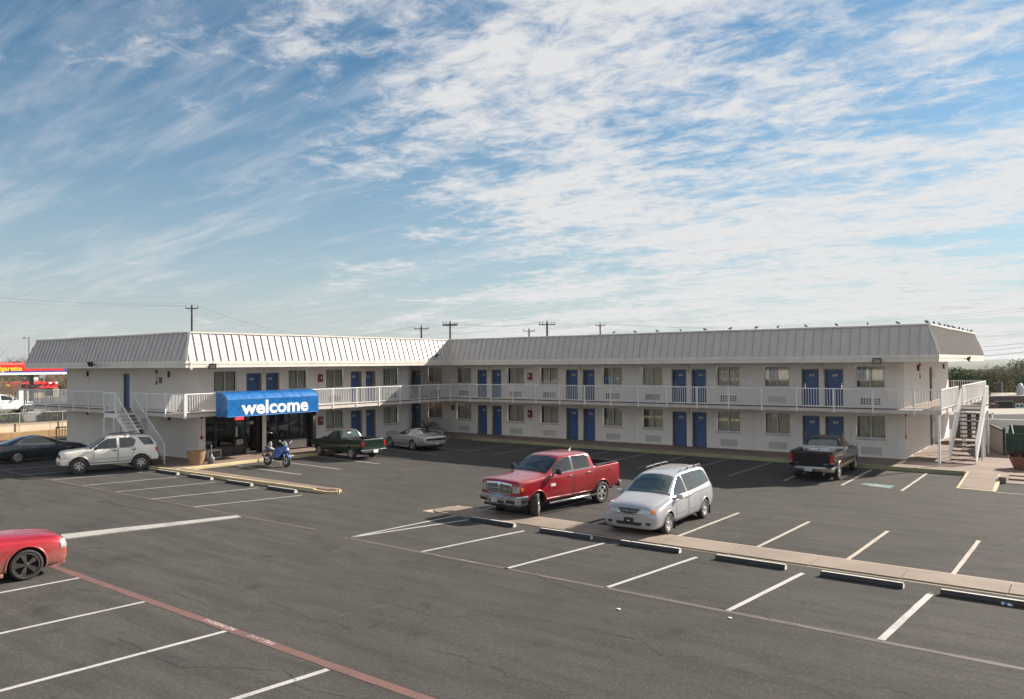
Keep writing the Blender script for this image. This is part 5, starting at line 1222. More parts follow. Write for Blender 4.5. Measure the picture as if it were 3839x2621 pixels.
for i,(xp,D,yp,m1_,m2_,h,r_) in enumerate(TR):
    zt=zD(xp,yp,D); tree('broadleaf_tree',['dark evergreen oak nearest the right end wall of the motel','tall dark green oak in the middle of the right tree clump','dark oak mostly hidden behind the right end of the motel','olive green tree between the dark oaks and the rooftop unit','rust tinged tree behind the brown rooftop unit','olive tree behind the gravel roof','dark bushy tree left of the ventilator','yellowing tree behind the metal ventilator','pale green tree rising above the hills at the right edge','tall pale green tree cut by the right edge','dark tree outside the right edge'][i],'tree',atD(xp,D,GZ),zt-GZ,(r_,r_,(zt-GZ)*.46),[m1_,m2_],n=5200,size=.26,seed=i+3,group='trees beyond the stone building')
rr=random.Random(9)
for i in range(7):
    xp=3700+i*24; D=195+rr.uniform(0,25); yp=1372+rr.uniform(-4,8); zt=zD(xp,yp,D); bare('bare_tree','leafless grey brown tree in the far thicket, '+('leftmost','second from the left','third from the left','middle one','third from the right','second from the right','rightmost')[i],'tree',atD(xp,D,GZ),zt-GZ,4.5,i+30,n=14,twig=10,group='leafless trees in the far thicket',r0=.16)
me=leaf_mesh('scrub_belt',M_['leaf_olive'],(260,30,2.6),26000,.6,77,clumps=160,flat=.5); o=inst('scrub_belt',me,None,Vector(atD(3500,330,GZ+2.6)),(0,0,math.atan2(xh.y,xh.x))); o['kind']='stuff'; tag(o,'far belt of mixed scrub and trees below the hills','scrub')
# far hills
def ridge(name,D,xa,xb,prof,mat,dep=500):
    m=MB(); n=60; vs=[]
    for i in range(n+1):
        xp=xa+(xb-xa)*i/n; h=prof(i/n); p=Vector(atD(xp,D,0)); q=Vector(atD(xp,D+dep,0)); k=Vector(atD(xp,D-dep*.7,0)); vs+=[(k.x,k.y,GZ),(p.x,p.y,h),(q.x,q.y,GZ)]
    m.add(vs,[(3*i+j,3*i+3+j,3*i+4+j,3*i+1+j) for i in range(n) for j in range(2)]); return m.build(name,M_[mat],kind='structure',smooth=True)
ridge('hills',2600,-1800,5600,lambda t:2.5+4.5*noise.noise(Vector((t*22,.3,0)))+2.2*noise.noise(Vector((t*60,2.3,0)))+ (5*math.exp(-((t-.747)/.007)**2)),'hill')
m=MB(); m.box(-4700,-4700,-5.2,4700,4700,24); hz=m.build('haze',[],kind='stuff'); hm=bpy.data.materials.new('haze_air'); hm.use_nodes=True; hm.node_tree.nodes.clear()
pv_=hm.node_tree.nodes.new('ShaderNodeVolumePrincipled'); pv_.inputs['Density'].default_value=.00010; pv_.inputs['Color'].default_value=(.80,.86,.92,1); pv_.inputs['Anisotropy'].default_value=.2
ho=hm.node_tree.nodes.new('ShaderNodeOutputMaterial'); hm.node_tree.links.new(pv_.outputs[0],ho.inputs['Volume']); hz.data.materials.append(hm); hz.display_type='WIRE'
# --- left background: raised filling station behind the retaining walls; everything there runs parallel to the left wing
def aX(xp,Xw,z=0.):
    v=yh+xh*((xp-1919.5)/2950.77); t=Xw/v.x; return (Xw,v.y*t,z)
def XW_(xp,D): return atD(xp,D)[0]
WX=XW_(124,59.6); m=MB(); q=[(WX-.3,-30,1.0),(WX-.3,60,1.0),(WX-150,110,1.0),(WX-150,-30,1.0)]; m.add(q,[(0,1,2,3)]); m.build('forecourt',M_['road'],kind='structure')
m=MB(); q=[(WX-.3,-30,1.004),(WX-.3,60,1.004),(WX-4.6,60,1.004),(WX-4.3,-30,1.004)]; m.add(q,[(0,1,2,3)]); m.build('grass_verge',M_['grass'],kind='structure')
def wallD(name,label,mat,Xw,y0,y1,z0,z1,th,step):
    t=thing(name,label,'wall',(Xw,y0,z0)); y=y0
    while y<y1:
        e=min(y+step,y1)-.01; m=MB(); m.box(Xw-th,y+.01,z0,Xw,e,z1); m.build('wall_panel',M_[mat],t); y+=step
    m=MB(); m.box(Xw-th-.04,y0,z0,Xw-.06,y1,z1-.02); m.build('wall_core',M_['jamb'],t); return t
wallD('retaining_wall','long tan concrete retaining wall under the chain link fence','tan_wall',WX,-2,44,0,1.09,.4,4.9)
wallD('retaining_wall','lower rust orange stone retaining wall behind the dark saloon','orange_stone',WX+.75,1,34,0,.50,.6,2.6)
# chain link fence
FX=WX+.12; t=thing('chain_link_fence','galvanised chain link fence on top of the tan retaining wall','fence',(FX,20,.55))
for xp in (-250,-88,73,234): 
    p=Vector(aX(xp,FX,.5)); m=MB(); m.tube([p,p+Vector((0,0,1.36))],.035,7); m.build('post',M_['steel'],t)
m=MB(); m.tube([(FX,5,1.86),(FX,44,1.86)],.03,6); m.build('top_rail',M_['steel'],t)
m=MB(); z0,z1=1.1,1.85; s_=.075; n=int(24/s_)
for i in range(n):
    y=14+i*s_
    for dd in (1,-1): a,b=(y,y+z1-z0) if dd>0 else (y+z1-z0,y); m.tube([(FX,a,z0),(FX,b,z1)],.0042,3,caps=False)
m.build('wire_mesh',M_['steel'],t,kind='stuff')
# brown handrail near the building end
t=thing('handrail','brown metal handrail by the far left corner of the motel','handrail',Vector(atD(225,55,0))); m=MB(); m.bar(atD(210,55,1.08),atD(262,55,1.10),.07,.09); m.build('top_rail',M_['jamb'],t)
for xp in (211,222,233,244,255): p=Vector(atD(xp,55,0)); m=MB(); m.bar(p,p+Vector((0,0,1.06)),.035 if xp>212 else .06,up=(1,0,0)); m.build('picket',M_['jamb'],t)
# canopy and shop
D=76; t=thing('fuel_canopy','red, blue and white filling station canopy with yellow cigarette lettering','canopy',Vector(atD(118,D,1.0)))
def lb(par,name,mat,xp0,xp1,z0,z1,D,dep,do=0.):
    Xw=XW_(118,D)-do; a=Vector(aX(xp0,Xw,z0)); b=Vector(aX(xp1,Xw,z0)); n_=Vector((-1,0,0)); m=MB(); m.prism([a,b,b+n_*dep,a+n_*dep],(0,0,z1-z0)); return m.build(name,mat if not isinstance(mat,str) else M_[mat],par)
lb(t,'canopy_roof','gas_red',-420,241,4.93,5.76,D,9); lb(t,'blue_corner','gas_blue',241.3,250,4.93,5.36,D,9); lb(t,'blue_band','gas_blue',-420,250,4.79,4.925,D,9,-.03); lb(t,'white_band','white',-420,250,4.58,4.785,D,9,-.06)
lb(t,'white_line','white',-420,90,5.60,5.63,D,.03,-.02)
for xp,dd in ((118,1.2),(-160,1.2),(118,7.5)): p=Vector(atD(xp,D+dd,1.0)); m=MB(); m.bar(p,p+Vector((0,0,3.6)),.30,up=(1,0,0)); m.build('canopy_column',M_['green_post'],t)
p=Vector(atD(118.5,D+1.0,1.0)); m=MB(); m.bar(p+Vector((0,0,.62)),p+Vector((0,0,1.0)),.14,.1,up=(1,0,0)); m.build('column_notice',M_['yellow'],t)
inst('cigarette_lettering',text_mesh('cigarette_lettering','Cigarette',.62,M_['yellow'],.01,bold=.010),t,Vector(aX(31,XW_(118,D)+.04,5.16)),(pi/2,0,pi/2),scale=(1,1,1))
D=77; sg=thing('pump_sign','dark maroon prepay sign with white lettering above a fuel pump','sign',Vector(atD(120,D,1.0))); lb(sg,'sign_board','sign_red',80,159,3.26,3.62,D,.1); lb(sg,'sign_side','steel',73,80,3.2,3.62,D,.2)
for tx,xp,z,s_ in (('SAVINGS ON GAS IN MINUTES',121,3.54,.085),('1 BUY',98,3.38,.17),('2 SWIPE',121,3.38,.12),('3 PUMP',146,3.38,.16)): inst('sign_lettering',text_mesh('sign_lettering',tx,s_,M_['white'],.003),sg,Vector(aX(xp,XW_(118,D)+.03,z)),(pi/2,0,pi/2))
lb(sg,'pump','louvre',71,88,1.0,3.2,D,.5,.1)
lb(sg,'pump','plate',97,108,1.0,3.0,D,.5,.1)
D=110; sh=thing('filling_station_shop','low tan filling station shop with a bright red fascia','shop',Vector(atD(110,D,1.0))); lb(sh,'wall','tan_wall',-60,222,1.0,2.3,D,10); lb(sh,'fascia','gas_red',19,216,2.35,3.2,D,10.5,-.5)
lb(sh,'window','car_glass',60,80,1.2,2.2,D,.05,-.04); lb(sh,'window','car_glass',170,195,1.2,2.2,D,.05,-.04); lb(sh,'fascia_logo','yellow',22,38,2.75,3.02,D,.03,-.55); lb(sh,'white_lamp','white',184,194,2.95,3.18,D,.3,-.8); lb(sh,'white_lamp','white',208,216,2.95,3.18,D,.3,-.8)
def rtopL(name,label,cat,xp0,xp1,yp0,yp1,D,mat): z0=zD(xp0,yp1,D); z1=zD(xp0,yp0,D); t=thing(name,label,cat,Vector(atD((xp0+xp1)/2,D,z0))); lb(t,'case',mat,xp0,xp1,z0,z1,D,.9); lb(t,'case_lid','slab',xp0-.3,xp1+.3,z1,z1+.05,D,.95); return t
rtopL('rooftop_unit','pale grey rooftop unit on the red fascia shop','rooftop unit',124,144,1416,1433,112,'louvre'); rtopL('rooftop_unit','dark rooftop unit left of the green canopy column','rooftop unit',88,99,1417,1434,112,'black')
t=thing('satellite_dish','white satellite dish tilted upward on the shop roof','satellite dish',Vector(atD(164,112,3.2))); m=MB(); m.lathe([(0,.0),(.25,.03),(.42,.10),(.54,.18)],26); d=m.build('dish',M_['white'],t,world=False); d.scale=(1,1,1); d.rotation_euler=(R(55),0,R(20)); d.location=(0,0,.85); m=MB(); m.bar((0,0,0),(0,.05,.8),.06); m.tube([(0,0,.75),(.2,-.6,1.3)],.02,5); m.build('dish_mount',M_['steel'],t,world=False)
# street lamp
D=120; p=Vector(atD(108,D,1.0)); t=thing('street_lamp','tall slim street lamp standing behind the filling station canopy','street lamp',p); m=MB(); m.tube([p,p+Vector((0,0,8.9))],[.11,.06],8); m.build('pole',M_['fascia_dark'],t); m=MB(); m.bar(p+Vector((0,0,8.8)),p-xh*.35+Vector((0,0,8.8)),.08); m.bar(p-xh*.35+Vector((0,0,8.78)),p-xh*.85+Vector((0,0,8.74)),.3,.2); m.build('lamp_head',M_['steel'],t)
# lattice mast
D=620; p=Vector(atD(2,D,-4)); t=thing('lattice_mast','distant steel lattice power mast at the left edge','pylon',p); m=MB(); H_=zD(2,1300,D)+4
for s1,s2 in ((-1,-1),(-1,1),(1,-1),(1,1)): m.bar(p+Vector((s1*1.6,s2*1.6,0)),p+Vector((s1*1.2,s2*1.2,H_)),.12,.12,up=(1,0,0))
for k in range(9): z=H_*k/9; z2=H_*(k+1)/9; m.bar(p+Vector((-1.4,-1.4,z)),p+Vector((1.4,-1.4,z2)),.09); m.bar(p+Vector((1.4,-1.4,z)),p+Vector((-1.4,-1.4,z2)),.09)
m.bar(p+Vector((-4,0,H_-1)),p+Vector((4,0,H_-1)),.25); m.build('lattice_frame',M_['steel'],t)
# greenery on the left
def bush(label,xp,D,z,h,r_,mt,seed,n=1500,size=.09,group='shrubs along the chain link fence'): return tree('shrub',label,'shrub',atD(xp,D,z),h,(r_,r_,h*.5),mt,n=n,size=size,seed=seed,group=group)
bush('bright green shrub behind the fence at the left edge',22,61.6,1.0,.95,.9,['leaf_mid','leaf_lime'],41,2400); bush('dark green shrub behind the fence post at left',48,61.4,1.0,.7,.55,['leaf_dark','leaf_mid'],42); bush('dark green shrub behind the fence beside the motel corner',188,61.9,1.0,.95,.85,['leaf_dark','leaf_mid'],43,2400); bush('rust brown low shrub behind the chain link fence',150,62,1.0,.5,.4,['leaf_rust'],44,700)
bush('dark shrub hard against the motel corner beyond the fence',228,62,1.0,1.3,.6,['leaf_dark','leaf_olive'],45,1600)
t=thing('spiky_plant','spiky green plant behind the fence post at left','plant',atD(82,61.5,1.0)); m=MB(); rr=random.Random(8)
for k in range(80): a=rr.uniform(0,2*pi); e=rr.uniform(.2,1.3); L=rr.uniform(.4,.75); p1=Vector((cos(a)*cos(e),sin(a)*cos(e),sin(e)))*L; s_=Vector((-sin(a),cos(a),0))*.02; m.add([-s_,s_,p1],[(0,1,2)])
m.build('spiky_foliage',M_['leaf_olive'],t,world=False,kind='stuff')
for i,(xp,D,yp,mt,r_) in enumerate([(15,150,1333,['leaf_bright','leaf_mid'],7),(70,148,1342,['leaf_bright','leaf_mid'],6),(-50,150,1335,['leaf_bright','leaf_mid'],8),(105,155,1365,['leaf_mid','leaf_olive'],5),(170,160,1385,['leaf_olive','leaf_rust'],6),(215,158,1380,['leaf_rust','leaf_olive'],6),(255,160,1378,['leaf_rust','leaf_olive'],6)]):
    zt=zD(xp,yp,D); tree('broadleaf_tree','%s behind the filling station shop'%(['bright green tree at the left edge','bright green spreading tree','bright green tree outside the left edge','mid green tree by the street lamp','olive brown tree','rust brown tree','brown olive tree nearest the motel corner'][i]),'tree',atD(xp,D,.5),zt-.5,(r_,r_,(zt-.5)*.52),mt,n=4600,size=.2,seed=60+i,group='trees behind the filling station')
for i,(xp,D,yp) in enumerate([(5,88,1395),(30,86,1440),(55,84,1450),(90,150,1350),(40,170,1335),(75,172,1340),(15,92,1420),(240,120,1395),(205,125,1400)]):
    zt=zD(xp,yp,D); bare('bare_tree',['leafless twiggy tree at the left edge before the shop','leafless shrub in front of the red shop fascia','low leafless shrub above the white pickup cab','leafless tree crown right of the street lamp base','leafless treetop above the bright green tree','leafless treetop beside the bright green tree','leafless thicket at the left edge','brown leafless tree beside the motel corner','brown leafless tree right of the satellite dish'][i],'tree',atD(xp,D,1.0),max(1.5,zt-1),2.2 if D<100 else 3.5,90+i,n=18,twig=16,group='leafless trees by the filling station',r0=.07 if D<100 else .1)
# sago palm in the inner corner
px_,py_,_z=atD(1597,56.8); t=thing('sago_palm','grey green sago palm in the shaded inner corner behind the silver coupe','palm',(px_,py_,WK)); m=MB(); m.lathe([(0,0),(.16,0),(.18,.2),(.14,.42),(0,.46)],12); m.build('trunk',M_['bark'],t,world=False)
rr=random.Random(12)
for k in range(34):
    a=2*pi*k/34*1.618*5; e=rr.uniform(.25,1.35); L=rr.uniform(1.1,1.45); m=MB(); P=[]
    for i in range(7):
        u=i/6; r_=L*u*cos(e)*(1+.15*u); z=.44+L*sin(e)*u-.45*L*u*u; P.append(Vector((cos(a)*r_,sin(a)*r_,z)))
    m.tube(P,.007,3,caps=False); s_=Vector((-sin(a),cos(a),0))
    for i in range(1,26):
        u=i/26; p=Vector(lerp3(P,u)); ll=.17*(1-abs(u-.45)) 
        for sd in (1,-1): tip=p+s_*sd*ll+Vector((cos(a),sin(a),.5))*.05; m.add([p,p+Vector((cos(a),sin(a),0))*.035,tip],[(0,1,2)])
    m.build('frond',M_['palm'],t,world=False)
# ---------------------------------------------------------------- utility poles and wires
def pole(xp,yp,D,arm,label,ins=3,zg=GZ,double=False,aang=0.):
    b=Vector(atD(xp,D,zg)); top=zD(xp,yp,D); t=thing('utility_pole',label,'utility pole',b,group='wooden utility poles behind the motel'); a_=xh*cos(aang)+yh*sin(aang)
    m=MB(); m.tube([b,Vector((b.x,b.y,top-.35))],[.19,.14],9); m.build('pole',M_['pole_wood'],t); c=Vector((b.x,b.y,top-.75)); m=MB(); m.bar(c-a_*arm/2,c+a_*arm/2,.12,.14)
    if double: m.bar(c-a_*arm/2+Vector((0,0,-.16))-yh*.2,c+a_*arm/2+Vector((0,0,-.16))-yh*.2,.1,.12)
    m.build('crossarm',M_['pole_wood'],t); m=MB()
    for s_ in (-1,1): m.bar(c+a_*s_*arm*.28-yh*.12,Vector((b.x,b.y,top-1.55))-yh*.12,.035)
    m.build('arm_brace',M_['steel'],t)
    pts=[-arm/2+.08,arm/2-.08]+([-arm/2+.55,arm/2-.5] if ins>3 else []); tips=[]
    for s_ in pts: p=c+a_*s_+Vector((0,0,.07)); m=MB(); m.lathe([(0,0),(.03,0),(.055,.12),(.05,.3),(.02,.36),(0,.37)],8,c=p); m.build('insulator',M_['insul'],t); tips.append(p+Vector((0,0,.36)))
    p=Vector((b.x,b.y,top-.35)); m=MB(); m.lathe([(0,0),(.03,0),(.055,.1),(.04,.3),(0,.35)],8,c=p); m.build('insulator',M_['insul'],t); tips.append(p+Vector((0,0,.35)))
    return tips
PA=pole(719,1138,122,2.0,'wooden utility pole rising behind the lit corner of the left wing'); PB=pole(1580,1216,131,2.4,'utility pole left of the pair over the inner corner'); PC=pole(1688,1199,125,2.4,'utility pole with five insulators over the inner corner',5,double=True)
PD=pole(1984,1227,155,2.3,'smaller pole to the left of the tall five insulator pole'); PE=pole(2052,1198,115,2.4,'tall five insulator utility pole over the long wing',5); PF=pole(2251,1207,165,2.0,'utility pole with pale crossarm, rightmost above the roof')
def wire(label,a,b,sag,r_=.009,n=14):
    a=Vector(a);b=Vector(b); m=MB(); pts=[a.lerp(b,i/n)-Vector((0,0,4*sag*(i/n)*(1-i/n))) for i in range(n+1)]; m.tube(pts,r_,4,caps=False); tag(m.build('power_line',M_['wire']),label,'power line','overhead power lines')
def wpt(xp,yp,D): return Vector(atD(xp,D,zD(xp,yp,D)))
for k,(y,tip) in enumerate(((1080,PA[0]),(1087,PA[2]),(1106,PA[1]))): wire('thin overhead wire running left from the pole behind the left wing, %s'%('top','middle','bottom')[k],wpt(-300,y,150),tip,.8)
for k in range(3): wire('thin sagging overhead wire between the left pole and the inner corner poles, strand %s'%('one','two','three')[k],PA[k],PB[k],3.2)
for k in range(2): wire('overhead wire crossing above the long roof to the right edge, %s of two'%('upper','lower')[k],PF[k],wpt(4050,1132+12*k,95),1.8)
for k in range(3): wire('short overhead wire between the two five insulator poles, strand %s'%('one','two','three')[k],PC[k],PE[k],.7,.010); 
for k in range(3): wire('overhead wire between the small pole and the rightmost pole, strand %s'%('one','two','three')[k],PD[k],PF[k],.5,.012)
wire('overhead wire climbing from the roof line to the small pole',wpt(1640,1275,100),PD[0],.3); wire('service wire climbing from the roof line toward the tall pole',wpt(1740,1272,100),PD[1],.3); wire('slack service wire dropping right from the tall pole',PE[1],wpt(2120,1262,105),.4)
for k,(ya,yb,r_) in enumerate(((1253,1231,.008),(1288,1270,.018),(1305,1284,.018),(1325,1302,.024))): wire('dark overhead cable at the right edge, %s of four'%('topmost','second','third','lowest')[k],wpt(3500,ya+12,90),wpt(4000,yb-12,90),.5,r_)

# the facing wing of the motel court, behind the viewpoint: seen only as reflections in the windows
t=thing('facing_wing','second two storey cream wing behind the viewpoint, seen mirrored in the windows','building',(0,-22,0))
m=MB(); m.box(-42,-36,0,32,-22,5.2); m.build('wall',M_['brick'],t)
m=MB(); m.prism([(-44,-20.1,5.55),(-44,-20.6,7.0),(-44,-38,7.0),(-44,-38,5.55)],(78,0,0)); m.build('roof',M_['roof'],t); m=MB(); m.box(-44,-38,5.2,34,-20.1,5.54); m.build('fascia',M_['fascia'],t)
m=MB(); m.box(-44,-21.99,2.62,34,-20.05,2.8); m.build('balcony_slab',M_['slab'],t)
m=MB(); m.bar((-44,-20.1,3.85),(34,-20.1,3.85),.06,.06)
for i in range(0,260): m.bar((-44+.3*i,-20.1,2.8),(-44+.3*i,-20.1,3.83),.03,.03,up=(1,0,0))
m.build('balcony_railing',M_['rail'],t,kind='stuff')
for i in range(12):
    for z in (1.1,3.8): m=MB(); m.box(-40+i*6,-21.995,z,-38.5+i*6,-21.94,z+1.2); m.build('window',M_['car_glass'],t)
for i in range(12):
    for z in (.1,2.8): m=MB(); m.box(-37.6+i*6,-21.995,z,-36.7+i*6,-21.94,z+2.05); m.build('door',M_['door'],t)
def red_pickup():
    P=paint('deep_red_metallic_paint',(.30,.008,.018),rough=.25,metal=.25,dirt=.10)
    c=Car('red crew cab pickup truck with chrome grille and side steps, parked facing out','pickup truck','vehicles parked in the middle rows',(-16.28,24.25),R(-98.0),P)
    c.t.name='pickup_truck'
    xf,xr=1.785,-1.785; c.R_=.405
    # x, zb, wl, zm, wm, zs, ws, wg, zt, wt, crown
    st=[(2.69,.60,.80,.80,.86,1.10,.85,.81,1.13,.76,.01),(2.66,.50,.88,.78,.93,1.19,.92,.88,1.23,.85,.01),(2.56,.44,.92,.78,.98,1.23,.96,.92,1.275,.87,.015),(2.35,.42,.94,.78,1.00,1.25,.98,.93,1.295,.88,.02),(1.9,.40,.95,.76,1.01,1.26,.985,.94,1.325,.86,.03),
        (1.35,.40,.95,.76,1.005,1.30,.98,.95,1.37,.86,.03),(1.16,.40,.95,.76,1.005,1.31,.98,.94,1.42,.84,.03),(.72,.40,.95,.76,1.005,1.31,.98,.94,1.72,.80,.03),(.36,.40,.95,.76,1.005,1.32,.98,.94,1.92,.77,.035),(.12,.40,.95,.76,1.005,1.32,.98,.94,1.965,.765,.035),
        (-.6,.40,.95,.76,1.005,1.33,.98,.94,1.975,.765,.035),(-1.15,.40,.95,.76,1.005,1.34,.98,.94,1.965,.765,.03),(-1.31,.40,.95,.76,1.005,1.34,.98,.93,1.93,.75,.02),(-1.37,.42,.95,.76,1.005,1.36,.98,.93,1.46,.90,.0),(-1.45,.42,.95,.78,1.005,1.37,.98,.955,1.42,.93,.0),
        (-2.1,.44,.95,.80,1.01,1.40,.985,.965,1.45,.94,.0),(-2.70,.50,.95,.82,1.01,1.42,.985,.965,1.47,.94,.0),(-2.86,.52,.93,.84,.99,1.42,.975,.955,1.47,.935,.0),(-2.90,.56,.90,.85,.95,1.38,.94,.92,1.42,.90,.0)]
    c.loft(st)
    m=MB(); m.box(-2.79,-.80,.75,-1.47,.80,1.8); g=MB(); g.box(-1.415,-1.2,.5,-1.40,1.2,1.6); c.cut([m])
    c.wells((xf,xr),.47,.62)
    c.wheels(xf,xr,1.72,.405,.275,.26,'five',steer=R(36))
    c.arches((xf,xr),.47,.035)
    G=M_['car_glass']
    c.patch('windscreen',M_['car_glass'],'top',[(1.16,.80),(1.20,.4),(1.215,0),(1.20,-.4),(1.16,-.80)],[(.46,.73),(.44,.4),(.42,0),(.44,-.4),(.46,-.73)],nu=16,nv=8)
    c.patch('side_window',G,'side',[(.74,1.70),(.42,1.86),(-.10,1.885)],[(.96,1.38),(.4,1.39),(-.08,1.40)],mirror=True)
    c.patch('rear_side_window',G,'side',[(-.20,1.885),(-.98,1.875),(-1.10,1.82)],[(-.20,1.40),(-.8,1.41),(-1.12,1.42)],mirror=True)
    c.patch('window_pillar_trim',M_['black'],'side',[(-.10,1.86),(-.20,1.86)],[(-.08,1.40),(-.20,1.40)],mirror=True,nu=3,off=.004)
    c.patch('rear_window',G,'front',[(.60,1.82),(-.60,1.82)],[(.68,1.52),(-.68,1.52)],sg=-1)
    c.line('window_sill_trim',M_['chrome'],'side',[(.95,1.365),(-1.15,1.405)],.022,mirror=True,off=.006)
    c.doors([([(.90,1.35),(-.13,1.38)],[(.98,.50),(-.13,.50)]),([(-.16,1.38),(-1.20,1.40)],[(-.16,.50),(-1.02,.50)])],[(.06,1.22),(-.98,1.24)],M_['chrome'])
    c.line('body_gap',M_['black'],'side',[(-1.40,1.42),(-1.40,.46)],.03,mirror=True,off=.004)
    c.line('bonnet_gap',M_['black'],'side',[(2.70,1.16),(1.2,1.295)],.014,mirror=True)
    for y in (.36,-.36): c.line('bonnet_crease_shade',simple('red_crease_shade',(.13,.01,.014),.3,coat=1),'top',[(2.6,y*.8),(1.35,y*1.35)],.02)  # crease shading painted on as darker red strips
    # nose
    c.patch('grille_surround',M_['chrome'],'front',[(.62,1.165),(0,1.20),(-.62,1.165)],[(.56,.80),(0,.775),(-.56,.80)],off=.018,nu=14)
    for sy in (1,-1):
        for (za,zb) in ((1.135,1.01),(.965,.84)):
            o=c.patch('grille_opening',M_['black'],'front',[(sy*.54,za-.015),(sy*.07,za+.01)],[(sy*.52,zb),(sy*.07,zb)],off=.026)
            for k in range(4):
                z=zb+.02+k*(za-zb-.03)/3.6; c.line('grille_bar',M_['chrome'],'front',[(sy*.52,z),(sy*.08,z+.006)],.012,off=.034)
    m=MB(); m.lathe([(0,.0),(.055,.0),(.05,.012),(0,.016)],14); o=c.part(m,'front_emblem',M_['steel'],smooth=True); o.rotation_euler=(0,R(90),0); o.location=(2.725,0,.96)
    m=MB(); m.tube([(2.745,.03,.99),(2.75,.012,.97),(2.75,0,.93),(2.75,-.012,.97),(2.745,-.03,.99)],.008,5); c.part(m,'ram_head_emblem',M_['black'])
    c.patch('headlight',M_['lens_clear'],'front',[(.66,1.12),(.93,1.09)],[(.63,.87),(.93,.88)],mirror=True,off=.014,nu=10)
    c.patch('indicator_lens',M_['lens_orange'],'side',[(2.60,1.07),(2.48,1.07)],[(2.60,.95),(2.50,.95)],mirror=True,off=.014,nu=3,nv=3)
    # bumper
    b=[]; m=MB(); outer=[(2.30,-1.0),(2.62,-.985),(2.76,-.88),(2.82,-.5),(2.835,0),(2.82,.5),(2.76,.88),(2.62,.985),(2.30,1.0)]
    vs=[]; 
    for x,y in outer: vs+=[(x-.08,y*.97,.44),(x,y,.47),(x+.008,y,.60),(x,y,.73),(x-.03,y*.985,.765),(x-.20,y*.95,.77)]
    W=6; m.add(vs,[(i*W+j,(i+1)*W+j,(i+1)*W+j+1,i*W+j+1) for i in range(len(outer)-1) for j in range(W-1)]); o=c.part(m,'front_bumper',M_['chrome'],ang=30)
    for y0,y1 in ((-.80,-.45),(.45,.80)): smoothbox(c,'bumper_opening',M_['black'],(2.80,y0,.54),(2.833,y1,.64),.006)
    smoothbox(c,'bumper_opening',M_['black'],(2.82,-.36,.52),(2.845,.36,.60),.006)
    c.plate(2.85,.60,y=-.1)
    m=MB(); m.box(2.2,-.8,.34,2.68,.8,.46); c.part(m,'air_dam',M_['black'],bev=.04)
    for sg in (1,-1):
        smoothbox(c,'rear_bumper_end',M_['chrome'],(-3.02,sg*.70,.50),(-2.84,sg*.99,.74),.03)
        c.patch('tail_light',M_['lens_red'],'side',[(-2.78,1.36),(-2.87,1.35)],[(-2.78,.95),(-2.87,.95)],sg=sg,off=.012,nu=3,nv=5)
        barpts(c,'side_step',M_['chrome'],[(1.22,sg*.98,.40),(1.18,sg*1.05,.40),(-1.30,sg*1.05,.40),(-1.34,sg*.98,.40)],.042)
        o=smoothbox(c,'bed_rail_cap',M_['black'],(-2.83,sg*.80,1.452),(-1.47,sg*.93,1.482),.01)
        m=MB(); q,nn=c.hit('side',-2.2,1.17,sg); m.tube([(-2.2+.085*cos(a),q.y+sg*.004,1.17+.085*sin(a)) for a in [k*pi/8 for k in range(17)]],.005,4); c.part(m,'fuel_flap',M_['under'])
    smoothbox(c,'rear_bumper',M_['chrome'],(-3.04,-.7,.50),(-2.89,.7,.72),.03)
    smoothbox(c,'tailgate_cap',M_['black'],(-2.88,-.80,1.45),(-2.79,.80,1.482),.01)
    c.mirror_(.86,1.02,1.46,.22,.21,M_['black'])
    m=MB(); m.tube([(-.95,.05,1.98),(-1.0,.05,2.03),(-1.08,.05,2.08)],[.04,.02,.006],6); m.box(-1.04,.02,1.97,-.86,.08,2.0); c.part(m,'roof_antenna',M_['steel'])
    m=MB(); m.tube([(1.25,-.88,1.33),(1.22,-.88,2.05)],.004,4); c.part(m,'whip_antenna',M_['black'])
    t=text_mesh('fender_badge','1500',.14,M_['white'],.006,bold=.005); q,nn=c.hit('side',1.08,1.0,1); inst('fender_badge',t,c.t,(1.02,q.y+.012,1.00),(pi/2,0,pi),world=False)
    c.line('wiper',M_['black'],'top',[(1.16,.70),(1.12,.1)],.02,off=.02); c.line('wiper',M_['black'],'top',[(1.16,-.05),(1.12,-.62)],.02,off=.02)
    m=MB(); m.box(-2.9,-.6,.40,2.4,.6,.62); c.part(m,'chassis',M_['under'])
    return c
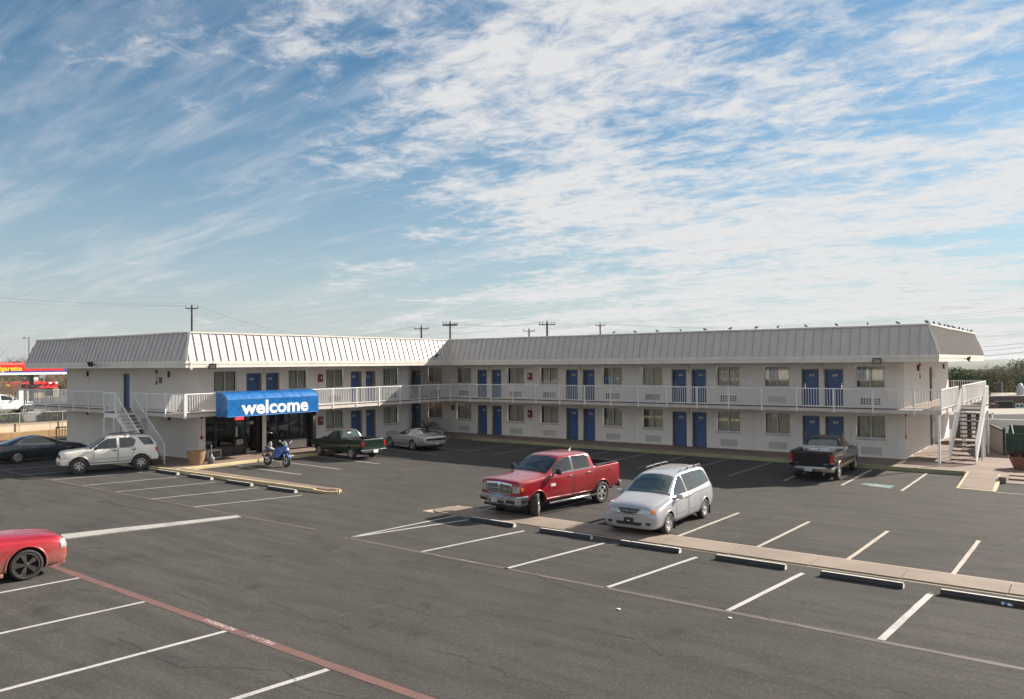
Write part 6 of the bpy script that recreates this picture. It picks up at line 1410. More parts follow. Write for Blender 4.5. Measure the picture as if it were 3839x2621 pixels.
def minivan():
    P=paint('silver_metallic_paint',(.40,.41,.445),rough=.30,metal=.30,dirt=.08)
    c=Car('silver minivan with roof rails and a black number plate holder, parked facing out','minivan','vehicles parked in the middle rows',(-11.62,23.78),R(-88),P); c.t.name='minivan'; c.t.scale=(1,1,.985)
    xf,xr=1.5,-1.5; c.R_=.335
    st=[(2.38,.34,.66,.46,.74,.62,.72,.66,.70,.60,.0),(2.36,.25,.78,.46,.86,.70,.84,.76,.80,.68,.0),(2.28,.22,.84,.50,.91,.76,.885,.80,.90,.70,.01),(2.08,.21,.88,.52,.95,.86,.925,.85,.98,.74,.03),(1.7,.21,.90,.55,.965,.95,.945,.88,1.07,.76,.05),
        (1.32,.21,.90,.57,.97,1.0,.95,.90,1.14,.76,.06),(1.12,.21,.90,.57,.97,1.02,.955,.90,1.20,.76,.06),(.72,.21,.90,.57,.97,1.04,.955,.88,1.44,.71,.06),(.30,.21,.90,.57,.97,1.06,.955,.88,1.66,.65,.05),(-.05,.21,.90,.57,.97,1.07,.955,.88,1.72,.64,.045),(-.9,.21,.90,.57,.97,1.09,.955,.88,1.745,.64,.04),
        (-1.7,.21,.90,.57,.97,1.10,.955,.88,1.74,.64,.035),(-2.08,.24,.89,.58,.96,1.10,.94,.87,1.71,.64,.03),(-2.26,.27,.87,.60,.94,1.08,.91,.85,1.63,.63,.02),(-2.40,.32,.82,.62,.89,1.02,.86,.80,1.36,.62,.01),(-2.46,.40,.74,.62,.80,.90,.79,.73,1.08,.62,.0)]
    c.loft(st); c.wells((xf,xr),.385,.62); c.wheels(xf,xr,1.66,.335,.215,.215,'twin',spokes=6); c.arches((xf,xr),.385,.03)
    G=M_['car_glass']
    c.patch('windscreen',M_['car_glass_green'],'top',[(1.15,.80),(1.24,.4),(1.27,0),(1.24,-.4),(1.15,-.80)],[(.33,.64),(.32,.4),(.30,0),(.32,-.4),(.33,-.64)],nu=16,nv=8)
    c.patch('side_window',G,'side',[(.62,1.36),(.22,1.60),(.0,1.635)],[(1.0,1.10),(.5,1.105),(.0,1.11)],mirror=True)
    c.patch('side_window',G,'side',[(-.10,1.64),(-.9,1.655),(-1.75,1.63),(-1.95,1.55)],[(-.10,1.11),(-.9,1.13),(-1.6,1.16),(-2.12,1.20)],mirror=True,nu=18)
    c.patch('quarter_glass_trim',M_['black'],'side',[(.0,1.635),(-.10,1.64)],[(.0,1.11),(-.10,1.11)],mirror=True,nu=3,off=.004)
    c.patch('rear_window',G,'front',[(.55,1.56),(-.55,1.56)],[(.66,1.16),(-.66,1.16)],sg=-1)
    c.doors([([(.95,1.08),(-.02,1.09)],[(1.02,.36),(-.02,.30)]),([(-.06,1.10),(-1.15,1.12)],[(-.06,.30),(-1.02,.32)])],[(.08,.97),(-.16,.98)],M_['alloy'])
    c.line('slide_rail_gap',M_['black'],'side',[(1.9,.90),(1.0,.92),(-.5,.99),(-2.3,1.02)],.014,mirror=True)
    c.line('side_moulding',M_['alloy'],'side',[(.98,.52),(-1.0,.54)],.04,mirror=True,off=.012)
    c.line('bonnet_gap',M_['black'],'side',[(2.30,.86),(1.25,1.06)],.012,mirror=True)
    c.patch('grille',M_['black'],'front',[(.38,.84),(0,.85),(-.38,.84)],[(.28,.72),(0,.695),(-.28,.72)],off=.012,nu=12)
    c.line('grille_trim',M_['chrome'],'front',[(.40,.845),(.29,.71),(0,.685),(-.29,.71),(-.40,.845)],.018,off=.018,n=24)
    for z in (.80,.76): c.line('grille_bar',M_['steel'],'front',[(.34,z),(-.34,z)],.008,off=.016)
    q,nn=c.hit('front',0,.775,1); m=MB(); x=q.x+.026
    m.tube([(x,.045,.81),(x,.04,.74)],.009,5); m.tube([(x,-.045,.81),(x,-.04,.74)],.009,5); m.tube([(x,.042,.775),(x,-.042,.775)],.008,5); m.tube([(x,.058,.815),(x,.05,.735),(x,-.05,.735),(x,-.058,.815),(x,.058,.815)],.006,5); c.part(m,'front_emblem',M_['chrome'])
    c.patch('headlight',M_['lens_clear'],'front',[(.42,.84),(.70,.845)],[(.40,.73),(.70,.735)],mirror=True,off=.012,nu=8)
    c.patch('indicator_lens',M_['lens_orange'],'front',[(.70,.845),(.83,.83)],[(.70,.735),(.84,.74)],mirror=True,off=.012,nu=5)
    c.line('bumper_gap',M_['black'],'front',[(.86,.71),(.4,.695),(0,.67),(-.4,.695),(-.86,.71)],.012,n=24)
    c.patch('lower_grille',M_['black'],'front',[(.44,.45),(-.44,.45)],[(.40,.35),(-.40,.35)],off=.004,nu=10); c.patch('bumper_opening',M_['black'],'front',[(.56,.46),(.72,.46)],[(.56,.38),(.70,.38)],mirror=True,off=.004,nu=4)
    o=c.plate(2.40,.50,mat=M_['black']); m=MB(); m.box(2.41,-.04,.47,2.415,.04,.50); c.part(m,'plate_lettering',M_['white'],parent=None)
    c.patch('tail_light',M_['lens_red'],'side',[(-2.28,1.25),(-2.38,1.20)],[(-2.30,.95),(-2.40,.95)],mirror=True,off=.010,nu=4)
    c.mirror_(.92,.93,1.10,.21,.15,P)
    for sg in (1,-1):
        barpts(c,'roof_rail',M_['roof_rail'],[(-.15,sg*.60,1.735),(-.22,sg*.60,1.79),(-1.0,sg*.605,1.805),(-1.85,sg*.60,1.795),(-1.95,sg*.595,1.74)],.016)
        for x in (-.75,-1.35): smoothbox(c,'roof_rail_foot',M_['black'],(x-.05,sg*.585,1.74),(x+.05,sg*.62,1.82),.006)
        smoothbox(c,'mud_flap',M_['black'],(xf-.45,sg*.78,.10),(xf-.43,sg*.95,.40),.003); smoothbox(c,'mud_flap',M_['black'],(xr-.46,sg*.78,.10),(xr-.44,sg*.95,.40),.003)
    for y in (-.36,-.18,0,.18,.36): c.line('roof_rib',M_['roof_rib'],'top',[(-.3,y),(-1.9,y)],.03,off=.008)
    c.line('wiper',M_['black'],'top',[(1.19,.70),(1.17,.1)],.02,off=.02); c.line('wiper',M_['black'],'top',[(1.2,.05),(1.15,-.62)],.02,off=.02)
    m=MB(); m.box(-2.2,-.6,.2,2.1,.6,.4); c.part(m,'chassis',M_['under'])
    return c
def white_suv():
    P=paint('warm_white_paint',(.80,.77,.71),rough=.35,dirt=.18)
    c=Car('white boxy SUV with knobbly tyres, roof rails and orange indicators','SUV','vehicles parked along the left wing',(-40.55,19.97),R(-110),P); c.t.name='sport_utility_vehicle'; c.t.scale=(1.03,1.04,1.03)
    xf,xr=1.35,-1.35; c.R_=.385
    st=[(2.14,.56,.66,.66,.72,.88,.72,.68,.93,.62,.0),(2.10,.50,.74,.68,.80,.96,.79,.75,1.02,.70,.0),(1.95,.46,.78,.68,.84,1.02,.83,.79,1.08,.72,.01),(1.5,.44,.80,.68,.86,1.05,.845,.80,1.12,.73,.02),(1.0,.43,.80,.68,.86,1.07,.85,.81,1.15,.73,.03),(.86,.43,.80,.68,.86,1.09,.85,.81,1.18,.72,.03),
        (.48,.43,.80,.68,.86,1.10,.85,.80,1.46,.66,.03),(.16,.43,.80,.68,.86,1.10,.85,.80,1.68,.62,.03),(-.05,.43,.80,.68,.86,1.11,.85,.80,1.715,.615,.03),(-.9,.43,.80,.68,.86,1.12,.85,.80,1.73,.615,.03),(-1.6,.44,.80,.68,.86,1.12,.85,.80,1.72,.61,.03),(-1.86,.46,.79,.68,.855,1.12,.84,.79,1.66,.60,.02),
        (-2.06,.50,.78,.68,.84,1.10,.82,.77,1.40,.62,.01),(-2.17,.52,.76,.68,.81,1.05,.79,.75,1.15,.66,.0)]
    c.loft(st); c.wells((xf,xr),.445,.55); c.wheels(xf,xr,1.50,.385,.27,.20,'five',tyre='rubber_dusty',spokes=6); c.arches((xf,xr),.445,.05,prout=.02)
    # tread blocks
    tb=MB()
    for k in range(22):
        for sd in (-1,1):
            a=2*pi*(k+.25*sd)/22; ca,sa=cos(a),sin(a); r_=.378; tb.add([(r_*ca-.022*sa,sd*.05,r_*sa+.022*ca),(r_*ca+.022*sa,sd*.05,r_*sa-.022*ca),(r_*ca+.022*sa,sd*.14,r_*sa-.022*ca),(r_*ca-.022*sa,sd*.14,r_*sa+.022*ca)]+[((r_+.018)*ca-.018*sa,sd*.055,(r_+.018)*sa+.018*ca),((r_+.018)*ca+.018*sa,sd*.055,(r_+.018)*sa-.018*ca),((r_+.014)*ca+.018*sa,sd*.138,(r_+.014)*sa-.018*ca),((r_+.014)*ca-.018*sa,sd*.138,(r_+.014)*sa+.018*ca)],[(4,5,6,7),(0,1,5,4),(1,2,6,5),(2,3,7,6),(3,0,4,7)])
    me=tb.mesh('tyre_tread',M_['rubber_dusty'])
    for wq in [o for o in c.t.children if o.name.startswith('wheel') and o.type=='EMPTY']: inst('tyre_tread',me,wq,world=False)['kind']='stuff'
    G=M_['car_glass']; 
    c.patch('windscreen',M_['car_glass'],'top',[(.86,.70),(.90,.35),(.91,0),(.90,-.35),(.86,-.70)],[(.22,.58),(.20,.35),(.19,0),(.20,-.35),(.22,-.58)],nu=14,nv=8)
    c.patch('side_window',G,'side',[(.44,1.42),(.12,1.615),(-.28,1.63)],[(.70,1.16),(.3,1.16),(-.28,1.165)],mirror=True)
    c.patch('side_window',G,'side',[(-.40,1.63),(-.95,1.63),(-1.13,1.50)],[(-.40,1.165),(-.85,1.17),(-1.05,1.22)],mirror=True)
    c.patch('quarter_window',G,'side',[(-1.22,1.63),(-1.72,1.60),(-1.78,1.58)],[(-1.50,1.24),(-1.8,1.24),(-1.97,1.24)],mirror=True)
    c.patch('rear_window',G,'front',[(.52,1.58),(-.52,1.58)],[(.64,1.20),(-.64,1.20)],sg=-1)
    c.doors([([(.70,1.14),(-.31,1.15)],[(.74,.50),(-.31,.50)]),([(-.35,1.15),(-1.10,1.15)],[(-.35,.50),(-.90,.52)])],[(-.18,1.04),(-1.02,1.05)],M_['black'])
    c.line('side_moulding',simple('cream_moulding',(.60,.58,.53),.5),'side',[(.80,.68),(-.88,.68)],.07,mirror=True,off=.010)
    c.line('bonnet_gap',M_['black'],'side',[(2.0,.98),(.95,1.08)],.012,mirror=True)
    c.patch('grille',M_['chrome'],'front',[(.38,.93),(-.38,.93)],[(.36,.78),(-.36,.78)],off=.010,nu=8)
    for y in [-.3+.1*k for k in range(7)]:
        for z in (.885,.825): c.patch('grille_hole',M_['black'],'front',[(y-.038,z+.022),(y+.038,z+.022)],[(y-.038,z-.022),(y+.038,z-.022)],off=.016,nu=2,nv=2)
    c.patch('headlight',M_['lens_clear'],'front',[(.42,.92),(.62,.91)],[(.41,.78),(.62,.78)],mirror=True,off=.012,nu=5); c.patch('indicator_lens',M_['lens_orange'],'front',[(.62,.91),(.74,.88)],[(.62,.78),(.75,.79)],mirror=True,off=.012,nu=5)
    m=MB(); outer=[(1.80,-.86),(2.12,-.80),(2.24,-.4),(2.26,0),(2.24,.4),(2.12,.80),(1.80,.86)]; vs=[]
    for x,y in outer: vs+=[(x-.12,y*.97,.44),(x-.02,y,.48),(x,y,.58),(x,y,.68),(x-.03,y*.99,.72),(x-.22,y*.95,.73)]
    W=6; m.add(vs,[(i*W+j,(i+1)*W+j,(i+1)*W+j+1,i*W+j+1) for i in range(len(outer)-1) for j in range(W-1)]); c.part(m,'front_bumper',P,ang=35)
    for y0,y1 in ((-.7,-.55),(.55,.7),(-.2,.2)): smoothbox(c,'bumper_opening',M_['black'],(2.2 if abs(y0)<.5 else 2.13,y0,.53),(2.266 if abs(y0)<.5 else 2.2,y1,.60),.005)
    m=MB(); outer=[(-1.82,-.86),(-2.15,-.82),(-2.24,-.4),(-2.25,0),(-2.24,.4),(-2.15,.82),(-1.82,.86)]; vs=[]
    for x,y in outer: vs+=[(x+.12,y*.97,.50),(x+.02,y,.52),(x,y,.60),(x,y,.74),(x+.04,y*.99,.79),(x+.22,y*.95,.80)]
    m.add(vs,[(i*W+j,i*W+j+1,(i+1)*W+j+1,(i+1)*W+j) for i in range(len(outer)-1) for j in range(W-1)]); c.part(m,'rear_bumper',P,ang=35)
    c.patch('tail_light',M_['lens_red'],'side',[(-2.00,1.10),(-2.12,1.08)],[(-2.02,.90),(-2.13,.90)],mirror=True,off=.012,nu=3)
    c.mirror_(.66,.86,1.20,.17,.15,M_['black'])
    for sg in (1,-1):
        barpts(c,'roof_rail',M_['black'],[(-.1,sg*.55,1.735),(-.2,sg*.55,1.775),(-1.5,sg*.55,1.79),(-1.62,sg*.55,1.745)],.02)
        smoothbox(c,'running_board',P,(-.90,sg*.80,.42),(.90,sg*.90,.47),.015)
    m=MB(); m.box(-1.9,-.5,.36,1.8,.5,.6); c.part(m,'chassis',M_['under'])
    return c
def two_tone_pickup():
    P=paint('black_truck_paint',(.006,.007,.009),rough=.22,dirt=0,coat=.45); TAN=paint('tan_lower_trim_paint',(.33,.24,.16),rough=.35,metal=.3)
    c=Car('black and tan pickup truck with aluminium toolbox parked at the right end kerb','pickup truck','vehicles parked along the long wing',(-10.28,38.45),R(92.4),P); c.t.name='pickup_truck'
    xf,xr=1.765,-1.765; c.R_=.375
    st=[(2.72,.55,.74,.72,.82,.92,.82,.78,1.00,.70,.0),(2.68,.45,.84,.72,.92,1.02,.90,.86,1.10,.80,.0),(2.4,.38,.90,.72,.97,1.08,.95,.90,1.17,.82,.02),(1.8,.36,.92,.72,.985,1.12,.96,.91,1.23,.82,.03),(1.38,.36,.92,.72,.985,1.15,.96,.92,1.27,.82,.03),(1.22,.36,.92,.72,.985,1.16,.96,.91,1.31,.80,.03),
        (.82,.36,.92,.72,.985,1.18,.96,.90,1.56,.74,.03),(.48,.36,.92,.72,.985,1.19,.96,.90,1.74,.68,.03),(.2,.36,.92,.72,.985,1.20,.96,.90,1.80,.67,.03),(-.3,.36,.92,.72,.985,1.21,.96,.90,1.805,.67,.03),(-.62,.36,.92,.72,.985,1.22,.96,.90,1.77,.66,.02),
        (-.78,.38,.92,.74,.985,1.24,.96,.91,1.30,.88,.0),(-.86,.38,.92,.74,.985,1.24,.96,.93,1.285,.91,.0),(-1.8,.40,.92,.76,.985,1.25,.965,.94,1.30,.915,.0),(-2.5,.46,.92,.78,.985,1.26,.965,.94,1.31,.915,.0),(-2.84,.50,.91,.80,.97,1.26,.955,.93,1.31,.91,.0),(-2.88,.52,.88,.80,.94,1.24,.93,.90,1.28,.88,.0)]
    c.loft(st); m=MB(); m.box(-2.78,-.76,.72,-.90,.76,1.7); c.cut([m]); c.wells((xf,xr),.43,.6); c.wheels(xf,xr,1.66,.375,.25,.21,'five'); c.arches((xf,xr),.43,.05,mat=TAN)
    G=M_['car_glass']
    c.patch('windscreen',G,'top',[(1.22,.76),(1.25,0),(1.22,-.76)],[(.55,.62),(.52,0),(.55,-.62)],nu=12,nv=6)
    c.patch('side_window',G,'side',[(.86,1.50),(.55,1.68),(.0,1.72)],[(1.02,1.24),(.5,1.25),(.0,1.255)],mirror=True)
    c.patch('rear_side_window',G,'side',[(-.10,1.72),(-.55,1.70)],[(-.10,1.26),(-.62,1.27)],mirror=True)
    c.patch('rear_window',M_['car_glass_green'],'front',[(.58,1.70),(.3,1.73),(-.3,1.73),(-.58,1.70)],[(.66,1.36),(.3,1.36),(-.3,1.36),(-.66,1.36)],sg=-1)
    c.doors([([(1.0,1.21),(-.04,1.23)],[(1.05,.46),(-.04,.46)]),([(-.07,1.23),(-.74,1.24)],[(-.07,.46),(-.74,.46)])],[(.10,1.05)],P)
    c.patch('lower_trim',TAN,'side',[(1.25,.66),(-1.28,.66)],[(1.25,.42),(-1.28,.42)],mirror=True,off=.006,nu=20)
    c.patch('lower_trim',TAN,'side',[(-2.24,.66),(-2.80,.68)],[(-2.24,.50),(-2.80,.54)],mirror=True,off=.006)
    c.line('body_gap',M_['under'],'side',[(-.82,1.27),(-.82,.40)],.03,mirror=True,off=.004); c.line('tailgate_gap',M_['under'],'front',[(.78,1.26),(.78,.66),(-.78,.66),(-.78,1.26)],.016,sg=-1,n=30)
    for sg in (1,-1):
        c.patch('tail_light',M_['lens_red'],'front',[(sg*.80,1.20),(sg*.925,1.19)],[(sg*.80,.80),(sg*.94,.80)],sg=-1,off=.02,nu=4,nv=6)
        c.patch('reversing_lens',M_['lens_clear'],'front',[(sg*.81,.86),(sg*.92,.86)],[(sg*.81,.80),(sg*.92,.80)],sg=-1,off=.024,nu=3,nv=2)
        smoothbox(c,'bed_rail_cap',M_['black'],(-2.84,sg*.77,1.30),(-.88,sg*.90,1.325),.008)
    smoothbox(c,'tailgate_cap',M_['black'],(-2.87,-.77,1.30),(-2.78,.77,1.325),.008)
    m=MB(); outer=[(-2.80,-.97),(-3.02,-.88),(-3.08,-.4),(-3.09,0),(-3.08,.4),(-3.02,.88),(-2.80,.97)]; vs=[]
    for x,y in outer: vs+=[(x+.12,y*.95,.42),(x+.02,y*.98,.46),(x,y,.54),(x,y,.62),(x+.03,y*.99,.66),(x+.2,y*.95,.665)]
    W=6; m.add(vs,[(i*W+j,i*W+j+1,(i+1)*W+j+1,(i+1)*W+j) for i in range(len(outer)-1) for j in range(W-1)]); c.part(m,'rear_bumper',M_['chrome'],ang=35)
    o=c.plate(-3.10,.55,y=.08); 
    for y in (-.8,.8): smoothbox(c,'step_pad',M_['black'],(-3.06,y-.14,.655),(-2.9,y+.14,.672),.004)
    me=text_mesh('tailgate_lettering','F-150',.085,M_['chrome'],.003); q,nn=c.hit('front',.62,.80,-1); inst('tailgate_lettering',me,c.t,(q.x-.008,.62,.80),(pi/2,0,-pi/2),world=False)
    m=MB(); m.lathe([(0,0),(.085,0),(.08,.008),(0,.01)],20); o=c.part(m,'oval_emblem',M_['gas_blue']); o.rotation_euler=(R(90),0,R(-90)); o.scale=(1,.42,1); q,nn=c.hit('front',-.62,.78,-1); o.location=(q.x-.002,-.62,.78)
    m=MB(); m.tube([(-.09,0,0),(0,0,.038),(.09,0,0),(0,0,-.038),(-.09,0,0)],.004,4) 
    m=MB(); pts=[(0+.088*cos(a),.037*sin(a)) for a in [k*pi/12 for k in range(25)]]; m.tube([(q.x-.012,-.62+a,.78+b) for a,b in pts],.005,4); c.part(m,'emblem_ring',M_['chrome'])
    TB=simple('aluminium_tread_plate',(.55,.57,.60),.3,metal=.7,var=.15,vs=30)
    smoothbox(c,'toolbox_body',TB,(-1.38,-.72,.85),(-.94,.72,1.33),.01); smoothbox(c,'toolbox_lid',TB,(-1.42,-.97,1.335),(-.92,.97,1.40),.015)
    for y in (.52,0,-.52): smoothbox(c,'toolbox_latch',M_['black'],(-1.40,y-.06,1.24),(-1.37,y+.06,1.28),.004)
    c.mirror_(.98,.99,1.32,.20,.17,M_['black']); smoothbox(c,'brake_light',M_['lens_red'],(-.66,-.14,1.765),(-.62,.14,1.79),.004)
    m=MB(); m.tube([(1.5,-.80,1.25),(1.4,-.80,2.05)],.005,4); c.part(m,'whip_antenna',M_['black'])
    m=MB(); m.tube([(-2.4,-.45,.36),(-2.92,-.52,.34)],.035,8); c.part(m,'exhaust_pipe',M_['steel'],smooth=True)
    m=MB(); m.box(-2.6,-.5,.34,2.3,.5,.6); c.part(m,'chassis',M_['under'])
def green_pickup():
    P=paint('dark_green_truck_paint',(.004,.024,.018),rough=.30,metal=.2,dirt=.12)
    c=Car('old dark green pickup truck with a dented tailgate nosed in by the lobby','pickup truck','vehicles parked along the left wing',(-35.02,30.88),R(175.5),P); c.t.name='pickup_truck'
    xf,xr=1.5,-1.5; c.R_=.33
    st=[(2.30,.48,.66,.62,.72,.82,.72,.68,.88,.62,.0),(2.26,.40,.74,.62,.80,.88,.80,.76,.95,.70,.0),(2.0,.34,.79,.62,.85,.94,.84,.79,1.00,.72,.02),(1.5,.33,.80,.62,.86,.98,.85,.80,1.05,.73,.03),(1.12,.33,.80,.62,.86,1.0,.85,.81,1.08,.73,.03),(.98,.33,.80,.62,.86,1.01,.85,.80,1.12,.71,.03),
        (.62,.33,.80,.62,.86,1.03,.85,.79,1.36,.66,.03),(.30,.33,.80,.62,.86,1.04,.85,.79,1.53,.61,.03),(.05,.33,.80,.62,.86,1.05,.85,.79,1.575,.60,.03),(-.2,.33,.80,.62,.86,1.05,.85,.79,1.57,.60,.03),(-.42,.33,.80,.62,.86,1.06,.85,.79,1.53,.59,.02),(-.56,.34,.80,.63,.86,1.07,.85,.80,1.12,.78,.0),
        (-.64,.34,.80,.63,.86,1.08,.85,.82,1.11,.80,.0),(-1.5,.36,.80,.64,.86,1.09,.855,.83,1.12,.81,.0),(-2.2,.42,.80,.66,.86,1.10,.855,.83,1.13,.81,.0),(-2.52,.46,.79,.68,.85,1.10,.845,.82,1.13,.80,.0),(-2.56,.48,.76,.68,.82,1.08,.82,.80,1.10,.78,.0)]
    c.loft(st); m=MB(); m.box(-2.46,-.66,.62,-.68,.66,1.6); c.cut([m]); c.wells((xf,xr),.385,.5); c.wheels(xf,xr,1.42,.33,.21,.19,'fat',rimmat='steel',tyre='rubber_dusty'); c.arches((xf,xr),.385,.04)
    G=M_['car_glass']
    c.patch('windscreen',G,'top',[(.98,.66),(1.02,0),(.98,-.66)],[(.40,.56),(.37,0),(.40,-.56)],nu=12,nv=6)
    c.patch('side_window',M_['glass_truck'] if 'glass_truck' in M_ else M_['car_glass_green'],'side',[(.62,1.32),(.32,1.47),(-.12,1.50)],[(.80,1.08),(.3,1.09),(-.14,1.10)],mirror=True)
    c.patch('rear_window',M_['car_glass_green'],'front',[(.50,1.49),(-.50,1.49)],[(.58,1.17),(-.58,1.17)],sg=-1)
    q,nn=c.hit('front',.1,1.36,-1); m=MB(); m.box(q.x-.012,.0,1.28,q.x-.008,.24,1.43); c.part(m,'window_sticker',M_['white']); m=MB(); m.box(q.x-.02,.28,1.20,q.x-.01,.44,1.34); c.part(m,'window_toy',M_['leaf_lime'])
    c.doors([([(.84,1.06),(-.30,1.07)],[(.86,.42),(-.30,.42)])],[(-.16,.94)],M_['black'])
    c.line('body_gap',M_['under'],'side',[(-.60,1.10),(-.60,.36)],.028,mirror=True,off=.004); c.line('side_moulding',M_['black'],'side',[(1.05,.60),(-.5,.62)],.05,mirror=True,off=.008); c.line('tailgate_gap',M_['under'],'front',[(.68,1.10),(.68,.60),(-.68,.60),(-.68,1.10)],.016,sg=-1,n=30)
    for sg in (1,-1):
        c.patch('tail_light',M_['lens_red'],'front',[(sg*.70,1.03),(sg*.82,1.02)],[(sg*.70,.74),(sg*.83,.74)],sg=-1,off=.02,nu=4,nv=5); smoothbox(c,'bed_rail_cap',M_['black'],(-2.50,sg*.67,1.12),(-.66,sg*.79,1.14),.006)
    c.patch('indicator_lens',M_['lens_orange'],'side',[(2.16,.88),(2.24,.87)],[(2.18,.74),(2.25,.74)],mirror=True,off=.01,nu=2,nv=2)
    smoothbox(c,'tailgate_cap',M_['steel'],(-2.55,-.67,1.12),(-2.46,.67,1.138),.006)
    m=MB(); outer=[(-2.50,-.84),(-2.66,-.80),(-2.72,-.4),(-2.70,0),(-2.72,.4),(-2.66,.80),(-2.50,.84)]; vs=[]
    for x,y in outer: vs+=[(x+.12,y*.95,.40),(x+.01,y*.98,.43),(x,y,.48),(x,y,.55),(x+.02,y*.99,.575),(x+.16,y*.95,.58)]
    W=6; m.add(vs,[(i*W+j,i*W+j+1,(i+1)*W+j+1,(i+1)*W+j) for i in range(len(outer)-1) for j in range(W-1)]); c.part(m,'rear_bumper',M_['chrome'],ang=35)
    c.plate(-2.73,.47,mat=M_['white']); smoothbox(c,'brake_light',M_['lens_red'],(-.42,-.12,1.545),(-.38,.12,1.57),.004)
    m=MB(); m.tube([(-2.5,0,.34),(-2.85,0,.34)],.025,6); c.part(m,'tow_hitch',M_['black'])
    m=MB()
    for k in range(6): x=random.uniform(-1.2,-.8); y=random.uniform(-.4,.3); r_=.12; m.lathe([(0,r_*.6),(r_*.7,r_*.4),(r_,0),(0,-r_*.1)],8,c=(x,y,.68))
    c.part(m,'bed_bags',M_['plate'],ang=60); c.mirror_(.72,.86,1.14,.15,.12,M_['black'])
    m=MB(); m.box(-2.3,-.45,.3,2.0,.45,.5); c.part(m,'chassis',M_['under'])
def silver_coupe():
    P=paint('silver_coupe_paint',(.46,.46,.47),rough=.3,metal=.4)
    c=Car('silver sports coupe with a rear wing and dark roof panels in the shade','sports car','vehicles parked along the left wing',(-34.85,36.28),R(167.5),P); c.t.name='sports_coupe'
    xf,xr=1.285,-1.285; c.R_=.32
    st=[(2.34,.30,.50,.40,.56,.50,.56,.52,.54,.44,.0),(2.22,.22,.70,.40,.76,.56,.76,.70,.64,.56,.0),(1.9,.18,.80,.44,.88,.68,.86,.78,.76,.62,.02),(1.3,.17,.84,.48,.93,.80,.89,.80,.86,.66,.03),(.8,.17,.84,.50,.93,.84,.89,.82,.92,.68,.04),(.60,.17,.84,.50,.93,.85,.89,.82,.96,.68,.04),
        (.10,.17,.84,.50,.93,.86,.89,.80,1.16,.58,.04),(-.25,.17,.84,.50,.93,.87,.89,.80,1.26,.52,.03),(-.6,.17,.84,.50,.935,.88,.90,.80,1.275,.51,.03),(-1.0,.18,.85,.52,.94,.90,.91,.82,1.22,.52,.03),(-1.5,.20,.85,.54,.94,.92,.91,.83,1.06,.58,.03),(-1.9,.24,.84,.56,.92,.92,.88,.82,.98,.68,.02),
        (-2.3,.28,.80,.56,.88,.88,.84,.78,.95,.70,.01),(-2.48,.34,.74,.56,.82,.82,.79,.74,.88,.68,.0),(-2.54,.42,.68,.56,.76,.76,.74,.70,.80,.62,.0)]
    c.loft(st); c.wells((xf,xr),.37,.55); c.wheels(xf,xr,1.58,.32,.24,.215,'five'); c.arches((xf,xr),.37,.02)
    G=M_['car_glass']
    c.patch('windscreen',G,'top',[(.62,.70),(.66,0),(.62,-.70)],[(-.12,.50),(-.14,0),(-.12,-.50)],nu=12,nv=6); c.patch('roof_panel_glass',M_['black'],'top',[(-.18,.47),(-.18,.05)],[(-.62,.46),(-.62,.05)],mirror=True,off=.005)
    c.patch('side_window',G,'side',[(.30,1.04),(-.1,1.18),(-.55,1.23)],[(.62,.92),(.1,.92),(-.62,.93)],mirror=True)
    c.patch('rear_window',G,'top',[(-.95,.48),(-.97,0),(-.95,-.48)],[(-1.75,.62),(-1.80,0),(-1.75,-.62)],nu=12,nv=8)
    c.doors([([(.62,.90),(-.72,.92)],[(.66,.30),(-.66,.30)])],[(-.50,.80)],P)
    m=MB(); pts=[(-2.05,-.80,.98),(-2.2,-.72,1.12),(-2.28,0,1.14),(-2.2,.72,1.12),(-2.05,.80,.98)]
    for (a,b) in zip(pts,pts[1:]):
        m.add([(a[0]+.13,a[1],a[2]-.012),(b[0]+.13,b[1],b[2]-.012),(b[0]-.13,b[1],b[2]+.012),(a[0]-.13,a[1],a[2]+.012),(a[0]+.13,a[1],a[2]-.045),(b[0]+.13,b[1],b[2]-.045),(b[0]-.13,b[1],b[2]-.02),(a[0]-.13,a[1],a[2]-.02)],[(0,1,2,3),(7,6,5,4),(0,4,5,1),(2,6,7,3),(1,5,6,2),(3,7,4,0)])
    c.part(m,'rear_wing',P)
    c.patch('tail_light',simple('smoked_red_lens',(.05,.008,.008),.15,coat=1),'front',[(.14,.76),(.72,.76)],[(.14,.64),(.74,.66)],mirror=True,sg=-1,off=.014,nu=10); c.plate(-2.56,.46,y=-.05); c.patch('centre_panel',M_['black'],'front',[(.13,.76),(-.13,.76)],[(.13,.64),(-.13,.64)],sg=-1,off=.010,nu=3)
    c.line('body_crease_shade',simple('silver_crease_shade',(.12,.12,.12),.5),'side',[(.95,.56),(-.90,.60)],.018,mirror=True)  # shade of the side crease painted as a dark strip
    for sg in (1,-1):
        m=MB(); m.tube([(-2.3,sg*.5,.27),(-2.58,sg*.5,.26)],.05,8); c.part(m,'exhaust_pipe',M_['black'],smooth=True); smoothbox(c,'side_skirt',P,(-.85,sg*.86,.16),(.82,sg*.93,.25),.02)
    c.patch('indicator_lens',M_['lens_red'],'side',[(-2.20,.58),(-2.34,.58)],[(-2.20,.53),(-2.34,.53)],mirror=True,nu=2,nv=2,off=.008); c.mirror_(.42,.86,.97,.16,.11,P)
    m=MB(); m.box(-2.2,-.5,.17,2.0,.5,.35); c.part(m,'chassis',M_['under'])
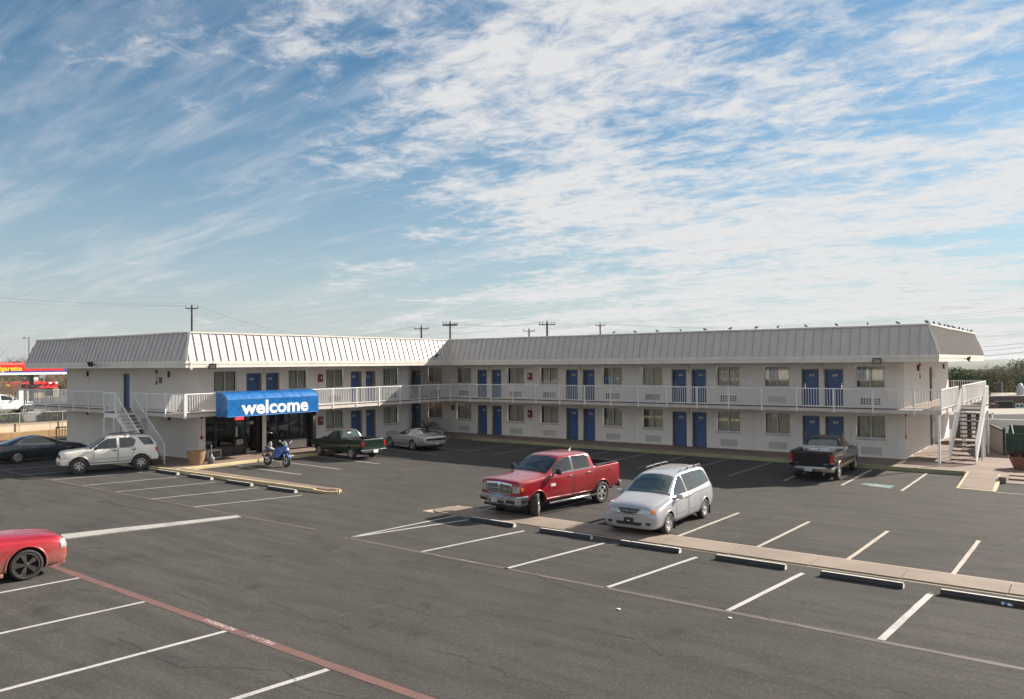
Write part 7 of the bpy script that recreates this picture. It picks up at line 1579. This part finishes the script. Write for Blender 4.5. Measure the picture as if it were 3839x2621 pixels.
def dark_sedan():
    P=paint('dark_grey_blue_paint',(.045,.055,.075),rough=.25,metal=.5)
    c=Car('dark grey blue saloon car with chrome window trim behind the white SUV','sedan','vehicles parked along the left wing',(-48.38,20.0),R(84),P); c.t.name='saloon_car'
    xf,xr=1.39,-1.39; c.R_=.33
    st=[(2.36,.34,.60,.46,.68,.56,.68,.62,.62,.54,.0),(2.28,.24,.76,.46,.82,.64,.81,.75,.72,.64,.0),(2.0,.20,.84,.50,.89,.76,.87,.80,.86,.68,.02),(1.4,.19,.85,.52,.91,.86,.89,.82,.95,.70,.03),(1.0,.19,.85,.54,.91,.89,.89,.84,1.0,.70,.04),(.82,.19,.85,.54,.91,.90,.89,.83,1.05,.68,.04),
        (.35,.19,.85,.54,.91,.92,.89,.82,1.26,.60,.04),(-.05,.19,.85,.54,.91,.93,.89,.81,1.41,.55,.035),(-.5,.19,.85,.54,.91,.94,.89,.81,1.445,.545,.03),(-.95,.19,.85,.54,.91,.95,.89,.81,1.40,.55,.03),(-1.4,.21,.85,.56,.91,.97,.885,.81,1.24,.58,.03),(-1.75,.24,.84,.58,.90,.98,.87,.81,1.12,.66,.03),
        (-2.1,.28,.82,.60,.88,.98,.84,.79,1.09,.68,.02),(-2.36,.32,.78,.60,.84,.94,.81,.76,1.06,.66,.0),(-2.44,.42,.70,.60,.77,.82,.75,.70,.92,.60,.0)]
    c.loft(st); c.wells((xf,xr),.375,.55); c.wheels(xf,xr,1.58,.33,.215,.21,'twin',spokes=9); c.arches((xf,xr),.375,.02)
    G=M_['car_glass']
    c.patch('windscreen',G,'top',[(.85,.72),(.90,0),(.85,-.72)],[(.12,.52),(.10,0),(.12,-.52)],nu=12,nv=6); c.patch('rear_window',G,'top',[(-.98,.50),(-1.0,0),(-.98,-.50)],[(-1.66,.62),(-1.72,0),(-1.66,-.62)],nu=12,nv=6)
    c.patch('side_window',G,'side',[(.52,1.14),(.1,1.33),(-.28,1.37)],[(.76,.99),(.2,.99),(-.30,1.0)],mirror=True); c.patch('side_window',G,'side',[(-.36,1.375),(-.9,1.34),(-1.05,1.28)],[(-.36,1.0),(-.9,1.02),(-1.32,1.06)],mirror=True)
    c.line('window_trim',M_['chrome'],'side',[(.80,.975),(-.3,.985),(-1.40,1.05),(-1.05,1.305),(-.5,1.39),(-.1,1.38),(.50,1.17),(.80,.975)],.02,mirror=True,off=.008,n=36)
    c.doors([([(.78,.96),(-.30,.97)],[(.84,.34),(-.30,.30)]),([(-.34,.97),(-1.25,1.02)],[(-.34,.30),(-.98,.36)])],[(-.14,.86),(-1.05,.89)],P); c.line('sill_trim',M_['chrome'],'side',[(.9,.27),(-.9,.27)],.02,mirror=True,off=.01)
    c.patch('tail_light',M_['lens_red'],'side',[(-2.12,.97),(-2.36,.95)],[(-2.2,.82),(-2.38,.82)],mirror=True,off=.012,nu=4); c.patch('tail_light',M_['lens_red'],'front',[(.52,.95),(.78,.94)],[(.52,.82),(.78,.82)],mirror=True,sg=-1,off=.012,nu=4)
    c.mirror_(.60,.86,1.05,.17,.12,P); c.patch('headlight',M_['lens_clear'],'front',[(.50,.76),(.80,.78)],[(.50,.64),(.80,.66)],mirror=True,off=.012,nu=5); c.patch('grille',M_['black'],'front',[(.42,.68),(-.42,.68)],[(.38,.40),(-.38,.40)],off=.006)
    m=MB(); m.box(-2.2,-.5,.19,2.0,.5,.35); c.part(m,'chassis',M_['under'])
def red_saloon():
    P=paint('bright_red_paint',(.42,.010,.020),rough=.28,metal=.25,dirt=.75)
    c=Car('dirty bright red car nose with dark five spoke wheel at the left edge','car',None,(-22.50,7.13),R(83),P); c.t.name='red_car'
    xf,xr=1.525,-1.525; c.R_=.375
    st=[(2.50,.38,.66,.50,.70,.66,.70,.66,.74,.60,.0),(2.46,.26,.78,.50,.84,.74,.82,.78,.86,.72,.0),(2.36,.20,.84,.52,.89,.84,.87,.82,.965,.74,.01),(2.05,.19,.88,.54,.945,.92,.91,.84,1.02,.74,.03),(1.5,.18,.89,.56,.95,.96,.92,.85,1.06,.74,.04),(.95,.18,.89,.56,.95,.99,.92,.86,1.09,.74,.05),(.78,.18,.89,.56,.95,1.0,.92,.86,1.12,.73,.05),
        (.35,.18,.89,.56,.95,1.01,.92,.84,1.30,.66,.04),(-.1,.18,.89,.56,.95,1.02,.92,.83,1.44,.60,.04),(-.7,.18,.89,.56,.95,1.04,.92,.83,1.475,.59,.03),(-1.3,.20,.89,.58,.95,1.06,.92,.83,1.36,.60,.03),(-1.8,.24,.88,.60,.94,1.07,.90,.83,1.18,.68,.03),(-2.3,.30,.84,.62,.90,1.05,.87,.81,1.12,.70,.02),(-2.52,.40,.76,.62,.82,.98,.82,.76,1.06,.66,.0)]
    c.loft(st); c.wells((xf,xr),.435,.6); c.wheels(xf,xr,1.62,.375,.245,.29,'fat',rimmat='alloy_dark',tyre='rubber'); c.arches((xf,xr),.435,.045,prout=.008)
    G=M_['car_glass']
    c.patch('windscreen',G,'top',[(.84,.76),(.88,0),(.84,-.76)],[(.05,.56),(.02,0),(.05,-.56)],nu=12,nv=6); c.patch('side_window',G,'side',[(.60,1.20),(.2,1.36),(-.25,1.41)],[(.84,1.06),(.2,1.07),(-.28,1.08)],mirror=True); c.patch('side_window',G,'side',[(-.33,1.42),(-.9,1.38),(-1.05,1.30)],[(-.33,1.08),(-.9,1.10),(-1.2,1.14)],mirror=True); c.patch('rear_window',G,'top',[(-1.25,.52),(-1.25,-.52)],[(-1.85,.62),(-1.85,-.62)])
    c.doors([([(.70,1.05),(-.30,1.06)],[(.90,.32),(-.30,.30)]),([(-.34,1.06),(-1.3,1.09)],[(-.34,.30),(-1.02,.34)])],[(-.14,.92),(-1.05,.95)],P)
    c.patch('headlight',M_['lens_clear'],'front',[(.56,.90),(.80,.87)],[(.56,.72),(.84,.70)],mirror=True,off=.012,nu=6); c.patch('headlight_side',M_['lens_clear'],'side',[(2.28,.88),(2.44,.84)],[(2.30,.66),(2.46,.68)],mirror=True,off=.012,nu=4)
    c.patch('grille',M_['black'],'front',[(.50,.86),(-.50,.86)],[(.44,.62),(-.44,.62)],off=.010)
    c.line('bonnet_gap',M_['black'],'side',[(2.36,.93),(2.0,.975),(.9,1.03)],.014,mirror=True)
    for y in (.36,-.36): c.line('bonnet_crease_shade',simple('red_crease_shadow',(.20,.006,.012),.3,coat=1) if y>0 else bpy.data.materials['red_crease_shadow'],'top',[(2.3,y*.9),(.95,y*1.2)],.03)  # shade along the bonnet creases put in as darker red strips
    c.patch('fender_badge',M_['chrome'],'side',[(.80,.74),(1.02,.75)],[(.80,.72),(1.02,.73)],mirror=True,off=.008,nu=2,nv=1)
    m=MB(); m.lathe([(.0,0),(.055,.0),(.06,.02)],16,axis='y')
    for sg in (1,-1):
        smoothbox(c,'side_sill',P,(-1.05,sg*.88,.16),(1.02,sg*.95,.26),.025)
        smoothbox(c,'brake_caliper',M_['lens_red'],(xf-.22,sg*.72,.30),(xf-.12,sg*.78,.46),.02)
        m=MB(); m.lathe([(.05,.74),(.19,.74),(.19,.755),(.05,.755)],24,c=(xf,0 if sg>0 else -1.495,.375),axis='y'); c.part(m,'brake_disc',M_['steel'])
    c.patch('front_splitter',P,'front',[(.80,.30),(0,.28),(-.80,.30)],[(.80,.24),(0,.22),(-.80,.24)],off=.03,nu=14); c.mirror_(.62,.92,1.12,.18,.13,P)
    m=MB(); m.box(-2.2,-.5,.18,2.1,.5,.4); c.part(m,'chassis',M_['under'])
def white_work_truck(loc,rz):
    P=paint('plain_white_paint',(.78,.78,.77),rough=.35)
    c=Car('white pickup parked at the filling station beyond the chain link fence','pickup truck','vehicles parked beyond the fence',(loc[0],loc[1]),rz,P); c.t.name='pickup_truck'; c.t.location.z=loc[2]
    xf,xr=1.75,-1.75; c.R_=.38
    st=[(2.72,.50,.78,.76,.86,1.0,.86,.82,1.06,.74,.0),(2.6,.42,.88,.76,.96,1.08,.94,.90,1.16,.82,.01),(1.9,.40,.92,.76,.99,1.14,.96,.91,1.24,.82,.03),(1.35,.40,.92,.76,.99,1.18,.96,.92,1.30,.82,.03),(1.15,.40,.92,.76,.99,1.2,.96,.92,1.36,.80,.03),(.5,.40,.92,.76,.99,1.24,.96,.91,1.78,.70,.03),(.2,.40,.92,.76,.99,1.26,.96,.91,1.86,.68,.03),
        (-.6,.40,.92,.76,.99,1.28,.96,.91,1.87,.68,.03),(-1.0,.40,.92,.76,.99,1.30,.96,.91,1.80,.66,.02),(-1.15,.42,.92,.76,.99,1.32,.96,.92,1.38,.88,.0),(-1.3,.42,.92,.76,.99,1.34,.96,.94,1.37,.91,.0),(-2.6,.48,.92,.8,.99,1.36,.96,.94,1.39,.91,.0),(-2.9,.5,.90,.8,.97,1.34,.94,.92,1.37,.90,.0)]
    c.loft(st); c.wells((xf,xr),.45,.6); c.wheels(xf,xr,1.7,.38,.25,.23,'five'); G=M_['car_glass']
    c.patch('windscreen',G,'top',[(1.12,.78),(1.15,0),(1.12,-.78)],[(.5,.64),(.48,0),(.5,-.64)]); c.patch('side_window',G,'side',[(.72,1.62),(.4,1.76),(-.1,1.79)],[(.95,1.32),(.4,1.33),(-.1,1.34)],mirror=True); c.patch('side_window',G,'side',[(-.2,1.79),(-.85,1.77)],[(-.2,1.34),(-.95,1.36)],mirror=True)
    c.doors([([(.95,1.28),(-.12,1.30)],[(1.0,.5),(-.12,.5)]),([(-.16,1.30),(-1.05,1.32)],[(-.16,.5),(-1.0,.5)])],[(.05,1.14),(-.9,1.16)],M_['black'])
    c.mirror_(.92,.98,1.38,.2,.18,M_['black']); c.patch('headlight',M_['lens_clear'],'front',[(.6,1.0),(.85,.98)],[(.6,.82),(.88,.84)],mirror=True,off=.012)
def motorcycle():
    t=thing('motorcycle','blue faired sports motorcycle parked on its stand before the lobby','motorcycle',(-34.62,25.80,0),R(1.5))
    BLU=paint('blue_bike_paint',(.01,.08,.36),rough=.25,metal=.2); D=simple('bike_dark_metal',(.03,.03,.035),.4,metal=.5); T=M_['rubber']
    class _: pass
    def part(m,n,mat,par=None,sm=False,bev=0):
        o=m.build(n,mat,par or t,world=False,smooth=sm)
        if bev: bevel(o,bev,2); smooth_by_angle(o,45)
        return o
    for x,R_,W,n in ((.76,.30,.13,'front'),(-.76,.31,.18,'rear')):
        w_=bpy.data.objects.new('wheel',None); COL.objects.link(w_); w_.parent=t; w_.location=(x,0,R_); hw=W/2
        m=MB(); m.lathe([(.215,-hw*.8),(R_-.05,-hw),(R_-.02,-hw*.75),(R_,0),(R_-.02,hw*.75),(R_-.05,hw),(.215,hw*.8)],36,axis='y',close=True); part(m,'tyre',T,w_,True)
        m=MB(); m.lathe([(.216,-.04),(.216,.04),(.195,.035),(.195,-.035)],32,axis='y',close=True); m.lathe([(.0,-.05),(.045,-.05),(.045,.05),(0,.05)],14,axis='y')
        for k in range(5): a=2*pi*k/5; m.bar((.03*cos(a),0,.03*sin(a)),(.2*cos(a),0,.2*sin(a)),.03,.028,up=(0,1,0))
        part(m,'rim',D,w_)
        for sg in ((1,-1) if n=='front' else (-1,)):
            m=MB(); m.lathe([(.06,sg*.075),(.155,sg*.075),(.155,sg*.083),(.06,sg*.083)],28,axis='y',close=True); part(m,'brake_disc',M_['steel'],w_)
    m=MB()
    for sg in (1,-1): m.tube([(.76,sg*.10,.30),(.60,sg*.10,.66),(.47,sg*.10,.95)],[.03,.027,.024],10)
    part(m,'front_fork',M_['chrome'],sm=True)
    m=MB(); vs=[]; 
    pts=[(.98+.0,.42),(.93,.56),(.78,.645),(.60,.60),(.50,.50)]
    for x,z in pts: vs+=[(x,-.085,z-.05),(x,-.06,z),(x,.06,z),(x,.085,z-.05)]
    m.add(vs,[(4*i+j,4*i+4+j,4*i+5+j,4*i+1+j) for i in range(4) for j in range(3)]); part(m,'front_mudguard',BLU)
    def blob(name,mat,rows,sub=2):
        """rows: x, z_low, z_high, half width low, half width high"""
        m=MB(); n=6
        rings=[[(x,-wl,zl),(x,-max(wl,wh),(zl+zh)/2),(x,-wh,zh),(x,wh,zh),(x,max(wl,wh),(zl+zh)/2),(x,wl,zl)] for x,zl,zh,wl,wh in rows]
        vs=[p for r in rings for p in r]; fs=[(i*n+k,(i+1)*n+k,(i+1)*n+(k+1)%n,i*n+(k+1)%n) for i in range(len(rings)-1) for k in range(n)]
        fs+= [(0,1,4,5),(1,2,3,4)]; b=(len(rings)-1)*n; fs+=[(b+5,b+4,b+1,b),(b+4,b+3,b+2,b+1)]
        m.add(vs,fs); o=part(m,name,mat,sm=True); bm=bmesh.new(); bm.from_mesh(o.data); bmesh.ops.recalc_face_normals(bm,faces=bm.faces); bm.to_mesh(o.data); bm.free()
        md=o.modifiers.new('s','SUBSURF'); md.levels=sub; md.render_levels=sub; return o
    blob('fuel_tank',BLU,[(.34,.78,.98,.10,.08),(.22,.74,1.04,.16,.13),(.0,.74,1.04,.17,.13),(-.18,.74,.96,.13,.09),(-.24,.74,.88,.09,.07)])
    blob('nose_fairing',BLU,[(.78,.80,.90,.05,.05),(.74,.72,1.02,.14,.11),(.60,.62,1.10,.22,.16),(.44,.58,1.06,.24,.18),(.36,.60,.98,.23,.20)])
    for sg in (1,-1):
        m=MB(); m.add([(.66,sg*.20,.92),(.62,sg*.23,.66),(.34,sg*.26,.42),(.04,sg*.25,.50),(.06,sg*.24,.70),(.34,sg*.24,.92)],[(0,1,2,3,4,5)]); o=part(m,'side_fairing',BLU); md=o.modifiers.new('s','SOLIDIFY'); md.thickness=.03
    m=MB(); vs=[]
    for k,(x,z,w_) in enumerate(((.66,1.06,.13),(.58,1.22,.12),(.46,1.34,.08))): vs+=[(x-.08,-w_,z-.03),(x,-w_*.6,z),(x,w_*.6,z),(x-.08,w_,z-.03)]
    m.add(vs,[(4*i+j,4*i+4+j,4*i+5+j,4*i+1+j) for i in range(2) for j in range(3)]); part(m,'windscreen',simple('smoked_bike_screen',(.10,.13,.13),.05,coat=1))
    blob('headlight',M_['lens_clear'],[(.80,.82,.90,.05,.06),(.76,.80,.97,.11,.10),(.70,.80,.98,.13,.11)],1)
    blob('seat',simple('pale_grey_seat',(.30,.29,.28),.6),[(-.20,.80,.85,.09,.10),(-.34,.80,.87,.12,.13),(-.50,.84,.90,.13,.12),(-.62,.88,.98,.11,.10),(-.85,.92,1.02,.09,.08),(-.95,.95,1.02,.05,.05)])
    blob('tail_fairing',BLU,[(-.40,.70,.84,.10,.12),(-.62,.76,.90,.13,.13),(-.86,.84,.97,.11,.10),(-1.06,.93,1.0,.05,.05)])
    blob('backrest_bag',simple('dusty_pink_grey_bag',(.32,.27,.25),.8),[(-.60,.98,1.14,.06,.03),(-.66,.98,1.28,.08,.05),(-.74,.98,1.26,.08,.05),(-.79,.98,1.12,.06,.03)])
    blob('engine',D,[(.34,.34,.60,.12,.12),(.20,.26,.70,.20,.17),(-.05,.25,.70,.21,.17),(-.28,.30,.62,.15,.13)],1)
    m=MB(); m.tube([(.40,0,.85),(.1,.16,.78),(-.22,.15,.62),(-.30,.13,.42)],.035,8); m.tube([(.40,0,.85),(.1,-.16,.78),(-.22,-.15,.62),(-.30,-.13,.42)],.035,8); m.tube([(-.2,.12,.68),(-.6,.08,.80),(-.95,.04,.92)],.02,6); m.tube([(-.2,-.12,.68),(-.6,-.08,.80),(-.95,-.04,.92)],.02,6); part(m,'frame',D,sm=True)
    m=MB(); m.bar((-.28,.12,.42),(-.76,.12,.31),.04,.07); m.bar((-.28,-.12,.42),(-.76,-.12,.31),.04,.07); part(m,'swing_arm',BLU)
    m=MB(); m.tube([(.25,-.12,.30),(-.2,-.15,.24),(-.45,-.19,.32)],.03,8); m.tube([(-.42,-.19,.31),(-.98,-.22,.50)],[.045,.055],12); part(m,'exhaust',M_['chrome'],sm=True)
    m=MB(); m.tube([(.40,-.36,1.0),(.46,-.10,1.04),(.46,.10,1.04),(.40,.36,1.0)],.014,8); m.tube([(.40,-.36,1.0),(.405,-.24,1.02)],.02,8); m.tube([(.40,.36,1.0),(.405,.24,1.02)],.02,8); part(m,'handlebar',M_['black'],sm=True)
    for sg in (1,-1):
        m=MB(); m.tube([(.60,sg*.14,1.10),(.56,sg*.26,1.24),(.52,sg*.34,1.30)],.012,6); m.lathe([(0,-.02),(.055,-.02),(.05,.02),(0,.03)],10,c=(.50,sg*.37,1.31),axis='y'); part(m,'mirror',M_['steel'],sm=True)
    m=MB(); m.tube([(-.05,.18,.28),(-.02,.30,.01)],.012,6); part(m,'kickstand',M_['steel']); m=MB(); m.box(-1.08,-.05,.90,-1.04,.05,.97); part(m,'tail_light',M_['lens_red']); m=MB(); m.box(-1.14,-.09,.66,-1.12,.09,.78); m.bar((-1.0,0,.9),(-1.13,0,.7),.04,.012); part(m,'licence_plate',M_['black'])
    t.rotation_euler=(R(-7),0,R(1.5))
red_pickup(); minivan(); white_suv(); two_tone_pickup(); green_pickup(); silver_coupe(); dark_sedan(); red_saloon(); motorcycle()
p=Vector(atD(91,72.0,0)); c_=p+Vector((-.95,-1.75,0)); white_work_truck((c_.x,c_.y,1.0),pi/2)
for i,(q,lb_) in enumerate((((-8.35,14.9),'white scrap of paper on the asphalt between two bay lines'),((-6.2,15.7),'tiny pale scrap beside a bay line end'))):
    m=MB(); m.prism([(q[0],q[1],.009),(q[0]+.09,q[1]-.02,.009),(q[0]+.07,q[1]+.05,.009),(q[0]+.01,q[1]+.04,.009)],(0,0,.012)); tag(m.build('litter',M_['white']),lb_,'litter')
m=MB(); m.bar((-16.95,4.7,.012),(-16.73,4.45,.012),.018,.012); tag(m.build('twig',M_['black']),'short dark stick lying on the asphalt near the bottom left','stick')
